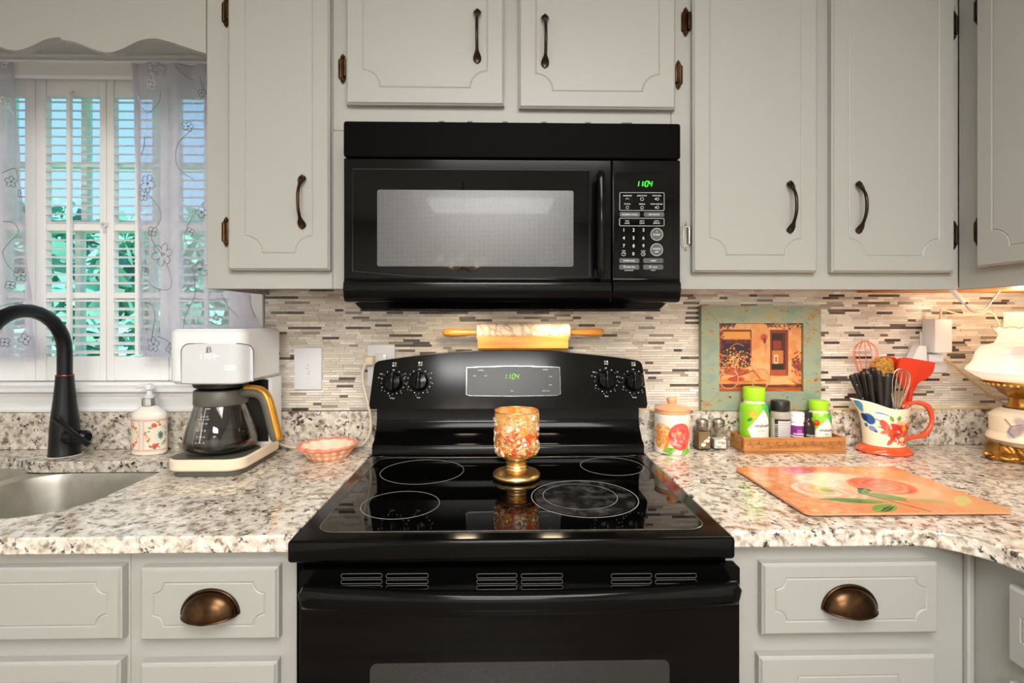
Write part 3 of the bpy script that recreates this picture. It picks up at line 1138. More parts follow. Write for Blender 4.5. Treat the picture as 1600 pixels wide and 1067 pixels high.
def bow_pull(mb, fn, L=.128):
    """fn(side, along, out): spoon-ended bow handle"""
    rows = []
    n = 28
    for i in range(n + 1):
        t = -1 + 2 * i / n
        s = t * L / 2
        at_ = abs(t)
        if at_ > .62:
            q = (at_ - .81) / .19
            hw = .0098 * math.sqrt(max(0.0, 1 - q * q)) if at_ > .81 else .0098 - (.0098 - .0036) * ((.81 - at_) / .19) ** 1.3
        else:
            hw = .0036
        hw = max(hw, .0006)
        out = .0025 + .026 * (1 - min(1, max(0, (at_ - .05) / .80)) ** 2.2)
        if at_ > .85: out = .0025
        thk = .0022 if at_ > .7 else .0036
        rows.append((s, hw, out, thk))
    m = 10
    vs_, fs = [], []
    for (s, hw, out, thk) in rows:
        for k in range(m):
            a = 2 * math.pi * k / m
            vs_.append(fn(hw * math.cos(a), s, out + thk * math.sin(a)))
    for i in range(n):
        for k in range(m):
            k2 = (k + 1) % m
            fs.append((i * m + k, i * m + k2, (i + 1) * m + k2, (i + 1) * m + k))
    fs.append(tuple(range(m))); fs.append(tuple(n * m + k for k in range(m)))
    mb.add(vs_, fs)


def hinge(mb, fn):
    """fn(side, along, out): side 0 at the door edge, negative over the frame"""
    out = [(-.016, -.021), (-.0125, -.026), (-.012, -.031), (-.0085, -.0335), (-.005, -.031), (-.0045, -.026), (-.0015, -.021)]
    poly = out + [(-a[0] * 0 + a[0], -a[1]) for a in reversed(out)]
    mb.prism([poly], lambda a, b, w: fn(a, b, w), 0, .0028)
    mb.tube([fn(-.0038, -.020, .0065), fn(-.0038, .020, .0065)], .0048, 10)
    mb.tube([fn(-.0122, -.022, .0025), fn(-.0122, .022, .0025)], .0030, 8)
    for s in (-1, 1):
        mb.ball(fn(-.0085, s * .0275, .0032), .0030, 8, 6)
        mb.ball(fn(-.0085, s * .0335, .0018), .0022, 8, 6)


def cup_pull(mb, fn, W=.047, H=.040, D=.026):
    def sh(u, v):
        a = math.pi * u
        b = math.pi / 2 * v
        return fn(-W * math.cos(a) * math.cos(b * .0 + 0) * math.cos(b) ** 0 * (math.cos(b) if True else 1), 0, 0)
    # quarter ellipsoid: across, up, out
    def q(u, v):
        a = math.pi * u                        # left to right over the top
        b = math.pi / 2 * v                    # from the drawer face outwards
        return fn(-W * math.cos(a) * math.cos(b), H * math.sin(a) * math.cos(b) - .004 * v, .003 + D * math.sin(b))
    mb.grid(q, 24, 10)
    def q2(u, v):
        a = math.pi * u; b = math.pi / 2 * v
        return fn(-(W - .002) * math.cos(a) * math.cos(b), (H - .002) * math.sin(a) * math.cos(b) - .004 * v, .003 + (D - .002) * math.sin(b))
    mb.grid(q2, 24, 10)
    pts = [fn(-(W + .0015) * math.cos(math.pi * k / 24), (H + .0015) * math.sin(math.pi * k / 24), .0025) for k in range(25)]
    mb.tube(pts, .0028, 8)
    pts = [fn(-W * math.cos(math.pi / 2 * k / 12), -.004 * k / 12, .003 + D * math.sin(math.pi / 2 * k / 12)) for k in range(13)]
    pts += [fn(W * math.cos(math.pi / 2 * k / 12), -.004 * k / 12, .003 + D * math.sin(math.pi / 2 * k / 12)) for k in range(11, -1, -1)]
    mb.tube(pts, .0016, 6)


def face_y(x0, z0, yface):
    return lambda a, b, w: (x0 + a, yface - w, z0 + b)


def upper_door(par, px0, px1, py_bot, z1=2.215, pull=None, hinges=(), hmat='bronze', shade='bronze', yf=UF):
    x0, x1, z0 = X(px0, yf - .015), X(px1, yf - .015), Z(py_bot, yf - .015)
    mb = MB(); panel_front(mb, x1 - x0, z1 - z0, face_y(x0, z0, yf - .0008))
    d = part('door', mb, M['paint'], par, smooth=22)
    if pull:
        px, pa, pb = pull
        xh = X(px, yf - .03)
        zh = (Z(pa, yf - .025) + Z(pb, yf - .025)) / 2
        L = Z(pa, yf - .025) - Z(pb, yf - .025)
        mb = MB(); bow_pull(mb, lambda s, a, o: (xh + s, yf - .0198 - o, zh + a), L)
        part('handle', mb, M[shade], d, smooth=60)
    for (py, side, hm) in hinges:
        zh = Z(py, yf - .01)
        xe = x0 if side < 0 else x1
        mb = MB(); hinge(mb, lambda s, a, o: (xe - side * s * -1 if False else (xe + s * 1.4 if side < 0 else xe - s * 1.4), yf - .0004 - o, zh + a))
        part('hinge', mb, M[hm], d, smooth=40)
    return d


def upper_cab(name, x0, x1, z0, label, rec=.016, bottom='brown_wood', side=False, shift=0.0):
    r = thing(name, ((x0 + x1) / 2, -.16, z0), label, 'cabinet', 'painted wall cabinets')
    mb = MB(); mb.box(x0 + (.013 if side else .0005), x1 - .0005, UF + .0185, -.009, z0 + rec + .012, UZ1); part('body', mb, M['paint'], r)
    mb = MB(); mb.box(x0 + .0003, x1 - .0003, UF, UF + .018, z0, UZ1); part('face_frame', mb, M['paint'], r, bevel=.0015)
    mb = MB(); mb.box(x0 + (.013 if side else .0005), x1 - .0005, UF + .0185, -.009, z0 + rec, z0 + rec + .0115); part('bottom_panel', mb, M[bottom], r)
    if side:
        mb = MB(); mb.box(x0 + .0003, x0 + .0125, UF + .0185, -.0005 if x0 < -.698 else -.009, z0, UZ1); part('side_panel', mb, M['paint'], r, bevel=.001)
    return r


xa = -.699
xs1 = X(520, UF)
xs2 = X(1063, -.378) + .003
xs3 = 1.118
c = upper_cab('wall_cabinet', xa, xs1, UZ0, 'painted wall cabinet with one door between window and microwave', side=True)
upper_door(c, 357, 515.5, 423, pull=(470, 274, 359), hinges=((22, -1, 'bronze'), (363, -1, 'bronze')))
c = upper_cab('wall_cabinet', xs1, xs2, 1.742, 'painted two-door wall cabinet above the black microwave', rec=.004)
upper_door(c, 541, 787.5, 165.5, pull=(745.5, 13, 99), hinges=((108, -1, 'bronze'),), shade='bronze_dark')
upper_door(c, 811, 1055, 169, pull=(852, 20, 105), hinges=((112, 1, 'bronze'),), shade='bronze_dark')
mb = MB(); mb.box(xs1 + .0003, X(537, -.378) - .001, UF, UF + .018, UZ0, 1.7415); part('filler_strip', mb, M['paint'], c, bevel=.001)
c = upper_cab('wall_cabinet', xs2, xs3, UZ0, 'painted two-door wall cabinet above the framed picture')
upper_door(c, 1082, 1276, 424.5, pull=(1238, 279, 363), hinges=((28, -1, 'bronze'), (367, -1, 'nickel')), shade='bronze_dark')
upper_door(c, 1299, 1490, 424.5, pull=(1346, 279, 363), hinges=((28, 1, 'bronze_dark'), (364, 1, 'bronze_dark')), shade='bronze_dark')
# corner return toward the camera
c = thing('wall_cabinet', (1.37, -.6, UZ0), 'painted wall cabinet of the return wall, above the oil lamp', 'cabinet', 'painted wall cabinets')
RX = 1.1185
mb = MB(); mb.box(RX + .0185, XR - .001, -1.1, UF - .001, UZ0 + .020, UZ1); mb.box(RX + .0185, XR - .001, UF - .001, -.009, UZ0 + .020, UZ1)
part('body', mb, M['paint'], c)
mb = MB(); mb.box(RX, RX + .018, -1.1, UF - .0005, UZ0, UZ1); part('face_frame', mb, M['paint'], c, bevel=.0015)
mb = MB(); mb.box(RX + .0185, XR - .001, -1.1, -.009, UZ0 + .008, UZ0 + .0195); part('bottom_panel', mb, M['orange_wood'], c, label='orange wooden underside')
mb = MB(); mb.prism([(RX + .0185, -.011), (1.075, -.011), (1.075, -.05), (RX + .0185, -.2)], lambda a, b, w: (a, b, w), UZ0 + .008, UZ0 + .0155)
part('cleat', mb, M['orange_wood'], c)
q = atx(1527.5, 418, RX - .015)
dw, dh = .42, 2.215 - q.z
mb = MB(); panel_front(mb, dw, dh, lambda a, b, w: (RX - .0008 - w, q.y - a, q.z + b))
d = part('door', mb, M['paint'], c, smooth=22)
for py in (17, 362):
    zq = atx(1524, py, RX - .005).z
    mb = MB(); hinge(mb, lambda s, a, o: (RX - .0004 - o, q.y - s * 1.4, zq + a)); part('hinge', mb, M['bronze_dark'], d, smooth=40)

# ------------------------------------------------------------------ base cabinets
def base_front(par, name, px0, px1, pya, pyb, pull=True, z_bot=None):
    yf = BF - .018
    x0, x1 = X(px0, yf), X(px1, yf)
    z1 = Z(pya, yf, (px0 + px1) / 2)
    z0 = Z(pyb, yf, (px0 + px1) / 2) if z_bot is None else z_bot
    mb = MB(); panel_front(mb, x1 - x0, z1 - z0, face_y(x0, z0, BF - .0008), ins=(.0235, .026) if z_bot is None else (.04, .035), r=.019 if z_bot is None else .03)
    d = part(name, mb, M['paint'], par, smooth=22)
    if pull:
        xc, zc = X(pull[0], yf - .015), Z(pull[1], yf - .01, pull[0])
        mb = MB(); cup_pull(mb, lambda s, a, o: (xc + s, BF - .0198 - o, zc + a))
        part('cup_handle', mb, M['bronze'], d, smooth=60)
    return d


def base_cab(x0, x1, label, y1=-.02, z1=BZ1, low=None):
    r = thing('base_cabinet', ((x0 + x1) / 2, -.32, 0), label, 'cabinet', 'painted base cabinets')
    mb = MB(); mb.box(x0 + .0005, x1 - .0005, BF + .0185, y1, BZ0, low or z1); part('body', mb, M['paint'], r)
    mb = MB(); mb.box(x0 + .0003, x1 - .0003, BF, BF + .018, BZ0, z1); part('face_frame', mb, M['paint'], r, bevel=.0012)
    mb = MB(); mb.box(x0 + .0005, x1 - .0005, BF + .07, y1, 0, BZ0 - .0005); part('plinth', mb, M['black_satin'], r)
    return r


RNG_X0, RNG_X1 = -.3605, .4015
xm = X(204, BF)
c = base_cab(XL + .001, xm, 'painted sink base cabinet with false drawer front under the faucet', low=.66)
base_front(c, 'drawer_front', -180, 189, 888, 1002, pull=False)
base_front(c, 'door', -180, 187, 1036, 0, pull=False, z_bot=.14)
c = base_cab(xm, RNG_X0 - .004, 'painted base cabinet with cup-handled drawer left of the range')
base_front(c, 'drawer', 218.5, 434.5, 887, 1000, pull=(323, 962))
base_front(c, 'drawer', 218.5, 432.5, 1036, 0, pull=False, z_bot=.14)
BRX = X(1514, BF)
c = base_cab(RNG_X1 + .004, BRX, 'painted base cabinet with cup-handled drawer right of the range')
base_front(c, 'drawer', 1191.5, 1466, 880, 991, pull=(1334, 954))
base_front(c, 'drawer', 1187, 1462, 1025, 0, pull=False, z_bot=.14)
c = thing('base_cabinet', (BRX + .38, -.85, 0), 'painted base cabinet of the return under the curved counter', 'cabinet', 'painted base cabinets')
mb = MB(); mb.box(BRX + .0185, XR - .001, -1.25, -.02, BZ0, BZ1); part('body', mb, M['paint'], c)
mb = MB(); mb.box(BRX + .0003, BRX + .018, -1.25, BF - .0003, BZ0, BZ1); part('face_frame', mb, M['paint'], c, bevel=.0012)
mb = MB(); mb.box(BRX - .013, BRX, BF - .013, BF - .0003, BZ0, BZ1); part('corner_bead', mb, M['paint'], c, bevel=.003)
mb = MB(); mb.box(BRX + .07, XR - .001, -1.25, -.02, 0, BZ0 - .0005); part('plinth', mb, M['black_satin'], c)
q = atx(1576.5, 912, BRX - .016); q2 = atx(1575.5, 1030, BRX - .016)
mb = MB(); panel_front(mb, .40, q.z - q2.z, lambda a, b, w: (BRX - .0008 - w, q.y - a, q2.z + b), ins=(.0235, .026), r=.019)
part('drawer', mb, M['paint'], c, smooth=22)
mb = MB(); panel_front(mb, .40, q2.z - .035 - .14, lambda a, b, w: (BRX - .0008 - w, q.y - a, .14 + b), ins=(.04, .035), r=.03)
part('door', mb, M['paint'], c, smooth=22)

# ================================================================== worktops
CF = -.632
def arc(cx, cy, r, a0, a1, n=10):
    return [(cx + r * math.cos(math.radians(a0 + (a1 - a0) * i / n)), cy + r * math.sin(math.radians(a0 + (a1 - a0) * i / n))) for i in range(n + 1)]


def slab_edge(mb, loops, z0, z1, e=.005):
    """slab with a rounded top arris"""
    fn = lambda a, b, w: (a, b, w)
    mb.prism(loops, fn, z0, z1)


HX1, HX0 = -.846, -1.70
hole = arc(HX1 - .12, -.545 + .12, .12, 0, -90) + arc(HX0 + .06, -.545 + .06, .06, -90, -180, 5) + arc(HX0 + .06, -.112 - .06, .06, 180, 90, 5)
hole += [(-1.36, -.112), (-1.315, -.116), (-1.285, -.128), (-1.26, -.146), (-1.23, -.152)] + arc(HX1 - .035, -.152 - .035, .035, 90, 0, 6)
ct = thing('countertop', (-1.07, -.32, BZ1), 'speckled granite countertop with the sink cut into it', 'countertop', 'granite countertops')
outer = [(XL + .001, CF), (RNG_X0 - .003, CF), (RNG_X0 - .003, -.0005), (XL + .001, -.0005)]
mb = MB(); slab_edge(mb, [outer, hole], BZ1 + .0005, COUNTER)
part('slab', mb, M['granite'], ct, smooth=25, bevel=.004, seg=3)
mb = MB(); mb.box(XL + .001, RNG_X0 - .003, -.0225, -.0005, COUNTER + .0004, 1.021)
part('upstand', mb, M['granite'], ct, bevel=.0015)
ct = thing('countertop', (1.0, -.32, BZ1), 'speckled granite countertop curving around the corner beside the range', 'countertop', 'granite countertops')
CRX = BRX - .026
outer = [(RNG_X1 + .003, CF), (CRX - .10, CF)] + arc(CRX - .10, CF - .10, .10, 90, 0, 12)[1:] + [(CRX, -1.28), (XR - .001, -1.28), (XR - .001, -.0005), (RNG_X1 + .003, -.0005)]
mb = MB(); slab_edge(mb, [outer], BZ1 + .0005, COUNTER)
part('slab', mb, M['granite'], ct, smooth=25, bevel=.004, seg=3)
mb = MB(); mb.box(RNG_X1 + .003, XR - .001, -.0225, -.0005, COUNTER + .0004, 1.0203)
part('upstand', mb, M['granite'], ct, bevel=.0015)

# ------------------------------------------------------------------ sink
sk = thing('kitchen_sink', (-1.24, -.33, .68), 'double-bowl stainless steel sink set under the granite', 'sink')
def rrect(x0, x1, y0, y1, r, n=7):
    return arc(x1 - r, y0 + r, r, -90, 0, n) + arc(x1 - r, y1 - r, r, 0, 90, n) + arc(x0 + r, y1 - r, r, 90, 180, n) + arc(x0 + r, y0 + r, r, 180, 270, n)
def bowl(x0, x1, y0, y1, r, name):
    mb = MB()
    rings = []
    for (ins, z, rr_) in ((0, .8825, r), (.004, .86, r), (.012, .74, r), (.02, .70, r * .9), (.05, .685, r * .7)):
        rings.append([(a, b, z) for a, b in rrect(x0 + ins, x1 - ins, y0 + ins, y1 - ins, max(.01, rr_ - ins * .3))])
    n = len(rings[0])
    o = 0
    vs_ = [p for R in rings for p in R]
    fs = []
    for j in range(len(rings) - 1):
        for i in range(n):
            k = (i + 1) % n
            fs.append((j * n + i, j * n + k, (j + 1) * n + k, (j + 1) * n + i))
    fs.append(tuple((len(rings) - 1) * n + i for i in range(n)))
    mb.add(vs_, fs)
    return part(name, mb, M['steel'], sk, smooth=50)
b1 = bowl(-1.228, -.838, -.552, -.150, .10, 'bowl')
bowl(-1.71, -1.262, -.552, -.105, .06, 'bowl')
mb = MB()
mb.prism([[(-1.73, -.566), (-.83, -.566), (-.83, -.09), (-1.73, -.09)], rrect(-1.228, -.838, -.552, -.150, .10)[::-1], rrect(-1.71, -1.262, -.552, -.105, .06)[::-1]],
         lambda a, b, w: (a, b, w), .8805, .8828)
part('flange', mb, M['steel'], sk, smooth=25)
mb = MB(); mb.lathe([(.001, .686), (.03, .686), (.042, .688), (.044, .6865)], 24, -1.03, -.36, 0)
part('drain', mb, M['chrome'], b1)

# ------------------------------------------------------------------ faucet
fc = thing('faucet', (-1.218, -.085, COUNTER), 'black gooseneck kitchen faucet with side lever behind the sink', 'faucet')
fx, fyy = -1.216, -.083
mb = MB()
mb.lathe([(.001, .914), (.037, .914), (.0375, .918), (.036, .922), (.0345, .96), (.0335, .99), (.030, 1.03), (.0255, 1.07), (.0225, 1.105), (.0205, 1.133), (.0208, 1.136), (.0005, 1.136)], 28, fx, fyy, .0005)
part('body', mb, M['black_metal'], fc, smooth=40)
mb = MB()
pts = [(fx, fyy, 1.137)] + [(fx, fyy, 1.137 + .065 * i / 4) for i in range(1, 5)]
R = .112
for i in range(1, 15):
    a = math.pi * i / 14 * .93
    pts.append((fx - .004 * (1 - math.cos(a)), fyy - R * (1 - math.cos(a)), 1.202 + R * math.sin(a)))
e = Vector(pts[-1]); dd = (Vector(pts[-1]) - Vector(pts[-2])).normalized()
pts += [tuple(e + dd * .03), tuple(e + dd * .06)]
mb.tube(pts, [.0175] * (len(pts) - 2) + [.019, .0205], 18)
part('spout', mb, M['black_metal'], fc, smooth=50)
mb = MB()
mb.tube([tuple(e + dd * .0605), tuple(e + dd * .10)], [.0205, .017], 18); part('spray_head', mb, M['black_metal'], fc, smooth=50)
mb = MB(); mb.lathe([(.0212, 0), (.0216, .0012), (.0212, .0024)], 24, fx, fyy, 1.1355); part('ring', mb, M['copper_edge'], fc)
mb = MB()
h0 = Vector((fx + .02, fyy - .012, .968))
hd = Vector((1, -.22, .02)).normalized()
mb.tube([h0, h0 + hd * .03, h0 + hd * .031, h0 + hd * .058, h0 + hd * .066], [.021, .021, .019, .019, .012], 18)
hub = part('lever_hub', mb, M['black_metal'], fc, smooth=40)
mb = MB()
l0 = h0 + hd * .055
la = l0 + Vector((.022, -.012, -.020)); lb = l0 + Vector((-.060, -.030, .060))
mb.tube([la, la + (lb - la) * .25, la + (lb - la) * .6, la + (lb - la) * .97, lb], [.0065, .0065, .0055, .0055, .0035], 10, flat=1.4)
part('lever', mb, M['black_metal'], hub, smooth=40)
mb = MB()
mb.lathe([(.038, 0), (.041, .0004), (.042, .0012), (.038, .0022)], 28, fx, fyy, COUNTER + .0002); part('seal', mb, M['pearl'], fc)

# ================================================================== range
RC = (RNG_X0 + RNG_X1) / 2
CT_Z = .917
rg = thing('kitchen_range', (RC, -.34, 0), 'black freestanding electric range with glass cooktop', 'range')
mb = MB(); mb.box(RNG_X0 + .001, RNG_X1 - .001, -.628, -.012, .03, .879); part('body', mb, M['black_satin'], rg, bevel=.002)
for sx in (RNG_X0 + .05, RNG_X1 - .05):
    for sy in (-.58, -.08):
        mb = MB(); mb.lathe([(.001, 0), (.018, 0), (.018, .01), (.01, .012), (.01, .0298), (.001, .0298)], 12, sx, sy, 0); part('foot', mb, M['black_plastic'], rg)
# cooktop frame
mb = MB(); mb.rbox(RNG_X0 - .0005, RNG_X1 + .0005, -.664, -.128, .8795, CT_Z, .006, 3)
part('cooktop_frame', mb, M['black_gloss'], rg, smooth=40)
g0 = atz(497, 833, CT_Z); g1 = atz(1127, 831, CT_Z); g2 = atz(610, 711, CT_Z); g3 = atz(1000, 710, CT_Z)
GX0, GX1, GY0, GY1 = RNG_X0 + .033, RNG_X1 - .033, g0.y, -.148
gl_ = rrect(GX0, GX1, GY0, GY1, .035, 8)
mb = MB(); mb.prism([gl_], lambda a, b, w: (a, b, w), CT_Z + .0003, CT_Z + .0016)
glass_top = part('glass_top', mb, M['black_glass'], rg, smooth=25)
mb = MB(); mb.tube([(a, b, CT_Z + .0014) for a, b in gl_], .0010, 6, closed=True)
part('glass_edge', mb, M['nickel'], glass_top)
M['ring_print'] = mat('burner_ring', rgb(150, 150, 150), 0.4)
def ring_at(px, py, wpx, name='burner_ring', w=.0011):
    c_ = atz(px, py, CT_Z)
    r_ = (atz(px + wpx / 2, py, CT_Z) - c_).length
    mb = MB(); mb.lathe([(r_ - w, .0), (r_ - w, .0003), (r_, .0003), (r_, 0)], 72, c_.x, c_.y, CT_Z + .0016)
    part(name, mb, M['ring_print'], glass_top)
    return c_, r_
ring_at(660, 737, 129); ring_at(626, 789, 121); ring_at(956, 729, 98); fr, frr = ring_at(913, 778, 166, w=.0016); ring_at(906, 776, 116)
# worn grey haze left by cooking on the large burner
m, nt, b = new_mat('burner_haze')
t = nt.nodes.new('ShaderNodeTexCoord'); n = nt.nodes.new('ShaderNodeTexNoise'); n.inputs['Scale'].default_value = 38; n.inputs['Detail'].default_value = 8
nt.links.new(t.outputs['Object'], n.inputs['Vector'])
rp = ramp_node(nt, [(0.45, rgb(8, 8, 8)), (0.75, rgb(78, 78, 78))]); nt.links.new(n.outputs[0], rp.inputs[0]); nt.links.new(rp.outputs[0], b.inputs['Base Color'])
b.inputs['Roughness'].default_value = .22
M['haze'] = m
mb = MB(); mb.lathe([(.0005, .0002), (frr - .006, .0002)], 60, fr.x, fr.y, CT_Z + .0016); part('burner_wear', mb, M['haze'], glass_top, label='greyish worn burner area')

# oven door with vent slots in its top strip
DY = -.655
dx0, dx1 = X(467.5, DY, 950), X(1156, DY, 950)
dz1, dz0, dzw = Z(889, DY, 640), .265, Z(924, DY, 800)
def rr2(x0, x1, z0, z1, r, n=3):
    return [(a, b) for a, b in rrect(x0, x1, z0, z1, r, n)]
door = None
mb = MB(); mb.box(dx0, dx1, DY + .012, -.6285, dz0, dz1 - .002); door = part('oven_door', mb, M['black_gloss'], rg, bevel=.003)
slots = []
for (a, b) in ((533, 597), (603.5, 669), (745, 807.5), (814.5, 879), (955, 1018), (1024, 1088)):
    for (c0, c1) in ((896.5, 903), (906, 912), (915, 921)):
        xa_, xb_ = X(a, DY, c0), X(b, DY, c0)
        slots.append(rr2(xa_, xb_, Z(c1, DY, a), Z(c0, DY, a), .0025)[::-1])
mb = MB(); mb.prism([rr2(dx0, dx1, dzw, dz1, .006, 4)] + slots, lambda a, b, w: (a, w, b), DY, DY + .006)
part('vent_strip', mb, M['black_gloss'], door, smooth=25, bevel=.0008)
for L in slots:
    mb = MB(); mb.tube([(a, DY - .0002, b) for a, b in L], .0007, 5, closed=True); part('vent_slot', mb, M['print_grey'], door)
mb = MB(); mb.box(dx0, dx1, DY, DY + .0115, dz0, dzw - .0006); part('door_glass', mb, M['black_glass'], door, bevel=.002)
mb = MB(); mb.prism([rr2(X(578, DY, 1033), X(1046, DY, 1033), .40, Z(1033.5, DY), .012, 4)], lambda a, b, w: (a, w, b), DY - .0006, DY - .0001)
part('oven_window', mb, M['oven_screen'], door, smooth=25, label='grey dotted oven window')
# bowed handle
hx0, hx1 = X(461.5, -.685, 930), X(1163.5, -.685, 930)
hc, hw_ = (hx0 + hx1) / 2, (hx1 - hx0) / 2
HZ = .8325
mb = MB()
def hsec(u, v):
    s = -1 + 2 * u
    x = hc + hw_ * s
    y = -.676 - .030 * (1 - s * s)
    a = 2 * math.pi * v
    endk = min(1.0, math.sqrt(max(0.0, 1 - max(0, (abs(s) - .975) / .025) ** 2)) + .02)
    sq = lambda q: math.copysign(abs(q) ** .75, q)
    return (x, y + .0135 * sq(math.cos(a)) * endk, HZ + .0195 * sq(math.sin(a)) * endk)
mb.grid(hsec, 64, 20)
mb.box(hx0 + .012, hx0 + .045, -.676, DY - .0005, HZ - .012, HZ + .012); mb.box(hx1 - .045, hx1 - .012, -.676, DY - .0005, HZ - .012, HZ + .012)
part('door_handle', mb, M['black_gloss'], door, smooth=50)
mb = MB(); mb.box(dx0, dx1, DY + .002, -.6285, .07, .258); part('storage_drawer', mb, M['black_gloss'], rg, bevel=.003)

# backguard
prof = [(-.1275, .9175), (-.132, .921), (-.132, .944), (-.126, .951), (-.112, .955), (-.085, .985), (-.077, 1.01), (-.077, 1.044), (-.03, 1.044), (-.03, .9175)]
mb = MB(); mb.prism(prof, lambda a, b, w: (w, a, b), RNG_X0 + .008, RNG_X1 - .008); part('backguard_base', mb, M['black_gloss'], rg, smooth=50)
BY0, BZB, TILT = -.118, 1.0445, .20
def bgp(a, b, w): return (a, BY0 + TILT * (b - BZB) + w, b)
bx0, bx1 = RNG_X0 - .004, RNG_X1 + .006
zc_, ze_ = 1.2035, 1.176
out = [(bx0 + .004, BZB), (bx1 - .004, BZB), (bx1, BZB + .01)]
bt0, bt1 = bx0 + .008, bx1 - .008
for k in range(5):
    a = math.radians(90 * k / 4)
    out.append((bt1 - .018 + .018 * math.cos(a), ze_ - .018 + .018 * math.sin(a)))
for k in range(1, 24):
    s = 1 - 2 * k / 24
    x = (bt0 + bt1) / 2 + s * ((bt1 - bt0) / 2 - .018)
    out.append((x, ze_ + (zc_ - ze_) * (1 - abs(s) ** 2.0)))
for k in range(5):
    a = math.radians(90 + 90 * k / 4)
    out.append((bt0 + .018 + .018 * math.cos(a), ze_ - .018 + .018 * math.sin(a)))
out.append((bx0, BZB + .01))
mb = MB(); fl = [bgp(a, b, 0) for a, b in out] + [(a, -.026, b) for a, b in out]
nn = len(out)
fs = [(i, (i + 1) % nn, nn + (i + 1) % nn, nn + i) for i in range(nn)]
tri = tessellate_polygon([[Vector((a, b, 0)) for a, b in out]])
fs += [(t[2], t[1], t[0]) for t in tri] + [(nn + t[0], nn + t[1], nn + t[2]) for t in tri]
mb.add(fl, fs)
bgd = part('control_panel', mb, M['black_gloss'], rg, smooth=30, bevel=.005, seg=3)
def bxy(px, py):
    p = at(px, py, BY0 + .02)
    # intersect with tilted plane
    dr = ray(px, py)
    t = (BY0 + TILT * (CAM.z - BZB) - CAM.y) / (dr.y - TILT * dr.z)
    q = CAM + dr * t
    return q.x, q.z
def bsurf(off): return lambda a, b: bgp(a, b, -off)
# display
q0, q1 = bxy(729, 574), bxy(876, 617)
mz = (bxy(802, 572)[1] - q0[1])
dp = [(q0[0], q1[1] + .003), (q0[0] + .01, q1[1] - .001), ((q0[0] + q1[0]) / 2, q1[1] - .003), (q1[0] - .01, q1[1] - .001), (q1[0], q1[1] + .003), (q1[0] - .001, q0[1]), ((q0[0] + q1[0]) / 2, q0[1] + .004), (q0[0] + .001, q0[1])]
M['display'] = mat('display_lens', rgb(46, 46, 46), 0.28, 0.3)
mb = MB(); mb.prism([dp], lambda a, b, w: bgp(a, b, -w), .0001, .0012); disp = part('display', mb, M['display'], bgd, smooth=0)
mb = MB(); mb.tube([bgp(a, b, -.0012) for a, b in dp], .0009, 6, closed=True); part('display_frame', mb, M['chrome'], disp)

SEG = {'0': 'abcdef', '1': 'bc', '2': 'abged', '3': 'abgcd', '4': 'fgbc', '5': 'afgcd', '6': 'afgedc', '7': 'abc', '8': 'abcdefg', '9': 'abfgcd'}
def digits(mb, txt, x, z, h, fn, slant=.15, tw=None, gapk=.25):
    """seven-segment digits, fn(a, b)"""
    w = h * .5
    t = tw or h * .13
    cx = x
    def bar(x0, z0, x1, z1):
        if abs(x1 - x0) > abs(z1 - z0): P = [(x0, z0 - t / 2), (x1, z1 - t / 2), (x1, z1 + t / 2), (x0, z0 + t / 2)]
        else: P = [(x0 - t / 2, z0), (x0 + t / 2, z0), (x1 + t / 2, z1), (x1 - t / 2, z1)]
        mb.add([fn(cx + a + slant * b, z + b) for a, b in P], [(0, 1, 2, 3)])
    g = t * .35
    for ch in txt:
        if ch == ':':
            for zz in (h * .3, h * .68): bar(0, zz, t * 1.01, zz)
            cx += t * 2.2; continue
        for s in SEG[ch]:
            if s == 'a': bar(g, h, w - g, h)
            if s == 'g': bar(g, h / 2, w - g, h / 2)
            if s == 'd': bar(g, 0, w - g, 0)
            if s == 'f': bar(0, h / 2 + g, 0, h - g)
            if s == 'e': bar(0, g, 0, h / 2 - g)
            if s == 'b': bar(w, h / 2 + g, w, h - g)
            if s == 'c': bar(w, g, w, h / 2 - g)
        cx += w + h * gapk
q = bxy(789, 592)
mb = MB(); digits(mb, '11:04', q[0] - .004, q[1], .0135, bsurf(.0016)); part('clock_digits', mb, M['green_dim'], disp, smooth=0)
mb = MB()
for (tx, px, py, s) in (('Cooking', 751, 578, .0032), ('Settings', 852, 577, .0032), ('Bake', 742, 587, .0026), ('Broil', 759, 587, .0026), ('Clock', 860, 588, .0026), ('Timer', 860, 601, .0026), ('Self Clean Oven', 853, 610.5, .0022), ('Clean', 800, 610.5, .0022)):
    a, b = bxy(px, py); put_text(mb, tx, s, bsurf(.0016), a, b)
part('print', mb, M['print_white'], disp, smooth=0)
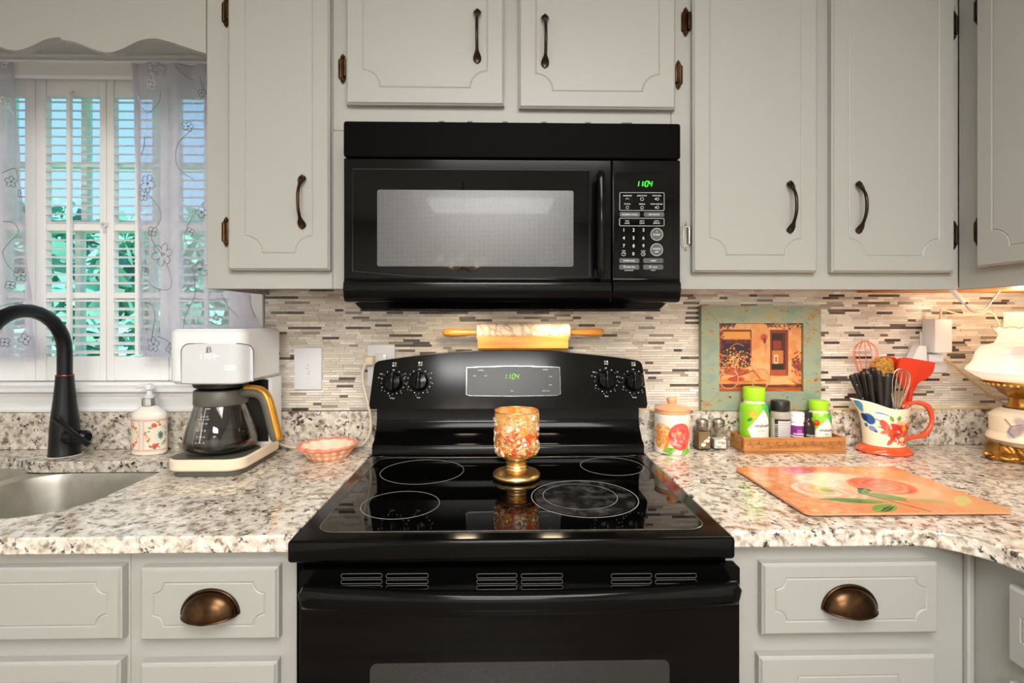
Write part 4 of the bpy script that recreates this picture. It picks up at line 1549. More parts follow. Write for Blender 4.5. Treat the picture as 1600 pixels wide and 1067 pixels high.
# knobs and dial print
kn = MB()
kn.lathe([(.0005, 0), (.0265, 0), (.0265, .004), (.0235, .012), (.021, .016), (.0005, .017)], 32)
kn.xf(lambda v: Vector((v.x, v.z, v.y)))
k2 = MB(); k2.rbox(-.0058, .0058, .010, .028, -.0245, .0275, .004, 3)
kn.add(k2.v, k2.f)
k_me = kn.mesh('knob', M['black_gloss'], smooth=40)
mb = MB()
icons = [(2, ), (0, ), (1, ), (3, )]
for i, (px, py) in enumerate(((614, 597), (655, 596), (947, 594), (990, 596))):
    a, b = bxy(px, py)
    P = Vector(bgp(a, b, -.0008)) - rg.location
    o = inst('knob', k_me, P, bgd, rot=(math.atan(TILT) * -1 + math.pi, 0, 0))
    o.rotation_euler = (0, 0, 0)
    o.matrix_local = Matrix.Translation(P) @ Matrix.Rotation(-math.atan(TILT), 4, 'X') @ Matrix.Diagonal((1, -1, 1, 1))
    f_ = bsurf(.0006)
    for k in range(15):
        an = math.radians(125 - k * 250 / 14 - 0) - 0
        an = math.radians(-90 + (-150 + 300 * k / 14))
        ca, sa_ = math.cos(an), math.sin(an)
        rr_ = .0325
        mb.lathe([(.0004, 0), (.0010 if k % 2 else .0015, 0)], 6, 0, 0, 0)
        n0 = len(mb.v) - 12
        for j in range(n0, len(mb.v)):
            v = mb.v[j]; mb.v[j] = tuple(f_(a + rr_ * ca + v[0], b + rr_ * sa_ + v[1]))
    for tx, an in (('Off', 90), ('Hi', 38), ('Lo', 160), ('2', 215), ('4', 258), ('6', 310), ('8', -8), ('Med', 143)):
        if tx == 'Med' and i in (1, 3): continue
        ra = .0375 if tx != 'Off' else .0335
        put_text(mb, tx, .0034, f_, a + ra * math.cos(math.radians(an)) * (1.12 if tx in ('Hi', 'Lo', 'Med') else 1), b + ra * math.sin(math.radians(an)))
    tx, ax_ = (('Front', a), ('Rear', a), ('Rear', a), ('Front', a))[i]
    put_text(mb, tx, .0038, f_, a, b - .043)
    on = (2, 0, 1, 3)[i]
    for k, (ix, iz) in enumerate(((-.0032, .0032), (.0032, .0032), (-.0032, -.0032), (.0032, -.0032))):
        c_, d_ = a + ix + .002, b + .0485 + iz
        prof_ = [(.0004, 0), (.0025, 0)] if k == on else [(.0017, 0), (.0025, 0)]
        n0 = len(mb.v); mb.lathe(prof_, 10)
        for j in range(n0, len(mb.v)):
            v = mb.v[j]; mb.v[j] = tuple(f_(c_ + v[0], d_ + v[1]))
part('print', mb, M['print_white'], bgd, smooth=0, fix=False)

# ================================================================== microwave over the range
MY = -.378
mx0, mx1 = X(537, MY), X(1063, MY)
mzt, mzb = Z(191.5, MY), Z(473, MY)
mz1 = Z(248, MY)
mw = thing('microwave_oven', ((mx0 + mx1) / 2, -.19, 1.31), 'black over-the-range microwave under the two-door cabinet', 'microwave')
mb = MB(); mb.box(mx0 + .004, mx1 - .004, MY + .03, -.009, mzb + .004, 1.7395); body = part('body', mb, M['black_satin'], mw, bevel=.002)
mb = MB(); mb.prism([(X(563, -.33), -.33), (X(1032, -.33), -.33), (X(1032, -.33), -.05), (X(563, -.33), -.05)], lambda a, b, w: (a, b, w), 1.3155, mzb + .0035)
i0 = len(mb.v) // 2
for j in range(i0, len(mb.v)):
    v = mb.v[j]; mb.v[j] = (v[0] + (-.014 if v[0] < RC else .014), v[1] - (.012 if v[1] < -.2 else 0), v[2])
part('bottom_pan', mb, M['black_gloss'], mw, bevel=.003)
mb = MB(); mb.rbox(mx0, mx1, MY - .002, MY + .0295, mz1 + .0012, mzt, .006, 3, axis=1)
vg = part('vent_cover', mb, M['black_satin'], mw, bevel=.0025)
for px in (691, 735, 789, 849, 917):
    mb = MB(); x = X(px, MY + .02); mb.box(x - .006, x + .006, MY + .005, MY + .02, mzt + .0002, mzt + .0045); part('clip', mb, M['print_grey'], vg, bevel=.0008)
mb = MB(); x = X(977, MY + .02); mb.box(x - .012, x + .012, MY + .005, MY + .02, mzt + .0002, mzt + .0045); part('clip', mb, M['print_grey'], vg, bevel=.0008)
mb = MB(); mb.box(X(563, -.33), X(1032, -.33), -.330, -.325, 1.3105, 1.3152); part('pan_lip', mb, M['black_gloss'], mw, bevel=.001)
# door with rounded chin
xd = X(956, MY)
zch = Z(437, MY)
dprof = [(MY, mz1 - .0006), (MY, zch), (MY - .006, zch - .006), (MY - .008, zch - .020), (MY - .003, mzb + .012), (MY + .006, mzb + .002), (MY + .028, mzb), (MY + .0295, mz1 - .0006)]
def rounded_bar(xa_, xb_, matn, name, par):
    mb = MB(); mb.prism([dprof], lambda a, b, w: (w, a, b), xa_, xb_)
    return part(name, mb, M[matn], par, smooth=35, bevel=.003, seg=3)
door = rounded_bar(mx0, xd - .0006, 'black_gloss', 'door', mw)
cp = rounded_bar(xd + .0006, mx1, 'black_gloss', 'control_panel', mw)
wy = MY - .0022
gz0, gz1 = Z(434, wy), Z(265.5, wy)
ga, gb = X(551, wy), X(921, wy)
zlow = Z(421, wy)
loop = [(ga, Z(424, wy)), ((ga * 3 + gb) / 4, Z(432, wy)), ((ga + gb) / 2, Z(434, wy)), ((ga + gb * 3) / 4, Z(434, wy)), (gb, Z(432, wy)), (gb, gz1), (ga, gz1)]
mb = MB(); mb.prism([loop], lambda a, b, w: (a, w, b), wy, MY - .0002); gp = part('door_glass', mb, M['black_glass'], door, smooth=0, bevel=.0012)
mb = MB(); mb.tube([(a, wy - .0001, b) for a, b in loop], .0006, 5, closed=True); part('glass_edge', mb, M['print_grey'], gp)
mb = MB(); mb.prism([rr2(X(589.5, wy), X(896, wy), Z(416.5, wy), Z(297.5, wy), .004)], lambda a, b, w: (a, w, b), wy - .0006, wy - .0001)
part('window_screen', mb, M['screen'], gp, smooth=25, label='grey dotted microwave window')
xh = X(939, MY - .03)
za_, zb_ = Z(266, MY - .03), Z(432, MY - .03)
mb = MB()
mb.grid(lambda u, v: (xh + .0095 * math.cos(2 * math.pi * u) * (1 - max(0, (abs(2 * v - 1) - .97) / .03) ** 2 * .4), MY - .026 - .010 * math.sin(math.pi * v) ** .6 + .009 * math.sin(2 * math.pi * u), zb_ + (za_ - zb_) * v), 16, 24, 0, True)
n0 = len(mb.v)
mb.box(xh - .007, xh + .007, MY - .028, MY - .0003, za_ - .018, za_); mb.box(xh - .007, xh + .007, MY - .028, MY - .0003, zb_, zb_ + .018)
part('handle', mb, M['black_gloss'], door, smooth=50)
mb = MB(); kx0, kx1 = X(960, wy), X(1049, wy)
mb.prism([rr2(kx0, kx1, Z(432, wy), Z(268, wy), .004)], lambda a, b, w: (a, w, b), wy, MY - .0002); kp = part('key_panel', mb, M['black_glass'], cp, smooth=25)
def zc(zx, zy): return at(930 + zx / 5.614, 250 + zy / 5.614, wy - .0004)
def kfn(a, b): return (a, wy - .0005, b)
q = zc(352, 232)
mb = MB(); digits(mb, '11:04', q.x + .0005, q.z, Z(283.5, wy) - Z(292, wy) , kfn, slant=.18, tw=.0016, gapk=.22); part('clock_digits', mb, M['green_led'], kp, smooth=0, fix=False)
grey, white = MB(), MB()
def pill(a, b, c_, d_):
    p0, p1 = zc(a, d_), zc(b, c_)
    grey.fill([rr2(p0.x, p1.x, p0.z, p1.z, min(.0035, (p1.z - p0.z) / 2.01), 4)], lambda u, v: (u, wy - .0003, v))
for a, b, c_, d_ in ((215, 393, 457, 498), (427, 605, 457, 498), (211, 387, 862, 903), (421, 598, 862, 903), (209, 387, 917, 960), (421, 598, 917, 960)): pill(a, b, c_, d_)
for cx, cy in ((541, 652), (539, 787)):
    p = zc(cx, cy); r_ = (zc(cx + 53, cy) - p).length
    grey.fill([[(p.x + r_ * math.cos(2 * math.pi * k / 28), p.z + r_ * math.sin(2 * math.pi * k / 28)) for k in range(28)]], lambda u, v: (u, wy - .0003, v))
    white.tube([(p.x + r_ * math.cos(2 * math.pi * k / 28), wy - .0004, p.z + r_ * math.sin(2 * math.pi * k / 28)) for k in range(28)], .0005, 4, closed=True)
for a, b, c_, d_ in ((215, 605, 287, 442), (213, 605, 512, 577)):
    p0, p1 = zc(a, d_), zc(b, c_)
    white.tube([(u, wy - .0004, v) for u, v in rr2(p0.x, p1.x, p0.z, p1.z, .0025, 4)], .00045, 4, closed=True)
def wt(tx, zx, zy, s, sx=.9):
    p = zc(zx, zy); put_text(white, tx, s, kfn, p.x, p.z, sx)
for tx, zx, zy in (('DINNER PLATE', 282, 313), ('BAKED POTATO', 411, 313), ('FROZEN PIZZA', 540, 313), ('POPCORN', 281, 386), ('BEVERAGE', 411, 386), ('FROZEN VEGETABLE', 538, 386)): wt(tx, zx, zy, .0029, .72)
for tx, zx, zy in (('FAVORITE CHOICE', 304, 478), ('ADD MINUTE', 516, 478), ('POWER LEVEL', 299, 883), ('WARM', 510, 883), ('VENT FAN', 312, 939), ('LIGHT', 525, 939)): wt(tx, zx, zy, .0034, .85)
for tx, zx in (('TIME', 280), ('AUTO', 410), ('AUTO', 538)): wt(tx, zx, 535, .003)
for tx, zx in (('COOK', 280), ('COOK', 410), ('DEFROST', 538)): wt(tx, zx, 554, .003)
for i in range(9): wt(str(i + 1), (251, 337, 423)[i % 3], (613, 683, 752)[i // 3], .0075, .95)
wt('0', 335, 822, .0075, .95)
for tx, zx, zy, s in (('START', 541, 655, .0045), ('CANCEL', 539, 778, .004), ('OFF', 539, 806, .0042), ('TIMER', 250, 796, .0024), ('CLOCK', 421, 796, .0024), ('HIGH-LOW-OFF', 297, 968, .0022), ('ON-OFF', 508, 968, .0022), ('I', 541, 627, .0045)): wt(tx, zx, zy, s, .9)
def circ(zx, zy, rz, arc_=1.0):
    p = zc(zx, zy); r_ = (zc(zx + rz, zy) - p).length
    white.tube([(p.x + r_ * math.cos(2 * math.pi * arc_ * k / 16), wy - .0004, p.z + r_ * math.sin(2 * math.pi * arc_ * k / 16)) for k in range(17)], .0004, 4)
for zx, zy, rz in ((250, 824, 17), (421, 824, 17), (411, 342, 14), (282, 416, 12), (411, 418, 13), (548, 342, 11), (548, 416, 11), (530, 342, 6), (530, 416, 6), (282, 348, 12), (483, 936, 8), (258, 936, 9)):
    circ(zx, zy, rz, .5 if (zx, zy) == (282, 348) else 1)
for a, b, c_, d_ in ((250, 824, 250, 812), (250, 824, 262, 820), (421, 824, 421, 812), (421, 824, 431, 828)):
    white.tube([zc(a, b), zc(c_, d_)], .0004, 4)
part('key', grey, M['print_grey'], kp, smooth=0, fix=False)
part('print', white, M['print_white'], kp, smooth=0, fix=False)
# cooktop lamps on the underside
for sx in (-.14, .14):
    mb = MB(); mb.box(RC + sx - .03, RC + sx + .03, -.20, -.14, 1.3146, 1.3153); part('lamp_lens', mb, M['warm_lens'], mw)
    ld = bpy.data.lights.new('hood_lamp', 'AREA'); ld.shape = 'RECTANGLE'; ld.size = ld.size_y = .06; ld.energy = HOOD_W; ld.color = (1, .78, .52)
    lo = bpy.data.objects.new('hood_lamp', ld); COL.objects.link(lo); lo.parent = mw
    lo.location = Vector((RC + sx, -.17, 1.3143)) - mw.location

# ================================================================== left counter
def front_angle(u): return -math.pi / 2 + (u - .5) * 2 * math.pi


def printed_lathe(cv, prof, cx, cy, cz, nu, sx=1.0, sy=1.0):
    """prof: list of (r, z) from bottom to top; canvas wraps once around, front at u=.5"""
    rs = np.array([p[0] for p in prof]); zs = np.array([p[1] for p in prof])
    L = np.concatenate([[0], np.cumsum(np.hypot(np.diff(rs), np.diff(zs)))]); L /= L[-1]
    nv = max(8, int(nu * .4))
    def fn(u, v):
        r = np.interp(v, L, rs); z = np.interp(v, L, zs)
        a = front_angle(u)
        return (cx + r * sx * math.cos(a), cy + r * sy * math.sin(a), cz + z)
    return printed(cv, fn, nu, nv)


# ---- soap bottle
sx_, sy_ = X(233.5, -.072), -.072
sb = thing('soap_bottle', (sx_, sy_, COUNTER), 'floral pump soap bottle beside the faucet', 'soap bottle')
cv = Canvas(300, 110, (244, 232, 222))
cv.rect(0, 4, 300, 9, (240, 196, 180)); cv.rect(0, 100, 300, 105, (240, 200, 184))
for cx in (110, 188):
    w = 30 if cx == 110 else 36
    cv.rect(cx - w, 9, cx + w, 100, (247, 238, 214))
    cv.line([(cx - w, 9), (cx + w, 9), (cx + w, 100), (cx - w, 100), (cx - w, 9)], 1.6, (238, 150, 130))
    rs_ = np.random.RandomState(cx)
    for k in range(60):
        a = rs_.uniform(0, 6.28)
        px, py = cx + math.cos(a) * w * rs_.uniform(.55, .95), 55 + math.sin(a) * 46 * rs_.uniform(.6, .95)
        c_ = [(232, 96, 78), (240, 152, 70), (90, 140, 76), (228, 130, 130), (70, 104, 80), (240, 190, 120), (150, 170, 190)][rs_.randint(7)]
        cv.ell(px, py, rs_.uniform(2, 5), rs_.uniform(1.5, 3.5), c_, rs_.uniform(0, 3), .9)
cv.ell(118, 28, 5.5, 5.5, (236, 130, 70)); cv.ell(118, 84, 6, 6, (232, 104, 80)); cv.ell(180, 24, 8, 6, (232, 88, 72)); cv.ell(182, 88, 8, 6, (232, 88, 72))
cv.ell(196, 55, 17, 26, (238, 236, 214))
for a in range(8):
    cv.leaf(198, 55, 198 + 11 * math.cos(a * .8), 55 + 15 * math.sin(a * .8), 2.2, (96, 116, 104))
cv.rect(84, 50, 108, 60, (236, 232, 226)); 
for k in range(6): cv.rect(87 + k * 3.2, 53, 89 + k * 3.2, 57, (150, 150, 170))
mb, cols = printed_lathe(cv, [(.0475, .008), (.0478, .05), (.0475, .104)], sx_, sy_, COUNTER, 150, 1, .58)
part('label', mb, M['print'], sb, smooth=60, cols=cols, label='floral orange blossom print')
mb = MB()
mb.lathe([(.0005, .0006), (.043, .0006), (.0465, .003), (.0473, .0085), (.0473, .105), (.0465, .112), (.040, .121), (.024, .134), (.0175, .137), (.0005, .1375)], 48, sx_, sy_, COUNTER, sx=.996, sy=.575)
part('bottle', mb, M['pearl'], sb, smooth=50)
mb = MB(); mb.lathe([(.0005, .1376), (.0185, .1376), (.0185, .156), (.017, .157), (.0005, .157)], 28, sx_, sy_, COUNTER); part('collar', mb, M['chrome'], sb)
mb = MB(); mb.lathe([(.0005, .1572), (.0125, .1572), (.0125, .163), (.0075, .165), (.0062, .178), (.0105, .181), (.011, .193), (.009, .1955), (.0005, .196)], 20, sx_, sy_, COUNTER)
mb.tube([(sx_, sy_, COUNTER + .1915), (sx_ - .02, sy_ - .006, COUNTER + .1905), (sx_ - .033, sy_ - .01, COUNTER + .1855)], [.007, .0045, .0028], 10)
part('pump', mb, M['white_plastic'], sb, smooth=45)

# ---- coffee maker
HZ0, HZ1 = 1.1345, 1.2685
CX0, CX1, CY0, CY1 = -.807, -.622, -.302, -.060
cm = thing('coffee_maker', ((CX0 + CX1) / 2, (CY0 + CY1) / 2, COUNTER), 'white drip coffee maker with clock panel beside the window', 'coffee maker')
def rslab(mb, x0, x1, y0, y1, r, z0, z1, e=.004):
    rings = [(e, z0), (0, z0 + e), (0, z1 - e), (e, z1)]
    R = [[(a, b, z) for a, b in rrect(x0 + i, x1 - i, y0 + i, y1 - i, max(.002, r - i), 7)] for i, z in rings]
    n = len(R[0]); vs_ = [p for q in R for p in q]; fs = []
    for j in range(3):
        for i in range(n):
            k = (i + 1) % n; fs.append((j * n + i, j * n + k, (j + 1) * n + k, (j + 1) * n + i))
    fs.append(tuple(reversed(range(n)))); fs.append(tuple(3 * n + i for i in range(n)))
    mb.add(vs_, fs)
mb = MB(); rslab(mb, CX0 + .011, CX1 - .008, CY0 + .008, CY1 - .008, .032, COUNTER + .0005, COUNTER + .0135, .002); part('foot', mb, M['olive'], cm, smooth=40)
mb = MB(); rslab(mb, CX0, CX1, CY0, CY1, .04, COUNTER + .014, COUNTER + .0425, .004); part('base', mb, M['cream_plastic'], cm, smooth=40)  # same white plastic as the head; warm light put into its cream colour
mb = MB(); rslab(mb, CX0 + .004, CX1 - .004, CY0 + .004, CY1 - .1, .036, COUNTER + .0427, COUNTER + .0445, .0006); part('warming_plate', mb, M['olive'], cm, smooth=40)
mb = MB(); mb.rbox(CX0, CX1, CY1 - .085, CY1, COUNTER + .0428, HZ0 - .0004, .016, 4, axis=2); part('column', mb, M['white_gloss'], cm, smooth=40)
mb = MB(); mb.box(CX0 + .006, CX1 - .004, CY1 - .0865, CY1 - .0855, COUNTER + .05, 1.13); part('inner_panel', mb, M['black_plastic'], cm)
mb = MB(); rslab(mb, CX0, CX1, CY0 + .012, CY1 + .0008, .034, HZ0, HZ1, .009); head = part('head', mb, M['white_gloss'], cm, smooth=40)
FY = CY0 + .0115
px0_, px1_ = CX0 + .028, CX1 - .012
pz0, pz1 = HZ0 + .004, Z(536.5, FY)
oc = []
for k in range(9):
    a = math.pi / 2 * k / 8; oc.append((px1_ - .026 + .026 * math.cos(a), pz1 - .026 + .026 * math.sin(a)))
for k in range(9):
    a = math.pi / 2 + math.pi / 2 * k / 8; oc.append((px0_ + .02 + .02 * math.cos(a) * 1.0, pz1 - .026 + .026 * math.sin(a)))
px0_ = X(283.5, FY); px1_ = X(385.5, FY)
oc = [(px1_, pz0)] + [(px1_ - .024 + .024 * math.cos(math.pi / 2 * k / 8), pz1 - .024 + .024 * math.sin(math.pi / 2 * k / 8)) for k in range(9)] + \
     [(px0_ + .020 - .020 * math.sin(math.pi / 2 * k / 8), pz1 - .020 + .020 * math.cos(math.pi / 2 * k / 8)) for k in range(9)] + [(px0_, pz0)]
def wrapy(x):
    """front of the head follows the rounded corner"""
    xl, xr_, r_ = CX0 + .034, CX1 - .034, .034
    if x < xl: return FY + r_ - math.sqrt(max(0, r_ * r_ - min(xl - x, r_) ** 2))
    if x > xr_: return FY + r_ - math.sqrt(max(0, r_ * r_ - min(x - xr_, r_) ** 2))
    return FY
M['panel_grey'] = mat('panel_grey', rgb(206, 208, 210), 0.18, coat=0.3)
M['dark_line'] = mat('dark_grey_line', rgb(96, 98, 102), 0.4)
mb = MB()
# dense strip fill so that the panel can follow the curve
cols_x = np.linspace(px0_, px1_, 41)
def top_at(x):
    if x > px1_ - .024: return pz1 - .024 + math.sqrt(max(0, .024 ** 2 - (x - px1_ + .024) ** 2))
    if x < px0_ + .020: return pz1 - .020 + math.sqrt(max(0, .020 ** 2 - (px0_ + .020 - x) ** 2))
    return pz1
mb.grid(lambda u, v: (px0_ + (px1_ - px0_) * u, wrapy(px0_ + (px1_ - px0_) * u) - .0010, pz0 + (top_at(px0_ + (px1_ - px0_) * u) - pz0) * v), 40, 6)
pan = part('front_panel', mb, M['panel_grey'], head, smooth=40, fix=False)
mb = MB(); mb.tube([(a, wrapy(a) - .0006, b) for a, b in oc], .0014, 6, closed=True); part('panel_outline', mb, M['dark_line'], head)
cf = lambda a, b: (a, wrapy(a) - .0016, b)
p = at(327, 546, FY)
mb = MB(); put_text(mb, 'B', .0135, cf, p.x, p.z, 1.25); put_text(mb, '2', .009, cf, p.x - .0055, p.z - .003, 1.0); part('logo', mb, M['dark_line'], pan, smooth=0, fix=False)
p = at(311, 560.5, FY); mb = MB(); digits(mb, '11:03', p.x, p.z, .0115, cf, 0.0, .0010, .38)
p = at(340, 556.5, FY); put_text(mb, 'AM', .003, cf, p.x, p.z)
p = at(359, 574.5, FY); put_text(mb, 'Brew/Off', .0042, cf, p.x, p.z, .8)
mb.tube([(p.x + a, wrapy(p.x + a) - .0016, p.z + b) for a, b in rrect(-.0128, .0128, -.0052, .0052, .005, 5)], .00055, 4, closed=True)
part('clock_digits', mb, M['white_led'], pan, smooth=0, fix=False)
kx, ky = -.7165, -.208
mb = MB(); mb.lathe([(.0005, 1.1175), (.052, 1.1175), (.062, 1.122), (.066, 1.134), (.0005, 1.134)], 36, kx, ky, 0); part('brew_basket', mb, M['black_plastic'], cm, smooth=40)
mb = MB()
cpts = [(-.655, -.0585, .945), (-.63, -.034, .925), (-.60, -.034,   .9186), (-.52, -.034,   .9186), (-.45, -.038, .918), (-.405, -.048, .928), (-.378, -.060, .96), (-.372, -.066, 1.00), (-.377, -.066, 1.04), (-.390, -.056, 1.08), (-.400, -.046, 1.12), (-.398, -.040, 1.155), (-.388, -.036, 1.172)]
def spline3(P, n=6):
    P = [Vector(p) for p in P]; out = []
    for i in range(len(P) - 1):
        p0, p1, p2, p3 = P[max(i - 1, 0)], P[i], P[i + 1], P[min(i + 2, len(P) - 1)]
        for k in range(n):
            t = k / n
            out.append(.5 * ((2 * p1) + (p2 - p0) * t + (2 * p0 - 5 * p1 + 4 * p2 - p3) * t * t + (3 * p1 - p0 - 3 * p2 + p3) * t ** 3))
    out.append(P[-1]); return out
mb.tube(spline3(cpts), .0036, 8)
mb.rbox(-.397, -.373, -.040, -.0145, 1.158, 1.184, .004, 2)
part('power_cord', mb, M['cream_plastic'], cm, smooth=50)

# ---- carafe
kz = COUNTER + .0452
ca = thing('coffee_carafe', (kx, ky, kz), 'glass carafe part filled with coffee, standing in the coffee maker', 'carafe')
gp_ = [(.060, 0), (.074, .002), (.083, .009), (.0865, .020), (.085, .034), (.078, .062), (.069, .092), (.0605, .118)]
mb = MB(); mb.lathe([(.0005, 0)] + gp_ + [(.0585, .118)] + [(r_ - .0022, z_ + .002) for r_, z_ in reversed(gp_[1:-1])] + [(.058, .0025), (.0005, .0025)], 48, kx, ky, kz); part('glass_body', mb, M['glass'], ca, smooth=60)
mb = MB(); ir = [(r_ - .0026, z_) for r_, z_ in gp_[1:]]
mb.lathe([(.0005, .0032), (.064, .0034), (.0795, .011), (.0836, .020), (.0822, .034), (.0798, .041), (.0005, .041)], 48, kx, ky, kz); part('coffee', mb, M['coffee'], ca, smooth=40)
mb = MB(); mb.lathe([(.0600, .1185), (.0628, .1185), (.0632, .122), (.0626, .152), (.0605, .1545), (.0580, .1545), (.0580, .1185)], 44, kx, ky, kz); part('collar', mb, M['olive'], ca, smooth=40)
mb = MB(); mb.lathe([(.0005, .1495), (.0570, .1495), (.0570, .156), (.050, .1575), (.0005, .1578)], 40, kx, ky, kz); part('lid', mb, M['black_plastic'], ca)
ha = math.radians(-12)
def hp(r_, z_, s=0.0): return Vector((kx + r_ * math.cos(ha) - s * math.sin(ha), ky + r_ * math.sin(ha) + s * math.cos(ha), kz + z_))
spine = [(.060, .146), (.085, .1475), (.108, .144), (.122, .132), (.130, .112), (.138, .085), (.147, .055), (.156, .028)]
mb = MB(); P = spline3([hp(a, b) for a, b in spine], 5); mb.tube(P, [.0125] * (len(P) - 2) + [.0115, .008], 14, flat=.85)
hd_ = part('handle', mb, M['olive'], ca, smooth=50)
mb = MB(); off = [(.068, .160), (.09, .1602), (.114, .156), (.131, .142), (.1415, .118), (.150, .089), (.1585, .06), (.167, .030)]
P = spline3([hp(a, b) for a, b in off], 5); mb.tube(P, [.0042] + [.0068] * (len(P) - 2) + [.004], 12, flat=1.7); part('handle_strip', mb, M['gold_plastic'], hd_, smooth=50)
mb = MB()
def cfn(a, b):
    zz = b; r_ = float(np.interp(zz, [q[1] for q in gp_], [q[0] for q in gp_])) + .0005
    an = -math.pi / 2 - .08 + a / .075
    return (kx + r_ * math.cos(an), ky + r_ * math.sin(an), kz + zz)
for (x0, x1, z0, z1) in ((-.0006, .0006, .036, .114), (-.0006, .014, .1135, .1148)) + tuple((-.004, .004, z_ - .0004, z_ + .0004) for z_ in (.036, .05, .064, .08, .096)):
    mb.add([cfn(x0, z0), cfn(x1, z0), cfn(x1, (z0 + z1) / 2), cfn(x1, z1), cfn(x0, z1), cfn(x0, (z0 + z1) / 2)], [(0, 1, 2, 5), (5, 2, 3, 4)])
for t_, z_ in (('4', .036), ('6', .05), ('8', .064), ('10', .080), ('12', .096)):
    put_text(mb, t_, .0042, cfn, -.0085, z_); put_text(mb, t_, .0042, cfn, .0085, z_)
put_text(mb, 'WATER', .0024, cfn, -.0095, .0895); put_text(mb, 'COFFEE', .0024, cfn, .0095, .0895)
part('print', mb, M['print_white'], ca, smooth=0, fix=False)

# ---- pie dish
dxc, dyc = X(513, -.118, 690), -.118
cv = Canvas(480, 60, (250, 232, 200))
for k in range(40):
    if k % 2 == 0: cv.rect(k * 12, 0, k * 12 + 12, 60, (240, 140, 90), .62)
for k in range(5):
    if k % 2 == 0: cv.rect(0, k * 12, 480, k * 12 + 12, (238, 132, 84), .55)
pd = thing('pie_dish', (dxc, dyc, COUNTER), 'small fluted pie dish with orange gingham sides', 'dish')
def flute(u, r_): return r_ * (1 + .030 * math.sin(u * 2 * math.pi * 14))
def dfn(u, v):
    r_ = .052 + (.0735 - .052) * v ** .85; a = front_angle(u); k = flute(u, 1) if v > .75 else 1 + .03 * math.sin(u * 28 * math.pi) * v / .75
    return (dxc + r_ * k * math.cos(a), dyc + r_ * k * math.sin(a), COUNTER + .001 + .032 * v)
mb, cols = printed(cv, dfn, 196, 14)
part('gingham_side', mb, M['print'], pd, smooth=60, cols=cols)
mb = MB(); mb.grid(lambda u, v: (dxc + (.0505 + .0215 * v ** .85) * math.cos(front_angle(u)) * (1 + .03 * v * math.sin(u * 28 * math.pi)), dyc + (.0505 + .0215 * v ** .85) * math.sin(front_angle(u)) * (1 + .03 * v * math.sin(u * 28 * math.pi)), COUNTER + .004 + .030 * v), 112, 8, 0, True)
mb.lathe([(.0005, .004), (.0505, .004)], 112, dxc, dyc, COUNTER); mb.lathe([(.0005, .0006), (.052, .0006), (.052, .0012)], 60, dxc, dyc, COUNTER)
part('inside', mb, M['cream_plastic'], pd, smooth=60, fix=False)
mb = MB(); mb.tube([(dxc + flute(k / 168, .0755) * math.cos(front_angle(k / 168)), dyc + flute(k / 168, .0755) * math.sin(front_angle(k / 168)), COUNTER + .034 + .0015 * math.sin(k / 168 * 28 * math.pi + 1)) for k in range(168)], .0034, 8, closed=True, flat=1.5)
M['coral_rim'] = mat('coral_rim', rgb(240, 138, 108), 0.25, coat=.3)
part('rim', mb, M['coral_rim'], pd, smooth=60)

# ---- wall plates
def plate(px0, px1, py0, py1, label, name='switch_plate', cat='wall plate', sub=True):
    y = -.0088
    a, b = at(px0, py1, y), at(px1, py0, y)
    r = thing(name, ((a.x + b.x) / 2, y, a.z), label, cat)
    mb = MB(); mb.rbox(a.x, b.x, y - .006, y, a.z, b.z, .002, 2); part('cover', mb, M['white_plastic'], r, smooth=40)
    return r, a, b, y - .006
r, a, b, y = plate(460.5, 503.5, 543, 608.5, 'white blank switch plate with tiny keypad marks behind the coffee maker')
mb = MB(); M['plate_mark'] = mat('plate_mark', rgb(196, 198, 202), 0.5)
for px, py, w, h in ((481.5, 571, 3, 2), (480, 576, 4, 1.4), (483, 580, 2.6, 1.4), (482, 584, 2.6, 2), (482, 592, 1.6, 1), (481, 559, 1.6, .8)):
    q = at(px, py, y); mb.box(q.x - w * .0009, q.x + w * .0009, y - .0006, y - .0001, q.z - h * .0009, q.z + h * .0009)
part('key_marks', mb, M['plate_mark'], r)
r, a, b, y = plate(575, 617.5, 538, 604, 'white outlet plate partly hidden behind the range', 'outlet_plate', 'outlet')
mb = MB(); mb.rbox((a.x + b.x) / 2 - .017, (a.x + b.x) / 2 + .017, y - .003, y - .0002, a.z + .028, b.z - .028, .002, 2); part('socket', mb, M['white_gloss'], r, smooth=40)

# ================================================================== on the range
# ---- candle holder
hx_, hy_ = atz(807, 747, CT_Z).x, atz(807, 747, CT_Z).y
gz = CT_Z + .0018
ch = thing('candle_holder', (hx_, hy_, gz), 'gold and amber footed candle holder standing on the cooktop', 'candle holder')
mb = MB(); mb.lathe([(.0005, 0), (.052, 0), (.0555, .004), (.056, .009), (.052, .014), (.038, .0195), (.026, .0215), (.0245, .026)], 48, hx_, hy_, gz); part('foot', mb, M['gold'], ch, smooth=50)
mb = MB(); mb.lathe([(.0005, .0262), (.0245, .0262), (.0255, .029), (.0235, .032), (.024, .036), (.0265, .0385), (.0235, .0415), (.024, .045), (.028, .047), (.034, .051), (.0005, .0515)], 40, hx_, hy_, gz); part('stem', mb, M['gold'], ch, smooth=50)
cv = Canvas(420, 150, (236, 150, 70))
rs_ = np.random.RandomState(4)
for k in range(260):
    px, py = rs_.uniform(0, 420), rs_.uniform(0, 150)
    pal = [(250, 206, 150), (246, 176, 110), (240, 190, 130), (228, 170, 80)] if py < 60 else [(236, 110, 20), (214, 84, 22), (160, 70, 30), (240, 150, 40), (180, 96, 40), (226, 66, 40)]
    cv.ell(px, py, rs_.uniform(5, 16), rs_.uniform(4, 11), pal[rs_.randint(len(pal))], rs_.uniform(0, 3), .8, 2)
mb, cols = printed_lathe(cv, [(.040, .053), (.048, .058), (.0518, .068), (.0518, .1575)], hx_, hy_, gz, 170)
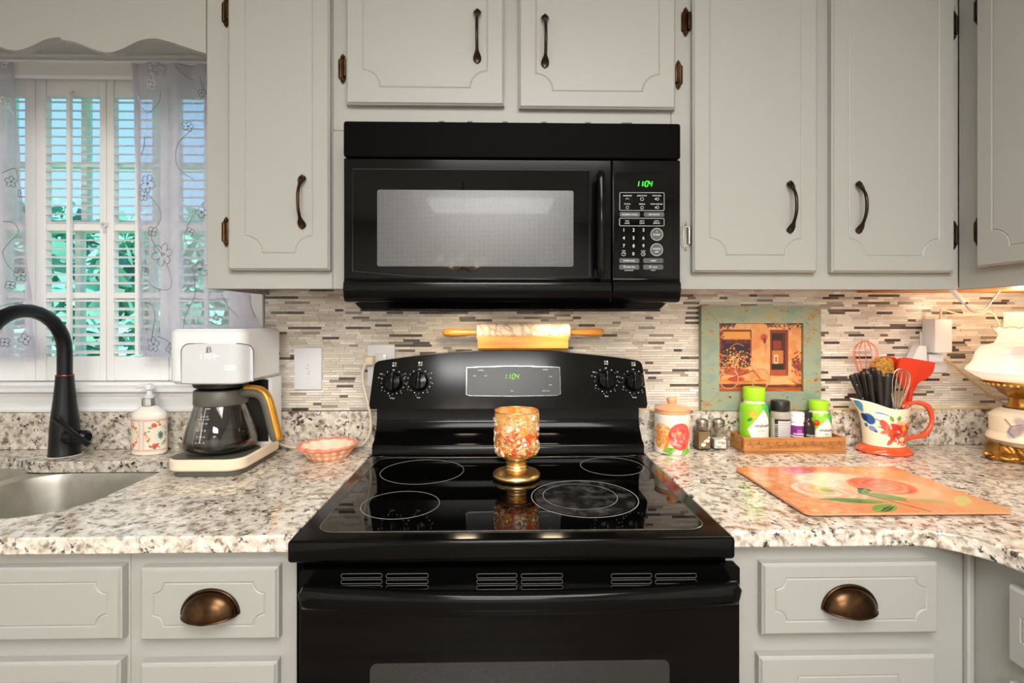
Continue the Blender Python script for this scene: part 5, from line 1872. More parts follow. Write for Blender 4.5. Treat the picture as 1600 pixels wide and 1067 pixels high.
part('cup', mb, M['print'], ch, smooth=60, cols=cols, label='amber mottled glass cup')
mb, cols = printed_lathe(cv, [(.038, .055), (.046, .061), (.0495, .07), (.0495, .1575)], hx_, hy_, gz, 120)
part('cup_inside', mb, M['print'], ch, smooth=60, cols=cols)
mb = MB(); mb.lathe([(.0005, .0522), (.040, .0522), (.040, .0532), (.0005, .0532)], 40, hx_, hy_, gz); mb.tube([(hx_ + .0508 * math.cos(2 * math.pi * k / 48), hy_ + .0508 * math.sin(2 * math.pi * k / 48), gz + .158) for k in range(48)], .0019, 8, closed=True)
part('rim', mb, M['gold'], ch, smooth=60)
mb = MB(); rs2 = random.Random(9)
def cyl(an, zz, rr_=.0524):
    if zz < .068: rr_ = float(np.interp(zz, [.053, .058, .068], [.0408, .0486, .0526]))
    return Vector((hx_ + rr_ * math.cos(an), hy_ + rr_ * math.sin(an), gz + zz))
fl_c = []
for k in range(170):
    an = rs2.uniform(0, 2 * math.pi); z0 = rs2.uniform(.062, .153); d = rs2.choice((-1, 1)); s = rs2.uniform(.008, .015)
    pts = []
    for j in range(15):
        t_ = j / 14; rad = s * (1 - t_ * .85); th_ = d * t_ * 5.2 + rs2.uniform(0, .05)
        zz = min(.155, max(.056, z0 + rad * math.sin(th_)))
        pts.append(cyl(an + rad * math.cos(th_) / .0524, zz))
    mb.tube(pts, .0010, 4)
part('filigree', mb, M['champagne'], ch, kind='stuff', fix=False, label='gold scroll work')
fm = MB()
for k in range(6):
    a = k * math.pi / 3; fm.ball((.0029 * math.cos(a), -.0006, .0029 * math.sin(a)), .0019, 6, 4, s=(1, .5, 1))
f_me = fm.mesh('flower', M['pearl'])
gm = MB(); gm.ball((0, -.0012, 0), .0012, 6, 4); 
for k in range(34):
    an = -math.pi / 2 + (k % 17 - 8) / 17 * 2 * math.pi + rs2.uniform(-.15, .15); zz = rs2.uniform(.062, .150)
    P = cyl(an, zz, .0530) - ch.location
    inst('flower', f_me, P, ch, rot=(0, 0, an + math.pi / 2))
M['candle_part'] = M['candle']
mb = MB(); mb.lathe([(.0005, .0534), (.036, .0545), (.0455, .066), (.0470, .078), (.0470, .122), (.044, .124), (.0005, .122)], 36, hx_, hy_, gz); mb.tube([(hx_, hy_, gz + .121), (hx_ + .001, hy_, gz + .132)], .0012, 6)
single('candle', mb, M['candle'], 'orange wax candle inside the amber candle holder', 'candle', smooth=40)

# ---- rolling pin and its cradle
ry = -.056
rz0 = 1.2045
qx0, qx1 = X(747, ry - .02), X(887, ry - .02)
cr = thing('rolling_pin_cradle', ((qx0 + qx1) / 2, ry, rz0), 'honey wood cradle under the rolling pin on the range', 'cradle')
mb = MB(); mb.prism([(-.0925, rz0 + .006), (-.0925, rz0 + .040), (-.0868, rz0 + .040), (-.076, rz0 + .012), (-.038, rz0 + .012), (-.0265, rz0 + .040), (-.0215, rz0 + .040), (-.0215, rz0), (-.084, rz0)], lambda a, b, w: (w, a, b), qx0, qx1)
part('trough', mb, M['honey_wood'], cr, smooth=25, bevel=.0012)
rp_z = rz0 + .0125 + .0265 + .009
rp_z = Z(519.5, ry)
rp_r = .0268
px_ = thing('rolling_pin', ((qx0 + qx1) / 2, ry, rp_z - rp_r), 'marble rolling pin with honey wood handles resting in its cradle', 'rolling pin')
def xl(mb, prof, x0):
    n0 = len(mb.v); mb.lathe(prof, 28)
    for j in range(n0, len(mb.v)):
        v = mb.v[j]; mb.v[j] = (x0 + v[2], ry + v[0], rp_z + v[1])
bx_0, bx_1 = X(745.5, ry), X(890, ry); L_ = bx_1 - bx_0
M['marble_vein'] = None
m, nt, b = new_mat('rolling_marble'); t = nt.nodes.new('ShaderNodeTexCoord'); n = nt.nodes.new('ShaderNodeTexNoise'); n.inputs['Scale'].default_value = 9; n.inputs['Detail'].default_value = 7; n.inputs['Distortion'].default_value = 1.6
nt.links.new(t.outputs['Object'], n.inputs['Vector']); rp_ = ramp_node(nt, [(.47, rgb(244, 232, 218)), (.5, rgb(196, 172, 150)), (.53, rgb(244, 232, 218))]); nt.links.new(n.outputs[0], rp_.inputs[0]); nt.links.new(rp_.outputs[0], b.inputs['Base Color']); b.inputs['Roughness'].default_value = .2
mb = MB(); xl(mb, [(.0005, 0), (rp_r - .002, 0), (rp_r, .002), (rp_r, L_ - .003), (rp_r - .003, L_), (.0005, L_)], bx_0); part('barrel', mb, m, px_, smooth=40)
hpf = [(.0075, 0), (.0085, .004), (.0075, .008), (.0088, .03), (.0115, .055), (.0120, .075), (.0105, .092), (.006, .0985), (.0005, .100)]
mb = MB(); xl(mb, hpf, bx_1 + .0003); part('handle', mb, M['honey_wood'], px_, smooth=60)
mb = MB(); xl(mb, [(a, -b) for a, b in hpf], bx_0 - .0003); part('handle', mb, M['honey_wood'], px_, smooth=60)

# ================================================================== right counter
# ---- floral canister
cnx, cny = X(1050, -.075, 680), -.0745
cn = thing('canister', (cnx, cny, COUNTER), 'cream floral canister with peach knobbed lid beside the range', 'canister')
cv = Canvas(420, 150, (250, 238, 222))
cv.noise(.03, 4, 4)
def big_flower(cv, cx, cy, r, base, pal, n=13, rings=5, sq=1.0, seed=1):
    rs_ = np.random.RandomState(seed)
    cv.ell(cx, cy, r * .95, r * .95 * sq, base, 0, 1, 3)
    for k in range(rings):
        rr_ = r * (1 - k / rings)
        for j in range(n):
            a = 2 * math.pi * (j + .5 * (k % 2)) / n + rs_.uniform(-.12, .12)
            cv.ell(cx + math.cos(a) * rr_ * .78, cy + math.sin(a) * rr_ * .78 * sq, rr_ * .26, rr_ * .17, pal[rs_.randint(len(pal))], math.atan2(math.sin(a) * sq, math.cos(a)) + 1.2, .85, 1.5)
            cv.ell(cx + math.cos(a + .1) * rr_ * .66, cy + math.sin(a + .1) * rr_ * .66 * sq, rr_ * .16, rr_ * .05, pal[rs_.randint(len(pal))], math.atan2(math.sin(a) * sq, math.cos(a)) + 1.4, .7, 1)
for (lx0, ly0, lx1, ly1, w) in ((150, 140, 205, 128, 10), (190, 148, 160, 122, 9), (225, 148, 262, 118, 11), (232, 146, 275, 136, 9), (170, 148, 196, 132, 7)):
    cv.leaf(lx0, ly0, lx1, ly1, w, (96, 178, 44), (220, 240, 150))
big_flower(cv, 148, 84, 46, (246, 160, 84), [(250, 178, 100), (240, 130, 50), (252, 206, 150), (244, 150, 70)], 16, 5, 1.1, 2)
big_flower(cv, 222, 82, 50, (238, 104, 92), [(240, 84, 70), (228, 60, 52), (248, 150, 136), (252, 190, 180), (236, 92, 84)], 12, 5, 1.08, 3)
cv.ell(216, 68, 9, 7, (190, 160, 80)); cv.ell(216, 68, 6, 4.5, (226, 206, 130)); cv.ell(216, 69, 3, 2, (150, 110, 60))
big_flower(cv, 300, 70, 34, (248, 190, 130), [(250, 170, 100), (252, 220, 180), (244, 140, 80)], 14, 4, 1.1, 4)
mb, cols = printed_lathe(cv, [(.0485, .002), (.0490, .006), (.0490, .100), (.0475, .108), (.0455, .110)], cnx, cny, COUNTER, 260)
body = part('body', mb, M['print'], cn, smooth=60, cols=cols, label='cream body with coral and orange flowers')
mb = MB(); mb.lathe([(.0005, .0006), (.047, .0006), (.0484, .002)], 48, cnx, cny, COUNTER); part('bottom', mb, M['pearl'], cn)
mb = MB(); mb.lathe([(.0005, .1105), (.0465, .1105), (.0478, .1135), (.0465, .117), (.0485, .119), (.0490, .123), (.040, .129), (.016, .1335), (.0115, .1365), (.0125, .141), (.0150, .146), (.0150, .151), (.011, .1555), (.0005, .157)], 48, cnx, cny, COUNTER); part('lid', mb, M['peach'], cn, smooth=50)

# ---- salt and pepper shakers
M['pepper'] = mat('pepper', rgb(150, 122, 88), 0.9, vary=.3, vscale=300)
M['salt'] = mat('salt', rgb(240, 236, 226), 0.9)
M['shaker_glass'] = thin_glass('shaker_glass', (.95, .95, .92), .10)
def shaker(px, yc, fill, content, label, ang):
    cx = X(px, yc, 690)
    r = thing('spice_shaker', (cx, yc, COUNTER), label, 'shaker', 'pair of square glass shakers', rotz=ang)
    w = .0195
    mb = MB(); rslab(mb, -w, w, -w, w, .004, .0006, .058, .003); mb.lathe([(.0165, .058), (.0155, .063), (.0145, .070)], 24)
    part('glass', mb, M['shaker_glass'], r, smooth=40, local=True)
    mb = MB(); rslab(mb, -w + .0025, w - .0025, -w + .0025, w - .0025, .003, .004, fill, .001); part('contents', mb, content, r, local=True)
    mb = MB(); mb.lathe([(.0168, .066), (.0175, .068), (.0175, .0725), (.0165, .0735), (.0175, .075), (.0175, .081), (.0155, .086), (.008, .0885), (.0005, .089)], 28); part('cap', mb, M['nickel'], r, smooth=40, local=True)
    dec = MB()
    for (ox, oz, s) in ((-.006, .017, 1.0), (.0065, .028, .9)):
        dec.ball((ox, -w - .0006, oz), .0075 * s, 12, 6, 0, s=(1, .12, .85)); dec.ball((ox + .004, -w - .0006, oz + .009 * s), .0038 * s, 10, 6, 0, s=(1, .15, 1))
        dec.ball((ox + .0015, -w - .0012, oz + .0055 * s), .0042 * s, 8, 5, 1, s=(1, .15, .6)); dec.ball((ox + .0068, -w - .0010, oz + .009), .0016, 6, 4, 1, s=(1.4, .2, .8))
        for q in (-.002, .003): dec.ball((ox + q, -w - .0008, oz - .0072 * s), .0013, 6, 4, 2, s=(.8, .2, 1.2))
    part('painted_geese', dec, [M['pearl'], M['honey_wood'], M['black_plastic']], r, local=True, smooth=60)
    return r
shaker(1097, -.0525, .052, M['pepper'], 'square glass pepper shaker with painted geese, next to the canister', math.radians(6))
shaker(1122.5, -.0500, .030, M['salt'], 'square glass salt shaker with painted geese, next to the wooden tray', math.radians(-3))

# ---- framed picture
FYF = -.031
f0, f1 = at(1096, 636, FYF), at(1283, 477.5, FYF)
fz0, fz1 = 1.0215, f1.z
i0, i1 = at(1124, 612, FYF), at(1255.5, 505, FYF)
m, nt, b = new_mat('distressed_paint')
t = nt.nodes.new('ShaderNodeTexCoord'); mp = nt.nodes.new('ShaderNodeMapping'); nt.links.new(t.outputs['Object'], mp.inputs[0]); mp.inputs['Scale'].default_value = (14, 14, 26)
n1 = nt.nodes.new('ShaderNodeTexNoise'); n1.inputs['Scale'].default_value = 1.2; n1.inputs['Detail'].default_value = 6; nt.links.new(mp.outputs[0], n1.inputs['Vector'])
r1 = ramp_node(nt, [(.35, rgb(126, 146, 132)), (.5, rgb(142, 155, 134)), (.65, rgb(158, 154, 116))]); nt.links.new(n1.outputs[0], r1.inputs[0])
n2 = nt.nodes.new('ShaderNodeTexNoise'); n2.inputs['Scale'].default_value = 2.4; n2.inputs['Detail'].default_value = 9; n2.inputs['Roughness'].default_value = .7; nt.links.new(mp.outputs[0], n2.inputs['Vector'])
r2 = ramp_node(nt, [(.57, (0, 0, 0)), (.66, (1, 1, 1))]); nt.links.new(n2.outputs[0], r2.inputs[0])
c1 = mix_rgb(nt, r2.outputs[0], r1.outputs[0], rgb(168, 116, 78))
n3 = nt.nodes.new('ShaderNodeTexNoise'); n3.inputs['Scale'].default_value = 5; n3.inputs['Detail'].default_value = 5; nt.links.new(mp.outputs[0], n3.inputs['Vector'])
r3 = ramp_node(nt, [(.66, (0, 0, 0)), (.72, (1, 1, 1))]); nt.links.new(n3.outputs[0], r3.inputs[0])
nt.links.new(mix_rgb(nt, r3.outputs[0], c1, rgb(60, 48, 40)), b.inputs['Base Color']); b.inputs['Roughness'].default_value = .6
M['frame_paint'] = m
pf = thing('framed_picture', ((f0.x + f1.x) / 2, -.02, fz0), 'painting of a flower shop and bicycle in a worn teal frame', 'picture')
FB = -.0092
for pts in ([(f0.x, fz0), (f1.x, fz0), (i1.x, i0.z), (i0.x, i0.z)], [(f1.x, fz0), (f1.x, fz1), (i1.x, i1.z), (i1.x, i0.z)], [(f1.x, fz1), (f0.x, fz1), (i0.x, i1.z), (i1.x, i1.z)], [(f0.x, fz1), (f0.x, fz0), (i0.x, i0.z), (i0.x, i1.z)]):
    mb = MB(); mb.prism([pts], lambda a, b_, w: (a, w, b_), FYF, FB); part('frame_board', mb, M['frame_paint'], pf, smooth=0, bevel=.0008)
W_, H_ = 348, 270
cv = Canvas(W_, H_, (232, 178, 110))
def pc(zx, zy): return ((zx - 160) / 870 * W_, (zy - 175) / 675 * H_)
rs_ = np.random.RandomState(8)
for k in range(300):
    x, y = rs_.uniform(0, W_), rs_.uniform(0, H_ * .8)
    cv.ell(x, y, rs_.uniform(8, 30), rs_.uniform(6, 22), [(238, 190, 130), (240, 204, 150), (222, 160, 92), (228, 150, 90), (244, 212, 164)][rs_.randint(5)], rs_.uniform(0, 3), .35, 6)
def zr(x0, y0, x1, y1, col, al=1.0):
    a, b_ = pc(x0, y0), pc(x1, y1); cv.rect(a[0], a[1], b_[0], b_[1], col, al)
def zl(P, w, col, al=1.0): cv.line([pc(*p) for p in P], w, col, al)
def ze(x, y, rx, ry, col, rot=0, al=1.0, soft=1.5): a = pc(x, y); cv.ell(a[0], a[1], rx * .4, ry * .4, col, rot, al, soft)
zr(160, 715, 1030, 775, (236, 176, 96)); zr(160, 770, 1030, 805, (96, 44, 24)); zr(160, 803, 1030, 850, (176, 92, 40))
for k in range(60): ze(rs_.uniform(160, 1030), rs_.uniform(720, 850), rs_.uniform(20, 70), rs_.uniform(4, 12), [(220, 140, 60), (150, 70, 30), (240, 190, 110), (120, 56, 28)][rs_.randint(4)], 0, .5, 3)
cv.poly([pc(690, 715), pc(840, 700), pc(960, 775), pc(650, 780)], (244, 206, 140)); 
zr(205, 245, 505, 268, (110, 50, 40)); zr(490, 250, 506, 520, (140, 66, 40)); zr(185, 262, 492, 332, (240, 182, 90)); zr(185, 330, 492, 600, (52, 24, 34)); zr(180, 250, 196, 720, (150, 80, 44), .7)
for k in range(13): ze(225 + k * 22, 332, 12, 9, (236, 172, 84))
zl([(349, 335), (349, 372)], 2, (236, 170, 90)); zl([(446, 335), (446, 372)], 2, (236, 170, 90)); zr(240, 345, 490, 378, (126, 58, 48), .6)
zl([(300, 405), (330, 388), (365, 380), (400, 388), (425, 402)], 2.2, (220, 190, 170))
zr(695, 245, 880, 690, (140, 64, 36)); zr(712, 280, 850, 635, (48, 24, 32)); zr(820, 290, 850, 660, (84, 40, 44)); zr(725, 350, 812, 438, (150, 60, 40)); zr(715, 445, 830, 575, (206, 140, 70)); zr(735, 487, 778, 583, (250, 232, 206)); zr(745, 503, 768, 560, (200, 120, 60)); zr(712, 575, 830, 632, (34, 18, 24)); zr(700, 632, 860, 686, (176, 92, 50))
for k in range(200):
    x = rs_.choice([rs_.uniform(160, 340), rs_.uniform(620, 1030)]); y = 175 + abs(rs_.normal(0, 26))
    ze(x, y, rs_.uniform(5, 14), rs_.uniform(4, 9), [(70, 40, 60), (96, 60, 66), (120, 60, 60), (60, 60, 50)][rs_.randint(4)], rs_.uniform(0, 3), .8)
for k in range(60): ze(rs_.normal(200, 16), rs_.uniform(180, 480), 9, 7, [(90, 40, 50), (70, 44, 60), (180, 60, 60)][rs_.randint(3)], 0, .7)
ze(632, 318, 36, 32, (196, 84, 60), 0, .9, 6); ze(640, 352, 14, 26, (90, 40, 50), 0, .9, 4); ze(648, 420, 12, 50, (214, 130, 80), 0, .6, 8)
for k in range(420):
    x, y = rs_.normal(340, 85), rs_.normal(560, 62)
    if 180 < x < 500 and 420 < y < 690:
        ze(x, y, rs_.uniform(5, 13), rs_.uniform(5, 11), [(60, 60, 40), (86, 76, 44), (244, 214, 140), (250, 224, 170), (226, 120, 70), (206, 80, 50), (48, 40, 40), (236, 180, 90)][rs_.randint(8)], rs_.uniform(0, 3), .9)
for k in range(120): ze(rs_.normal(975, 26), rs_.normal(600, 46), 9, 8, [(110, 40, 60), (150, 60, 50), (80, 50, 50), (200, 90, 60)][rs_.randint(4)], 0, .85)
ze(975, 668, 24, 30, (216, 130, 60)); cv.poly([pc(925, 700), pc(980, 700), pc(985, 760), pc(940, 750)], (226, 170, 130))
ze(350, 655, 130, 34, (176, 66, 40), 0, .75, 6); ze(350, 725, 85, 24, (190, 66, 36), 0, .9, 3)
for cx, cy in ((275, 722), (597, 722)):
    a = pc(cx, cy); cv.ring(a[0], a[1], 38, 5, (120, 60, 34)); cv.ring(a[0], a[1], 38, 2.4, (252, 236, 208))
zl([(275, 722), (370, 690), (520, 640), (597, 722)], 3.5, (130, 44, 26)); zl([(320, 580), (372, 700)], 2.6, (230, 190, 160)); zl([(500, 590), (560, 690)], 2.6, (190, 120, 70)); zl([(230, 640), (275, 625), (320, 640)], 3, (190, 76, 44))
zr(1016, 175, 1030, 850, (70, 24, 20)); cv.noise(.10, 2, 2)
cv.a = np.clip(cv.a * np.array([.90, .80, .74]), 0, 1)
mb, cols = printed(cv, lambda u, v: (i0.x - .002 + (i1.x - i0.x + .004) * u, FYF + .008, i0.z - .002 + (i1.z - i0.z + .004) * v), 300, 236)
part('painting', mb, M['print_matte'], pf, smooth=0, cols=cols, fix=False, label='warm toned street painting')
mb = MB(); mb.box(i0.x - .004, i1.x + .004, FYF + .0085, FB, i0.z - .004, i1.z + .004); part('backing', mb, M['brown_wood'], pf)

# ---- wooden tray and the bottles in it
TY0, TY1 = -.1135, -.0245
tx0, tx1 = X(1163, TY0, 700), X(1322, TY0, 700)
TZ = COUNTER + .0005
tr = thing('wooden_tray', ((tx0 + tx1) / 2, (TY0 + TY1) / 2, TZ), 'small wooden tray with brass side handle holding bottles', 'tray')
mb = MB(); mb.box(tx0, tx1, TY0, TY1, TZ, TZ + .005); part('bottom', mb, M['tray_wood'], tr)
th_ = .0045; hz = TZ + .0455
mb = MB(); mb.box(tx0, tx1, TY0, TY0 + th_, TZ + .0052, hz); fb = part('front_board', mb, M['tray_wood'], tr, bevel=.0012)
mb = MB(); mb.box(tx0, tx1, TY1 - th_, TY1, TZ + .0052, hz); part('back_board', mb, M['tray_wood'], tr, bevel=.0012)
for a in (tx0, tx1 - th_):
    mb = MB(); mb.box(a, a + th_, TY0 + th_ + .0002, TY1 - th_ - .0002, TZ + .0052, hz); part('side_board', mb, M['tray_wood'], tr, bevel=.0012)
mb = MB(); M['burnt'] = mat('burnt_mark', rgb(120, 70, 30), 0.7)
n_ = 11
for k in range(n_):
    x = tx0 + .018 + (tx1 - tx0 - .036) * k / (n_ - 1); y = TY0 - .0003; z0 = TZ + .024 + .002 * math.sin(k * 2.1)
    mb.tube([(x - .009, y, z0 - .002), (x - .004, y, z0 + .002), (x + .004, y, z0 - .001), (x + .012, y, z0 - .002)], .0005, 4)
    mb.tube([(x, y, z0), (x - .002, y, z0 + .009)], .0004, 4); mb.tube([(x - .0055, y, z0 + .006), (x - .001, y, z0 + .0045), (x + .004, y, z0 + .008)], .0004, 4); mb.tube([(x + .003, y, z0 - .001), (x + .005, y, z0 - .009)], .0004, 4)
    mb.ball((x - .002, y, z0 + .0095), .0012, 6, 4, s=(1, .2, 1))
part('vine_pattern', mb, M['burnt'], fb, fix=False, label='burnt vine pattern')
mb = MB(); hy0, hy1 = TY0 + .012, TY1 - .014
mb.tube(spline3([(tx0 - .001, hy0, TZ + .022), (tx0 - .006, hy0, TZ + .024), (tx0 - .012, (hy0 + hy1) / 2, TZ + .030), (tx0 - .006, hy1, TZ + .034), (tx0 - .001, hy1, TZ + .034)], 6), .0016, 8)
mb.box(tx0 - .0018, tx0 - .0002, hy0 - .003, hy0 + .003, TZ + .010, TZ + .034); mb.box(tx0 - .0018, tx0 - .0002, hy1 - .003, hy1 + .003, TZ + .024, TZ + .042)
part('handle', mb, M['brass'], tr, smooth=40)

BZ_ = TZ + .0055
def bottle(px, yc, r_, label, cat='bottle'):
    return thing('vitamin_bottle' if cat == 'bottle' else cat.replace(' ', '_'), (X(px, yc, 660), yc, BZ_), label, 'bottle'), X(px, yc, 660)


def wrap(cx, cy, r_, z0, off=.0004, rot=0.0):
    return lambda a, b: (cx + (r_ + off) * math.sin(a / r_ + rot), cy - (r_ + off) * math.cos(a / r_ + rot), z0 + b)


def vit(px, yc, r_, H, lidh, label, sub, colsub, fruit, rot):
    o, cx = bottle(px, yc, r_, label)
    hb = H - lidh - .008
    cv = Canvas(480, 200, (140, 208, 36))
    rs_ = np.random.RandomState(int(px))
    cv.rect(250, 0, 480, 60, (60, 176, 80), .55); cv.ell(330, 20, 60, 40, (40, 170, 110), 0, .7, 10)
    u0 = 240 + rot / (2 * math.pi) * 480
    s = 200.0
    cv.poly([(u0, 26), (u0 + 86, 112), (u0 + 30, 206), (u0 - 30, 206), (u0 - 86, 112)], (250, 242, 232))
    if fruit == 'orange':
        for fx, fy, fr in ((u0 - 56, 50, 24), (u0 + 70, 56, 22), (u0 - 44, 178, 24), (u0 + 60, 172, 20)):
            cv.ell(fx, fy, fr, fr * .8, (246, 160, 24), .4); cv.ell(fx, fy, fr * .8, fr * .62, (252, 196, 70), .4)
            for a in range(6): cv.line([(fx, fy), (fx + fr * .75 * math.cos(a), fy + fr * .6 * math.sin(a))], 1.5, (248, 160, 30))
        cv.leaf(u0 - 90, 78, u0 - 58, 62, 7, (40, 150, 50))
        cv.poly([(u0, 30), (u0 + 84, 112), (u0 + 30, 206), (u0 - 30, 206), (u0 - 84, 112)], (250, 242, 232))
        cv.ell(u0 - 62, 178, 26, 22, (246, 160, 24)); cv.ell(u0 - 62, 178, 20, 17, (252, 200, 80))
    else:
        for fx, fy in ((u0 - 62, 56), (u0 + 72, 50)):
            cv.ell(fx, fy, 17, 17, (214, 46, 30)); cv.ell(fx - 5, fy - 5, 4, 4, (250, 150, 130))
        cv.leaf(u0 - 104, 76, u0 - 70, 70, 8, (40, 150, 60))
    mb, cols = printed_lathe(cv, [(r_ - .002, .002), (r_, .005), (r_, hb - .016), (r_ * .96, hb - .007), (r_ * .80, hb)], cx, yc, BZ_, 200)
    part('body', mb, M['print'], o, smooth=60, cols=cols)
    mb = MB(); mb.lathe([(.0005, .0004), (r_ - .002, .0004), (r_ - .0018, .002)], 40, cx, yc, BZ_); mb.lathe([(r_ * .79, hb), (r_ * .72, hb + .001), (r_ * .72, hb + .0075)], 40, cx, yc, BZ_); part('neck', mb, M['cream_plastic'], o)
    mb = MB(); R2 = r_ * .775
    mb.lathe([(.0005, hb + .008), (R2 * .97, hb + .008), (R2, hb + .010), (R2, H - .003), (R2 * .96, H), (.0005, H)], 44, cx, yc, BZ_); part('lid', mb, M['green_lid'], o, smooth=40)
    M['print_purple'] = M.get('print_purple') or mat('plum_print', rgb(84, 56, 84), 0.5)
    mb = MB(); w = wrap(cx, yc, r_, BZ_, rot=rot)
    z_ = hb * .52
    put_text(mb, 'vitafusion', r_ * .24, w, .001, z_ + r_ * .10, 1.0, bold=.0003); part('brand_print', mb, M['print_purple'], o, smooth=0, fix=False)
    mb = MB(); put_text(mb, sub, r_ * .16, w, 0, z_ - r_ * .26, 1.0, bold=.0002)
    for k, ww in enumerate((.55, .62, .36)): mb.add([w(-r_ * ww * .6, z_ - r_ * (.5 + k * .18)), w(0, z_ - r_ * (.5 + k * .18)), w(r_ * ww * .6, z_ - r_ * (.5 + k * .18)), w(r_ * ww * .6, z_ - r_ * (.46 + k * .18)), w(0, z_ - r_ * (.46 + k * .18)), w(-r_ * ww * .6, z_ - r_ * (.46 + k * .18))], [(0, 1, 4, 5), (1, 2, 3, 4)])
    part('print', mb, colsub, o, smooth=0, fix=False)
M['print_orange'] = mat('orange_print', rgb(244, 150, 60), 0.5)
M['print_green'] = mat('green_print', rgb(70, 160, 100), 0.5)
vit(1178, -.0690, .0385, Z(606, -.07) - BZ_, .036, 'large lime green vitamin bottle with oranges in the wooden tray', 'power C', M['print_orange'], 'orange', .22)
vit(1279, -.0640, .0330, Z(627, -.064) - BZ_, .026, 'smaller lime green vitamin bottle with red cherries, at tray end', 'B12', M['print_green'], 'cherry', .12)
# grey jar with black lid
yc = -.064; o, cx = bottle(1219, yc, .027, 'clear plastic jar with black lid and black label in the tray', 'supplement jar')
H = Z(627, yc) - BZ_
M['clear_plastic'] = mat('clear_plastic', rgb(214, 204, 190), 0.2, trans=.4, ior=1.2)
mb = MB(); r_ = .0275; mb.lathe([(.0005, .0004), (r_ - .002, .0004), (r_, .003), (r_, H - .045), (r_ * .96, H - .036), (r_ * .86, H - .030), (.0005, H - .030)], 40, cx, yc, BZ_); part('body', mb, M['clear_plastic'], o, smooth=50)
mb = MB(); mb.lathe([(.0005, H - .0295), (.0245, H - .0295), (.0255, H - .027), (.0255, H - .003), (.0235, H), (.0005, H)], 40, cx, yc, BZ_); part('lid', mb, M['black_plastic'], o, smooth=40)
cv = Canvas(300, 160, (210, 200, 188)); cv.rect(100, 0, 205, 160, (30, 28, 28)); cv.rect(116, 10, 190, 112, (200, 198, 196)); cv.rect(0, 118, 300, 160, (26, 24, 24))
for k in range(7): cv.rect(90, 30 + k * 12, 116, 35 + k * 12, (206, 200, 190)); cv.rect(190, 30 + k * 12, 214, 35 + k * 12, (206, 200, 190))
for k in range(9): cv.rect(128, 22 + k * 9, 178 - (k % 3) * 8, 24 + k * 9, (150, 148, 146))
cv.rect(150, 136, 185, 152, (190, 190, 190)); cv.rect(70, 128, 140, 130, (190, 186, 180))
mb, cols = printed_lathe(cv, [(r_ + .0003, .006), (r_ + .0003, H - .05)], cx, yc, BZ_, 140); part('label', mb, M['print'], o, smooth=60, cols=cols)
# small white-capped purple bottle
yc = -.078; o, cx = bottle(1245.5, yc, .019, 'small purple labelled bottle with white cap, mid tray', 'pill bottle')
H = Z(645.5, yc) - BZ_; r_ = .0195
mb = MB(); mb.lathe([(.0005, .0004), (r_ - .0015, .0004), (r_, .002), (r_, H - .034), (r_ * .88, H - .028), (.0005, H - .028)], 36, cx, yc, BZ_); part('body', mb, M['white_plastic'], o, smooth=50)
mb = MB(); mb.lathe([(.0005, H - .0275), (.0188, H - .0275), (.0192, H - .026), (.0192, H - .012), (.0186, H - .011), (.0192, H - .010), (.0192, H - .002), (.018, H), (.0005, H)], 36, cx, yc, BZ_); part('cap', mb, M['white_plastic'], o, smooth=40)
cv = Canvas(240, 120, (128, 34, 128)); cv.rect(0, 52, 240, 58, (240, 230, 240)); cv.rect(0, 70, 240, 92, (90, 20, 100)); cv.rect(70, 74, 160, 88, (236, 190, 40)); cv.rect(100, 20, 125, 46, (170, 90, 170)); cv.rect(150, 10, 166, 120, (200, 150, 200)); cv.rect(80, 40, 140, 46, (240, 220, 240)); cv.rect(80, 100, 150, 108, (220, 180, 220))
mb, cols = printed_lathe(cv, [(r_ + .0003, .004), (r_ + .0003, H - .036)], cx, yc, BZ_, 120); part('label', mb, M['print'], o, smooth=60, cols=cols)
# vanilla bottle
yc = -.0885; o, cx = bottle(1262.5, yc, .0175, 'small dark vanilla bottle with black cap in front of green bottle', 'vanilla bottle')
H = Z(645.5, yc) - BZ_; r_ = .0172
mb = MB(); mb.lathe([(.0005, .0004), (r_ - .0015, .0004), (r_, .002), (r_, H - .034), (r_ * .8, H - .026), (r_ * .55, H - .021), (r_ * .5, H - .015), (.0005, H - .015)], 36, cx, yc, BZ_)
M['vanilla'] = mat('vanilla_glass', rgb(70, 40, 30), 0.08, trans=.3); part('glass', mb, M['vanilla'], o, smooth=50)
mb = MB(); mb.lathe([(.0005, H - .0147), (.0108, H - .0147), (.0112, H - .013), (.0112, H - .001), (.0005, H)], 30, cx, yc, BZ_); part('cap', mb, M['black_plastic'], o, smooth=40)
mb = MB(); mb.lathe([(r_ + .0003, .016), (r_ + .0003, H - .036)], 36, cx, yc, BZ_); part('label', mb, M['black_plastic'], o)
mb = MB(); w = wrap(cx, yc, r_, BZ_, .0007); put_text(mb, 'Organic', .0058, w, 0, .044, 1.0, bold=.00015); put_text(mb, 'Vanilla', .0062, w, 0, .030, 1.0, bold=.00015); part('print', mb, M['print_white'], o, smooth=0, fix=False)

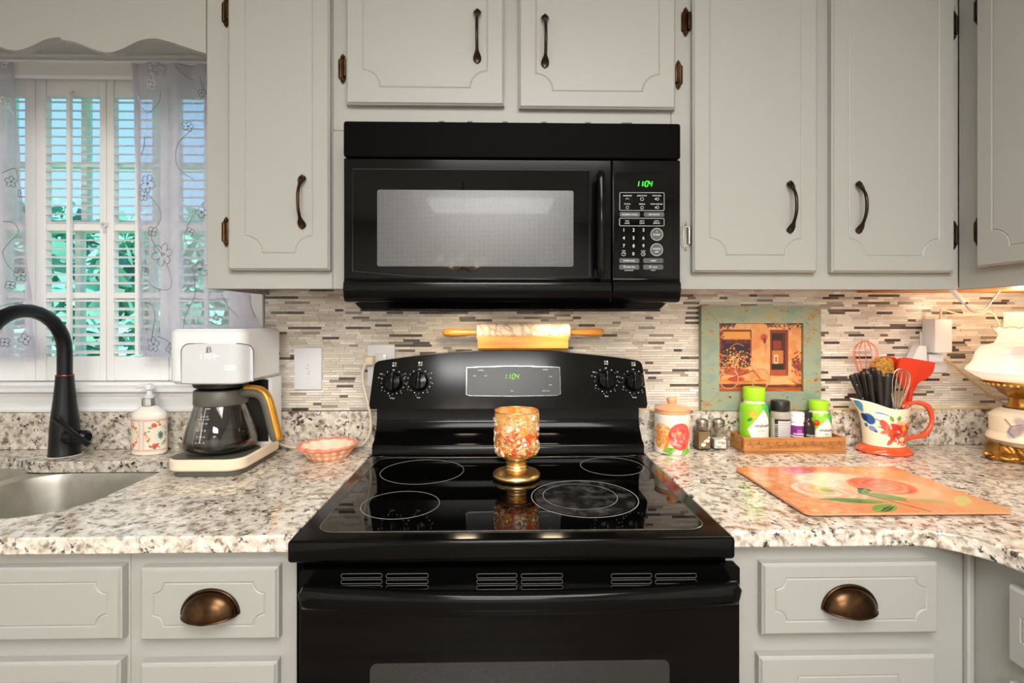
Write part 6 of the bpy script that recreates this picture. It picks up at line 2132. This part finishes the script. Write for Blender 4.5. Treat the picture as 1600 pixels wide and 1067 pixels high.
# ---- glass cutting board
bz = COUNTER + .0045
c0, c1, c2, c3 = atz(1256, 803, bz + .004), atz(1580, 799, bz + .004), atz(1402, 729.5, bz + .004), atz(1150, 729.5, bz + .004)
bx0_, bx1_ = (c0.x + c3.x) / 2, (c1.x + c2.x) / 2
by0_, by1_ = (c0.y + c1.y) / 2, (c2.y + c3.y) / 2
cb = thing('cutting_board', ((bx0_ + bx1_) / 2, (by0_ + by1_) / 2, COUNTER), 'peach floral glass cutting board lying on the granite', 'cutting board')
bw, bd = bx1_ - bx0_, by1_ - by0_
cv = Canvas(400, 310, (234, 158, 106))
cv.noise(.05, 12, 12)
rs_ = np.random.RandomState(21)
def uv(u, v): return (u * 400, (1 - v) * 310)
for k in range(200):
    x, y = uv(rs_.uniform(0, .25), rs_.uniform(0, 1)); cv.ell(x, y, rs_.uniform(4, 12), rs_.uniform(4, 9), [(240, 180, 134), (226, 132, 82), (238, 196, 152), (230, 150, 110)][rs_.randint(4)], rs_.uniform(0, 3), .7, 3)
cv.rect(0, 0, 400, 40, (228, 124, 70), .6)
for k in range(30):
    x, y = uv(rs_.uniform(.75, 1), rs_.uniform(0, 1)); cv.ell(x, y, 40, 30, (240, 190, 128), 0, .22, 12)
big_flower(cv, *uv(.36, .88), 40, (232, 150, 150), [(226, 120, 150), (236, 170, 180), (220, 110, 120)], 14, 4, .8, 5)
big_flower(cv, *uv(.73, .86), 52, (248, 196, 140), [(250, 210, 160), (246, 180, 120), (244, 160, 100)], 12, 5, .8, 6)
def rose(cx, cy, r_, pal, ctr, sq=.9):
    for k in range(11):
        rr_ = r_ * (1 - k / 11.5); a = k * 1.3
        cv.ell(cx + math.cos(a) * r_ * .05, cy + math.sin(a) * r_ * .05, rr_, rr_ * sq, pal[k % len(pal)], 0, .9, 2)
    for k in range(70):
        a = k * 2.4; q = .25 + .72 * (k / 70)
        cv.ell(cx + math.cos(a) * r_ * q, cy + math.sin(a) * r_ * q * sq, r_ * .15, r_ * .035, pal[(k * 3 + 1) % len(pal)], math.atan2(math.sin(a) * sq, math.cos(a)) + 1.57, .8, 1.5)
    cv.ell(cx, cy, r_ * .2, r_ * .16, ctr, 0, 1, 3)
rose(*uv(.30, .42), 72, [(248, 212, 180), (244, 184, 150), (250, 226, 200), (242, 170, 140)], (150, 176, 100))
cv.ell(*uv(.47, .64), 88, 62, (236, 232, 204), .1, 1, 12)
for k in range(90):
    a = rs_.uniform(0, 6.28); q = rs_.uniform(0, 1) ** .6; x, y = uv(.47, .64)
    cv.ell(x + math.cos(a) * 80 * q, y + math.sin(a) * 54 * q, rs_.uniform(8, 18), rs_.uniform(3, 7), [(244, 242, 222), (228, 224, 190), (216, 214, 180), (250, 246, 230)][rs_.randint(4)], a, .7, 3)
cv.ell(*uv(.66, .46), 96, 72, (248, 204, 160), 0, .9, 12)
rose(*uv(.64, .52), 66, [(240, 130, 90), (228, 92, 60), (246, 164, 120), (236, 110, 80)], (190, 150, 80))
for (a0, b0, a1, b1, w_, c_) in ((.17, .26, .50, .18, 15, (104, 160, 66)), (.46, .16, .17, .27, 7, (60, 120, 50)), (.33, .02, .50, .14, 17, (120, 166, 70)), (.36, .01, .48, .12, 6, (50, 80, 40)), (.46, .36, .62, .22, 20, (128, 164, 76)), (.47, .40, .54, .46, 13, (70, 84, 50)), (.60, .24, .80, .16, 10, (176, 180, 96)), (.80, .10, .96, .30, 14, (226, 210, 130)), (.44, .34, .52, .45, 10, (100, 130, 60))):
    p, q = uv(a0, b0), uv(a1, b1); cv.leaf(p[0], p[1], q[0], q[1], w_, c_, (206, 220, 130))
cv.line([uv(.44, .36), uv(.52, .20), uv(.60, .02)], 4, (74, 96, 50))
for k in range(14):
    t_ = k / 14; p = uv(.47 + .14 * t_, .36 - .14 * t_); cv.line([p, (p[0] + 14, p[1] - 10)], 1.6, (70, 110, 44)); cv.line([p, (p[0] - 4, p[1] + 16)], 1.6, (70, 110, 44))
cv.noise(.05, 2, 2)
cv.a = np.clip(cv.a * np.array([.96, .93, .92]), 0, 1)
top_z = bz + .0045
ol = rrect(bx0_, bx1_, by0_, by1_, .014, 5)
mb = MB(); mb.prism([ol], lambda a, b_, w: (a, b_, w), bz, top_z - .0003)
M['board_glass'] = mat('board_edge', rgb(226, 150, 104), 0.08, coat=.4); part('slab', mb, M['board_glass'], cb, smooth=25)
def bfn(u, v):
    x, y = bx0_ + bw * u, by0_ + bd * v
    r_ = .014; dx = max(bx0_ + r_ - x, x - bx1_ + r_, 0); dy = max(by0_ + r_ - y, y - by1_ + r_, 0)
    if dx > 0 and dy > 0:
        L = math.hypot(dx, dy)
        if L > r_:
            sx_, sy_2 = (1 if x > (bx0_ + bx1_) / 2 else -1), (1 if y > (by0_ + by1_) / 2 else -1)
            cx, cy = (bx1_ - r_ if sx_ > 0 else bx0_ + r_), (by1_ - r_ if sy_2 > 0 else by0_ + r_)
            x, y = cx + sx_ * dx * r_ / L, cy + sy_2 * dy * r_ / L
    return (x, y, top_z)
mb, cols = printed(cv, bfn, 260, 200); M['board_print'] = attr_mat('board_print', 0.16, 0.1); part('floral_print', mb, M['board_print'], cb, smooth=0, cols=cols, fix=False, label='printed flowers and leaves')
for a, b_ in ((bx0_ + .025, by0_ + .025), (bx1_ - .025, by0_ + .025), (bx0_ + .025, by1_ - .025), (bx1_ - .025, by1_ - .025)):
    mb = MB(); mb.lathe([(.0005, 0), (.007, 0), (.0065, .0038), (.0005, .0038)], 14, a, b_, COUNTER + .0005); part('foot', mb, M['white_plastic'], cb)

# ---- pitcher
pyc = -.093; pxc = X(1381, pyc, 660)
PT = thing('pitcher', (pxc, pyc, COUNTER), 'cream floral pitcher with coral handle and foot, holding utensils', 'pitcher')
SYK = .92
def prad(v):
    return float(np.interp(v, [0, .15, .5, .85, 1.0], [.0525, .0535, .0575, .0605, .0620]))
def psurf(u, v, inn=0.0):
    a = front_angle(u)
    c_, s_ = math.cos(a), math.sin(a)
    sp = max(0.0, -c_) ** 7                         # spout on the viewer's left
    htop = .128 + .024 * max(0.0, -c_) ** 2.2 + .003 * max(0, c_) ** 4
    z_ = .0225 + (htop - .0225) * v
    r_ = prad(v) - inn + sp * .036 * v ** 3
    k = 1 - .0 
    return (pxc + r_ * c_, pyc + SYK * r_ * s_ * (1 - .45 * sp * v), COUNTER + z_)
cv = Canvas(520, 170, (250, 234, 204))
def pu(zx, zy):
    """photo crop pixel (9.7x crop of the pitcher) -> canvas"""
    xx = 1325 + zx / 9.7; yy = 610 + zy / 9.7
    s_ = max(-.98, min(.98, (xx - 1381) / 33.0))
    u = .5 + math.asin(s_) / (2 * math.pi)
    return (u * 520, (yy - 628) / (699 - 628) * 170)
def pe(zx, zy, rx, ry, col, rot=0, al=1.0, soft=1.5):
    a = pu(zx, zy); cv.ell(a[0], a[1], rx * .27, ry * .25, col, rot, al, soft)
for (x, y, rx, ry, rot, c_) in ((215, 250, 40, 70, .2, (60, 130, 180)), (330, 330, 80, 70, 0, (200, 222, 226)), (350, 480, 70, 60, 0, (206, 224, 224)), (180, 300, 30, 60, 0, (80, 150, 196)), (250, 450, 70, 80, 0, (20, 80, 150)), (225, 440, 46, 60, 0, (14, 52, 116)), (260, 590, 50, 40, 0, (120, 150, 200)), (285, 620, 24, 18, 0, (30, 70, 150)), (200, 560, 30, 30, 0, (40, 110, 170))): pe(x, y, rx, ry, c_, rot, .95, 3)
cv.line([pu(300, 310), pu(360, 290), pu(410, 300)], 3, (30, 100, 160)); cv.line([pu(310, 530), pu(370, 550), pu(425, 520)], 3, (30, 90, 150)); cv.line([pu(290, 420), pu(340, 430)], 3, (20, 70, 140))
for (x0, y0, x1, y1, w_) in ((470, 400, 430, 290, 8), (540, 380, 560, 280, 9), (960, 400, 850, 350, 9), (960, 400, 960, 290, 8), (960, 400, 970, 510, 8)):
    a, b_ = pu(x0, y0), pu(x1, y1); cv.leaf(a[0], a[1], b_[0], b_[1], w_, (120, 170, 50), (80, 130, 40))
for k in range(70):
    pe(rs_.normal(690, 150), rs_.normal(590, 80), rs_.uniform(50, 100), rs_.uniform(30, 60), [(226, 74, 36), (214, 56, 30), (236, 104, 50), (232, 88, 44)][rs_.randint(4)], rs_.uniform(0, 3), .8, 3)
for (x, y, rx, ry, rot, c_) in ((530, 510, 110, 55, .7, (200, 36, 26)), (430, 600, 60, 40, .3, (226, 90, 50)), (530, 640, 60, 60, 0, (180, 40, 40)), (620, 410, 110, 40, 0, (240, 170, 150)), (680, 380, 90, 30, 0, (246, 214, 196)), (860, 440, 90, 60, 0, (236, 110, 56)), (780, 470, 60, 50, 0, (240, 160, 60)), (650, 510, 50, 50, 0, (240, 160, 50)), (740, 660, 90, 90, 0, (224, 80, 40)), (550, 570, 30, 16, .6, (250, 220, 200))): pe(x, y, rx, ry, c_, rot, .9, 3)
for k in range(26): pe(rs_.normal(735, 40), rs_.normal(520, 28), 12, 11, [(60, 20, 16), (110, 30, 20), (240, 170, 60)][rs_.randint(3)], 0, .95)
for k in range(30): pe(620 + 110 * math.cos(k * .7), 720 + 70 * math.sin(k * .7), 22, 14, [(214, 110, 96), (200, 90, 80), (236, 170, 150)][k % 3], k, .8)
pe(625, 710, 50, 40, (250, 234, 200)); pe(625, 715, 24, 18, (214, 190, 90))
for a in range(5): pe(870 + 55 * math.cos(a * 1.256), 710 + 60 * math.sin(a * 1.256), 42, 44, (244, 214, 60) if a % 2 else (250, 232, 140), 0, .95, 2)
pe(880, 710, 24, 28, (206, 150, 40))
pe(680, 310, 26, 18, (180, 206, 206)); pe(600, 320, 20, 16, (206, 222, 216)); pe(370, 650, 40, 18, (206, 216, 210))
mb, cols = printed(cv, psurf, 300, 110)
part('body', mb, M['print'], PT, smooth=80, cols=cols, fix=False, label='cream body with red, blue and yellow flowers')
mb = MB(); mb.grid(lambda u, v: psurf(u, v * .985, .003), 80, 16, 0, True)
mb.lathe([(.0005, .026), (.0505, .026)], 80, pxc, pyc, COUNTER, sy=SYK)
part('inside', mb, M['pearl'], PT, smooth=80, fix=False)
mb = MB(); mb.tube([Vector(psurf(k / 90, 1.0, .0015)) for k in range(90)], .0017, 6, closed=True); part('rim', mb, M['pearl'], PT, smooth=80)
mb = MB(); mb.lathe([(.0005, .0006), (.068, .0006), (.0715, .004), (.070, .009), (.060, .0165), (.054, .0215), (.0005, .0222)], 60, pxc, pyc, COUNTER, sy=.90); part('foot', mb, M['coral'], PT, smooth=50)
mb = MB()
hp_ = [at(a, b_, pyc) for a, b_ in ((1409, 638), (1416, 632), (1431, 629), (1448, 634), (1456, 650), (1453, 668), (1442, 680), (1428, 683), (1416, 685), (1404, 690))]
P = spline3(hp_, 5); mb.tube(P, [.0068 + .0012 * math.sin(i * .5) for i in range(len(P))], 12); part('handle', mb, M['coral'], PT, smooth=60)

# ---- utensils standing in the pitcher
def inside(px, py, y): return at(px, py, y)
def utensil(name, label, mb_mats, cat='utensil'):
    a = np.concatenate([np.array(m_.v) for m_, _, _ in mb_mats])
    loc = (float(a[:, 0].mean()), float(a[:, 1].mean()), float(a[:, 2].min()))
    r = thing(name, loc, label, cat, 'utensils in the floral pitcher')
    for m_, mt, nm in mb_mats: part(nm, m_, mt, r, smooth=50)
    return r
def whisk(px, top_py, half_w, bot_py, hx, hy, y, mt, hm, name_lab, n=6, wr=.0011, hl=.05):
    tip = at(px, top_py, y); nk = at(hx, bot_py, y); base = at(hy, 690, y)
    base.z = max(base.z, COUNTER + .045)
    up = (tip - nk).normalized(); L = (tip - nk).length
    mb = MB()
    side = Vector((1, 0, 0)); side = (side - up * side.dot(up)).normalized(); fw = up.cross(side)
    hw = half_w * 1.46 / F
    for k in range(n):
        a = math.pi * k / n
        dr = side * math.cos(a) + fw * math.sin(a) * .8
        pts = []
        for j in range(25):
            t_ = j / 24; ph = math.pi * t_
            w = -math.cos(ph); hgt = math.sin(ph) ** .62
            pts.append(nk + up * (L * hgt) + dr * (hw * w * (0.16 + .84 * min(1, hgt * 1.15)) ))
        mb.tube(pts, wr, 5)
    h = MB(); h.tube([nk + up * .006, nk - up * .01, base], [.0045, .0055, .005], 10)
    return utensil('whisk', name_lab, [(mb, mt, 'wire_cage'), (h, hm, 'handle')], 'whisk')
whisk(1351, 533, 25, 606, 1356, 1372, pyc + .034, M['red_wire'], M['silicone'], 'orange wire whisk, tallest thing in the pitcher', 6, .0009)
whisk(1410, 576, 18, 640, 1400, 1388, pyc - .034, M['steel_wire'], mat('mint_handle', rgb(170, 206, 170), .4), 'small steel wire whisk in front of the red spatulas', 6, .0009)
M['rivet'] = M['nickel']
def blackhandle(px0, py0, px1, py1, y, r0, lab, name='kitchen_knife', rivets=False, flat=1.0, cat='knife'):
    a, b_ = at(px0, py0, y), at(px1, py1, y)
    d = (b_ - a).normalized()
    end = Vector((pxc + (b_.x - pxc) * .45, pyc + (b_.y - pyc) * .45, COUNTER + .045))
    d2 = (end - b_).normalized()
    mb = MB(); mb.tube([a, a + d * .003, a + d * .012, a + (b_ - a) * .5, b_], [r0 * .7, r0, r0 * 1.06, r0 * .9, r0 * .85], 12, flat=flat)
    lst = [(mb, M['black_plastic'], 'handle')]
    bl = MB(); bl.tube([b_ + d2 * .0003, end], [r0 * .7, r0 * .5], 8, flat=.4); lst.append((bl, M['steel'], 'blade'))
    if rivets:
        rv = MB()
        for t_ in (.32, .78): c_ = a + (b_ - a) * t_; rv.ball((c_.x, c_.y - r0 * 1.0, c_.z), .0022, 8, 5, s=(1, .5, 1))
        lst.append((rv, M['nickel'], 'rivet'))
    return utensil(name, lab, lst, cat)
blackhandle(1330, 586, 1350, 632, pyc - .008, .0075, 'black riveted scissors handle nearest the pitcher spout', 'kitchen_scissors', True, cat='scissors')
blackhandle(1337, 583, 1356, 640, pyc + .014, .0072, 'plain black knife handle just behind the riveted scissors')
blackhandle(1348, 579.5, 1363, 645, pyc + .000, .0090, 'thick square-ended black knife handle under the orange whisk')
blackhandle(1359, 584, 1367, 648, pyc - .020, .0066, 'slim black knife handle with a round pommel, front row')
blackhandle(1363, 574, 1376, 650, pyc + .006, .0090, 'broad black knife handle rising behind the slim ones')
blackhandle(1372.5, 579, 1378, 655, pyc - .024, .0084, 'round black knife handle at the centre of the pitcher')
blackhandle(1392, 583, 1386, 650, pyc - .022, .0150, 'wide flat black turner handle left of the steel whisk', 'turner', False, .45, 'turner')
# gold patterned spoon, red spoon edge and the two red spatulas
def blade_tool(name, lab, outline, y, th, mt, stick, sm, cat, bulge=0.0):
    mb = MB(); P = [at(a, b_, y) for a, b_ in outline]
    mb.prism([[(p.x, p.z) for p in P]], lambda a, b_, w: (a, w, b_), y - th / 2, y + th / 2)
    h = MB(); a, b_ = at(stick[0], stick[1], y), at(stick[2], stick[3], y); d = (b_ - a).normalized()
    e = b_ + d * max(0, (b_.z - COUNTER - .045) / max(.2, -d.z)); h.tube([a, b_, e], [stick[4], stick[4], stick[4] * .8], 10)
    r = utensil(name, lab, [(mb, mt, 'head'), (h, sm, 'handle')], cat)
    for ch_ in r.children:
        if ch_.name.startswith('head'): bev(ch_, min(.003, th * .4), 3)
    return r
def sline(P): return smooth_line(P + [P[0]], 4)[:-1]
M['gold_pattern'] = mat('gold_pattern', rgb(176, 128, 56), .4, vary=.7, vscale=220)
blade_tool('serving_spoon', 'gold patterned serving spoon behind the black handles', sline([(1358, 577), (1362, 567), (1370, 559.5), (1382, 557.5), (1392, 561), (1396, 572), (1394, 584), (1384, 590), (1368, 588)]), pyc + .022, .006, M['gold_pattern'], (1380, 588, 1379, 640, .005), M['black_plastic'], 'spoon')
blade_tool('serving_spoon', 'dark olive spoon with a red inside behind the gold spoon', sline([(1372, 562), (1378, 557), (1392, 557.5), (1401, 561), (1403, 570), (1401, 580), (1394, 588), (1382, 584)]), pyc + .034, .006, M['silicone'], (1394, 586, 1390, 640, .005), M['olive'], 'spoon')
blade_tool('spatula', 'narrow red silicone spatula leaning beside the steel whisk', sline([(1405, 560), (1418, 559), (1430, 562), (1434, 568), (1430, 590), (1424, 603), (1414, 608), (1405, 600), (1402, 580)]), pyc + .006, .009, M['silicone'], (1418, 604, 1408, 646, .0055), M['silicone'], 'spatula')
blade_tool('spatula', 'wide red silicone spatula leaning out over the pitcher handle', sline([(1412, 558), (1436, 562), (1458, 566), (1459, 570), (1456, 582), (1446, 592), (1434, 598), (1426, 612), (1418, 612), (1414, 590)]), pyc + .020, .008, M['silicone'], (1424, 606, 1416, 646, .007), M['silicone'], 'spatula')

# ---- outlet with adapters behind the pitcher
r, a, b_, y = plate(1436, 1477.5, 518, 582, 'white outlet plate behind the red spatulas, holding plugs', 'outlet_plate', 'outlet')
g0_, g1_ = at(1461, 551, -.062), at(1488, 498.5, -.062)
mb = MB(); mb.rbox(g0_.x, g1_.x, -.062, -.0153, g0_.z, g1_.z, .002, 2); ad = thing('power_adapter', ((g0_.x + g1_.x) / 2, -.04, g0_.z), 'white square power adapter block plugged into the outlet', 'adapter'); part('block', mb, M['white_plastic'], ad, smooth=40)
q = at(1469, 497, -.04)
mb = MB(); mb.tube(spline3([(q.x, -.04, g1_.z + .0005), (q.x + .002, -.04, g1_.z + .02), (q.x + .008, -.04, g1_.z + .028), at(1500, 491, -.04), at(1530, 490.5, -.05), at(1546, 487, -.06), at(1556, 496, -.07), at(1563, 512, -.075), at(1570, 519, -.075)], 6), .0026, 8); part('cord', mb, M['cream_plastic'], ad, smooth=60)
u0, u1 = at(1427, 566, -.05), at(1451, 540, -.05)
mb = MB(); mb.prism([(u0.x, u0.z), (u1.x, u0.z), (u1.x, u1.z), (u0.x + .022, u1.z)], lambda a_, c_, w: (a_, w, c_), -.045, -.0153); single('night_light', mb, M['white_plastic'], 'slanted white plug-in light half behind the red spatula', 'night light', bevel=.002)
w0, w1 = at(1453, 566, -.04), at(1476, 553.5, -.04)
lc = thing('lamp_cord', ((w0.x + w1.x) / 2, -.03, w0.z), 'beige lamp cord running from outlet to the oil lamp', 'cord')
mb = MB(); mb.rbox(w0.x, w1.x, -.038, -.0155, w0.z, w1.z, .003, 2); part('plug', mb, M['white_plastic'], lc, smooth=40)
mb = MB(); mb.tube(spline3([(w1.x - .002, -.03, (w0.z + w1.z) / 2), at(1484, 566, -.032), at(1510, 588, -.034), at(1545, 616, -.040), at(1578, 636, -.05), at(1590, 650, -.07)], 6), .0034, 8); part('wire', mb, mat('beige_cord', rgb(206, 180, 132), .5), lc, smooth=60)

# ---- light strip connector hanging under the corner cabinet
ls = thing('light_strip', (1.25, -.15, 1.36), 'white light strip plug with looped cord under the corner cabinet', 'light strip')
s0, s1 = at(1486, 451, -.16), at(1506, 473, -.15)
mb = MB(); mb.tube([(s0.x, -.16, UZ0 + .0075), s0, s0 + (s1 - s0) * .5, s1], [.007, .007, .007, .0045], 10, flat=.5); part('connector', mb, mat('connector_white', rgb(240, 246, 255), .3), ls, smooth=50)  # connector is plain white plastic
mb = MB(); e = at(1562, 450, -.14); mb.tube(spline3([s1, at(1516, 484, -.15), at(1527, 487.5, -.15), at(1540, 482, -.145), at(1552, 467, -.14), (e.x, -.14, UZ0 + .0075)], 6), .0022, 8); part('cord', mb, mat('grey_cord', rgb(196, 198, 204), .4), ls, smooth=60)
sx0 = .52
mb = MB(); mb.box(sx0, 1.10, -.2855, -.262, UZ0 + .0085, UZ0 + .0155); part('housing', mb, M['white_plastic'], ls)
mb = MB(); mb.box(sx0 + .004, 1.096, -.283, -.2645, UZ0 + .0076, UZ0 + .0084); part('lens', mb, M['warm_lens'], ls)
ld = bpy.data.lights.new('strip_lamp', 'AREA'); ld.shape = 'RECTANGLE'; ld.size, ld.size_y, ld.energy, ld.color = .56, .016, UNDERCAB_W, (1, .91, .78)
lo = bpy.data.objects.new('strip_lamp', ld); COL.objects.link(lo); lo.parent = ls; lo.location = Vector(((sx0 + 1.10) / 2, -.2737, UZ0 + .0070)) - ls.location

# ---- hurricane lamp
LY = -.185; LX = X(1606, LY, 620)
def lz(py): return Z(py, LY, 1600)
def lr(px): return LX - X(px, LY, 620)
hl = thing('oil_lamp', (LX, LY, COUNTER), 'lit milk glass hurricane lamp with brass foot at the counter end', 'lamp')
mb = MB()
def lobes(u, v):
    a = 2 * math.pi * u; k = abs(math.cos(2 * a + 0)) ** 3
    r_ = float(np.interp(v, [0, .25, .6, 1], [lr(1553), lr(1548), lr(1560), lr(1566)])) * (.82 + .24 * k) + .004 * math.sin(v * 9 + a * 20)
    return (LX + r_ * math.cos(a), LY + r_ * math.sin(a), COUNTER + .001 + (lz(695) - COUNTER) * v)
mb.grid(lobes, 96, 14, 0, True); mb.lathe([(.0005, COUNTER + .001), (lr(1553) * .82, COUNTER + .001)], 48, LX, LY, 0); mb.lathe([(.0005, lz(695) + .0008), (lr(1566), lz(695) + .0008)], 48, LX, LY, 0)
for k in range(4):
    a = math.pi / 2 * k + math.pi; r_ = lr(1543)
    mb.ball((LX + r_ * math.cos(a), LY + r_ * math.sin(a), COUNTER + .018), .009, 10, 8, s=(1.4, .9, .7))
part('brass_foot', mb, M['brass'], hl, smooth=60)
cv = Canvas(400, 120, (252, 236, 206))
for k, (x, y, c_) in enumerate(((150, 60, (226, 150, 110)), (140, 46, (150, 130, 150)), (128, 70, (120, 110, 130)), (170, 50, (240, 180, 140)), (190, 66, (230, 130, 90)))): cv.ell(x, y, 18, 11, c_, k, .55, 6)
cv.line([(112, 40), (122, 56), (116, 72), (128, 84)], 3, (130, 120, 140)); cv.line([(122, 56), (140, 48)], 2, (130, 120, 140)); cv.rect(0, 100, 400, 120, (236, 226, 210)); cv.rect(0, 98, 400, 101, (150, 110, 70))
mb, cols = printed_lathe(cv, [(lr(1566), lz(694.5)), (lr(1557), lz(688)), (lr(1558), lz(682)), (lr(1562), lz(676)), (lr(1561), lz(650)), (lr(1568), lz(643)), (lr(1577), lz(638))], LX, LY, 0, 160); part('font', mb, M['print'], hl, smooth=70, cols=cols, label='cream painted glass font')
mb = MB(); mb.lathe([(.0005, lz(638) + .0005), (lr(1580), lz(637)), (lr(1584), lz(632)), (lr(1584), lz(622)), (lr(1576), lz(617)), (lr(1568), lz(608)), (lr(1556), lz(603)), (lr(1551), lz(599)), (lr(1551), lz(595)), (.0005, lz(594))], 64, LX, LY, 0); part('burner_collar', mb, M['brass'], hl, smooth=40)
bd_ = MB(); bd_.ball((0, 0, 0), .0042, 8, 6); b_me = bd_.mesh('bead', M['gold'])
for k in range(44):
    a = 2 * math.pi * k / 44; r_ = lr(1552.5)
    inst('bead', b_me, Vector((LX + r_ * math.cos(a), LY + r_ * math.sin(a), lz(600))) - hl.location, hl)
m, nt, b = new_mat('milk_glass_shade')
at_ = nt.nodes.new('ShaderNodeAttribute'); at_.attribute_name = 'Col'
nt.links.new(at_.outputs['Color'], b.inputs['Base Color']); nt.links.new(at_.outputs['Color'], b.inputs['Emission Color']); b.inputs['Emission Strength'].default_value = .5; b.inputs['Roughness'].default_value = .3
M['shade'] = m
cv = Canvas(400, 160, (255, 246, 222))
for k, (x, y, c_) in enumerate(((150, 80, (246, 214, 170)), (170, 74, (244, 200, 160)), (140, 66, (200, 180, 190)), (128, 84, (206, 200, 206)), (160, 100, (220, 216, 200)))): cv.ell(x, y, 18, 10, c_, k, .5, 6)
cv.line([(118, 62), (140, 56), (170, 60)], 2.5, (190, 170, 180)); cv.line([(120, 96), (150, 92), (180, 98)], 2, (210, 206, 196)); cv.line([(150, 80), (140, 110)], 2, (206, 206, 190)); cv.rect(0, 126, 400, 128.5, (206, 200, 190)); cv.rect(0, 40, 400, 42, (214, 206, 190))
sprof = [(lr(1553), lz(594)), (lr(1545), lz(590)), (lr(1533), lz(581)), (lr(1534), lz(578)), (lr(1542), lz(567)), (lr(1546), lz(552)), (lr(1552), lz(543)), (lr(1568), lz(536.5)), (lr(1571), lz(530)), (lr(1573), lz(524)), (lr(1570), lz(517)), (lr(1566), lz(511))]
mb, cols = printed_lathe(cv, sprof, LX, LY, 0, 160); part('shade', mb, M['shade'], hl, smooth=70, cols=cols, label='glowing white painted glass shade')
mb = MB(); M['shade_edge'] = mat('shade_edge', rgb(190, 160, 130), .4)
mb.tube([(LX + (lr(1565.5) + .002 * math.sin(k * 1.05)) * math.cos(2 * math.pi * k / 90), LY + lr(1565.5) * math.sin(2 * math.pi * k / 90), lz(511) + .0022 * math.sin(k * 2 * math.pi * 15 / 90)) for k in range(90)], .0009, 5, closed=True); part('crimped_edge', mb, M['shade_edge'], hl)
mb = MB(); cr_ = lr(1579); mb.lathe([(cr_, lz(540)), (cr_, lz(487)), (cr_ - .002, lz(487)), (cr_ - .002, lz(540))], 40, LX, LY, 0)
M['chimney'] = mat('chimney_glass', rgb(246, 234, 208), 0.15, alpha=.45); part('chimney', mb, M['chimney'], hl, smooth=40)
ld = bpy.data.lights.new('lamp_glow', 'POINT'); ld.energy = TABLE_LAMP_W; ld.color = (1, .84, .60); ld.shadow_soft_size = .03
lo = bpy.data.objects.new('lamp_glow', ld); COL.objects.link(lo); lo.parent = hl; lo.location = Vector((LX, LY, lz(488) + .02)) - hl.location

# ================================================================== chandelier and ceiling fill panels behind the camera
def ceiling_panel(x, y, w, l, power, label, col=(1.0, 1.0, .985)):
    r = thing('ceiling_fill_light', (x, y, ZC - .06), label, 'ceiling light')
    mb = MB(); mb.box(x - w / 2, x + w / 2, y - l / 2, y + l / 2, ZC - .055, ZC - .0005)
    part('housing', mb, M['white_plastic'], r, bevel=.004)
    mb = MB(); mb.box(x - w / 2 + .02, x + w / 2 - .02, y - l / 2 + .02, y + l / 2 - .02, ZC - .0595, ZC - .0555)
    part('diffuser', mb, M['lens'], r)
    ld = bpy.data.lights.new('ceiling_fill_lamp', 'AREA'); ld.shape = 'RECTANGLE'
    ld.size, ld.size_y, ld.energy, ld.color = w - .05, l - .05, power, col
    lo = bpy.data.objects.new('ceiling_fill_lamp', ld); COL.objects.link(lo); lo.location = (0, 0, -.004); lo.parent = r
    return r


ceiling_panel(.15, -2.1, 1.2, 1.2, CEILING_W, 'broad white ceiling light panel over the kitchen floor')  # unseen panel, added and placed to give soft frontal light
ceiling_panel(-.1, -4.1, 1.2, .7, DINING_W, 'long white ceiling light panel over the far side of the room')  # far fixture, enlarged to fill the tiles under the cabinets
r = thing('chandelier', (-.32, -3.5, 1.7), 'small brass chandelier with glowing bulbs hanging behind the viewer', 'chandelier')
mb = MB(); mb.tube([(-.32, -3.5, 1.72), (-.32, -3.5, ZC - .001)], .008, 8); part('stem', mb, M['brass'], r)
for k in range(5):
    a = 2 * math.pi * k / 5 + .3
    x, y = -.32 + .19 * math.cos(a), -3.5 + .19 * math.sin(a)
    mb = MB(); mb.tube([(-.32, -3.5, 1.73), ((x - .32) / 2, (y - 3.5) / 2, 1.70), (x, y, 1.74)], .006, 6); part('arm', mb, M['brass'], r)
    mb = MB(); mb.ball((x, y, 1.785), .032, 12, 8, s=(1, 1, 1.25)); part('bulb', mb, M['bulb'], r)
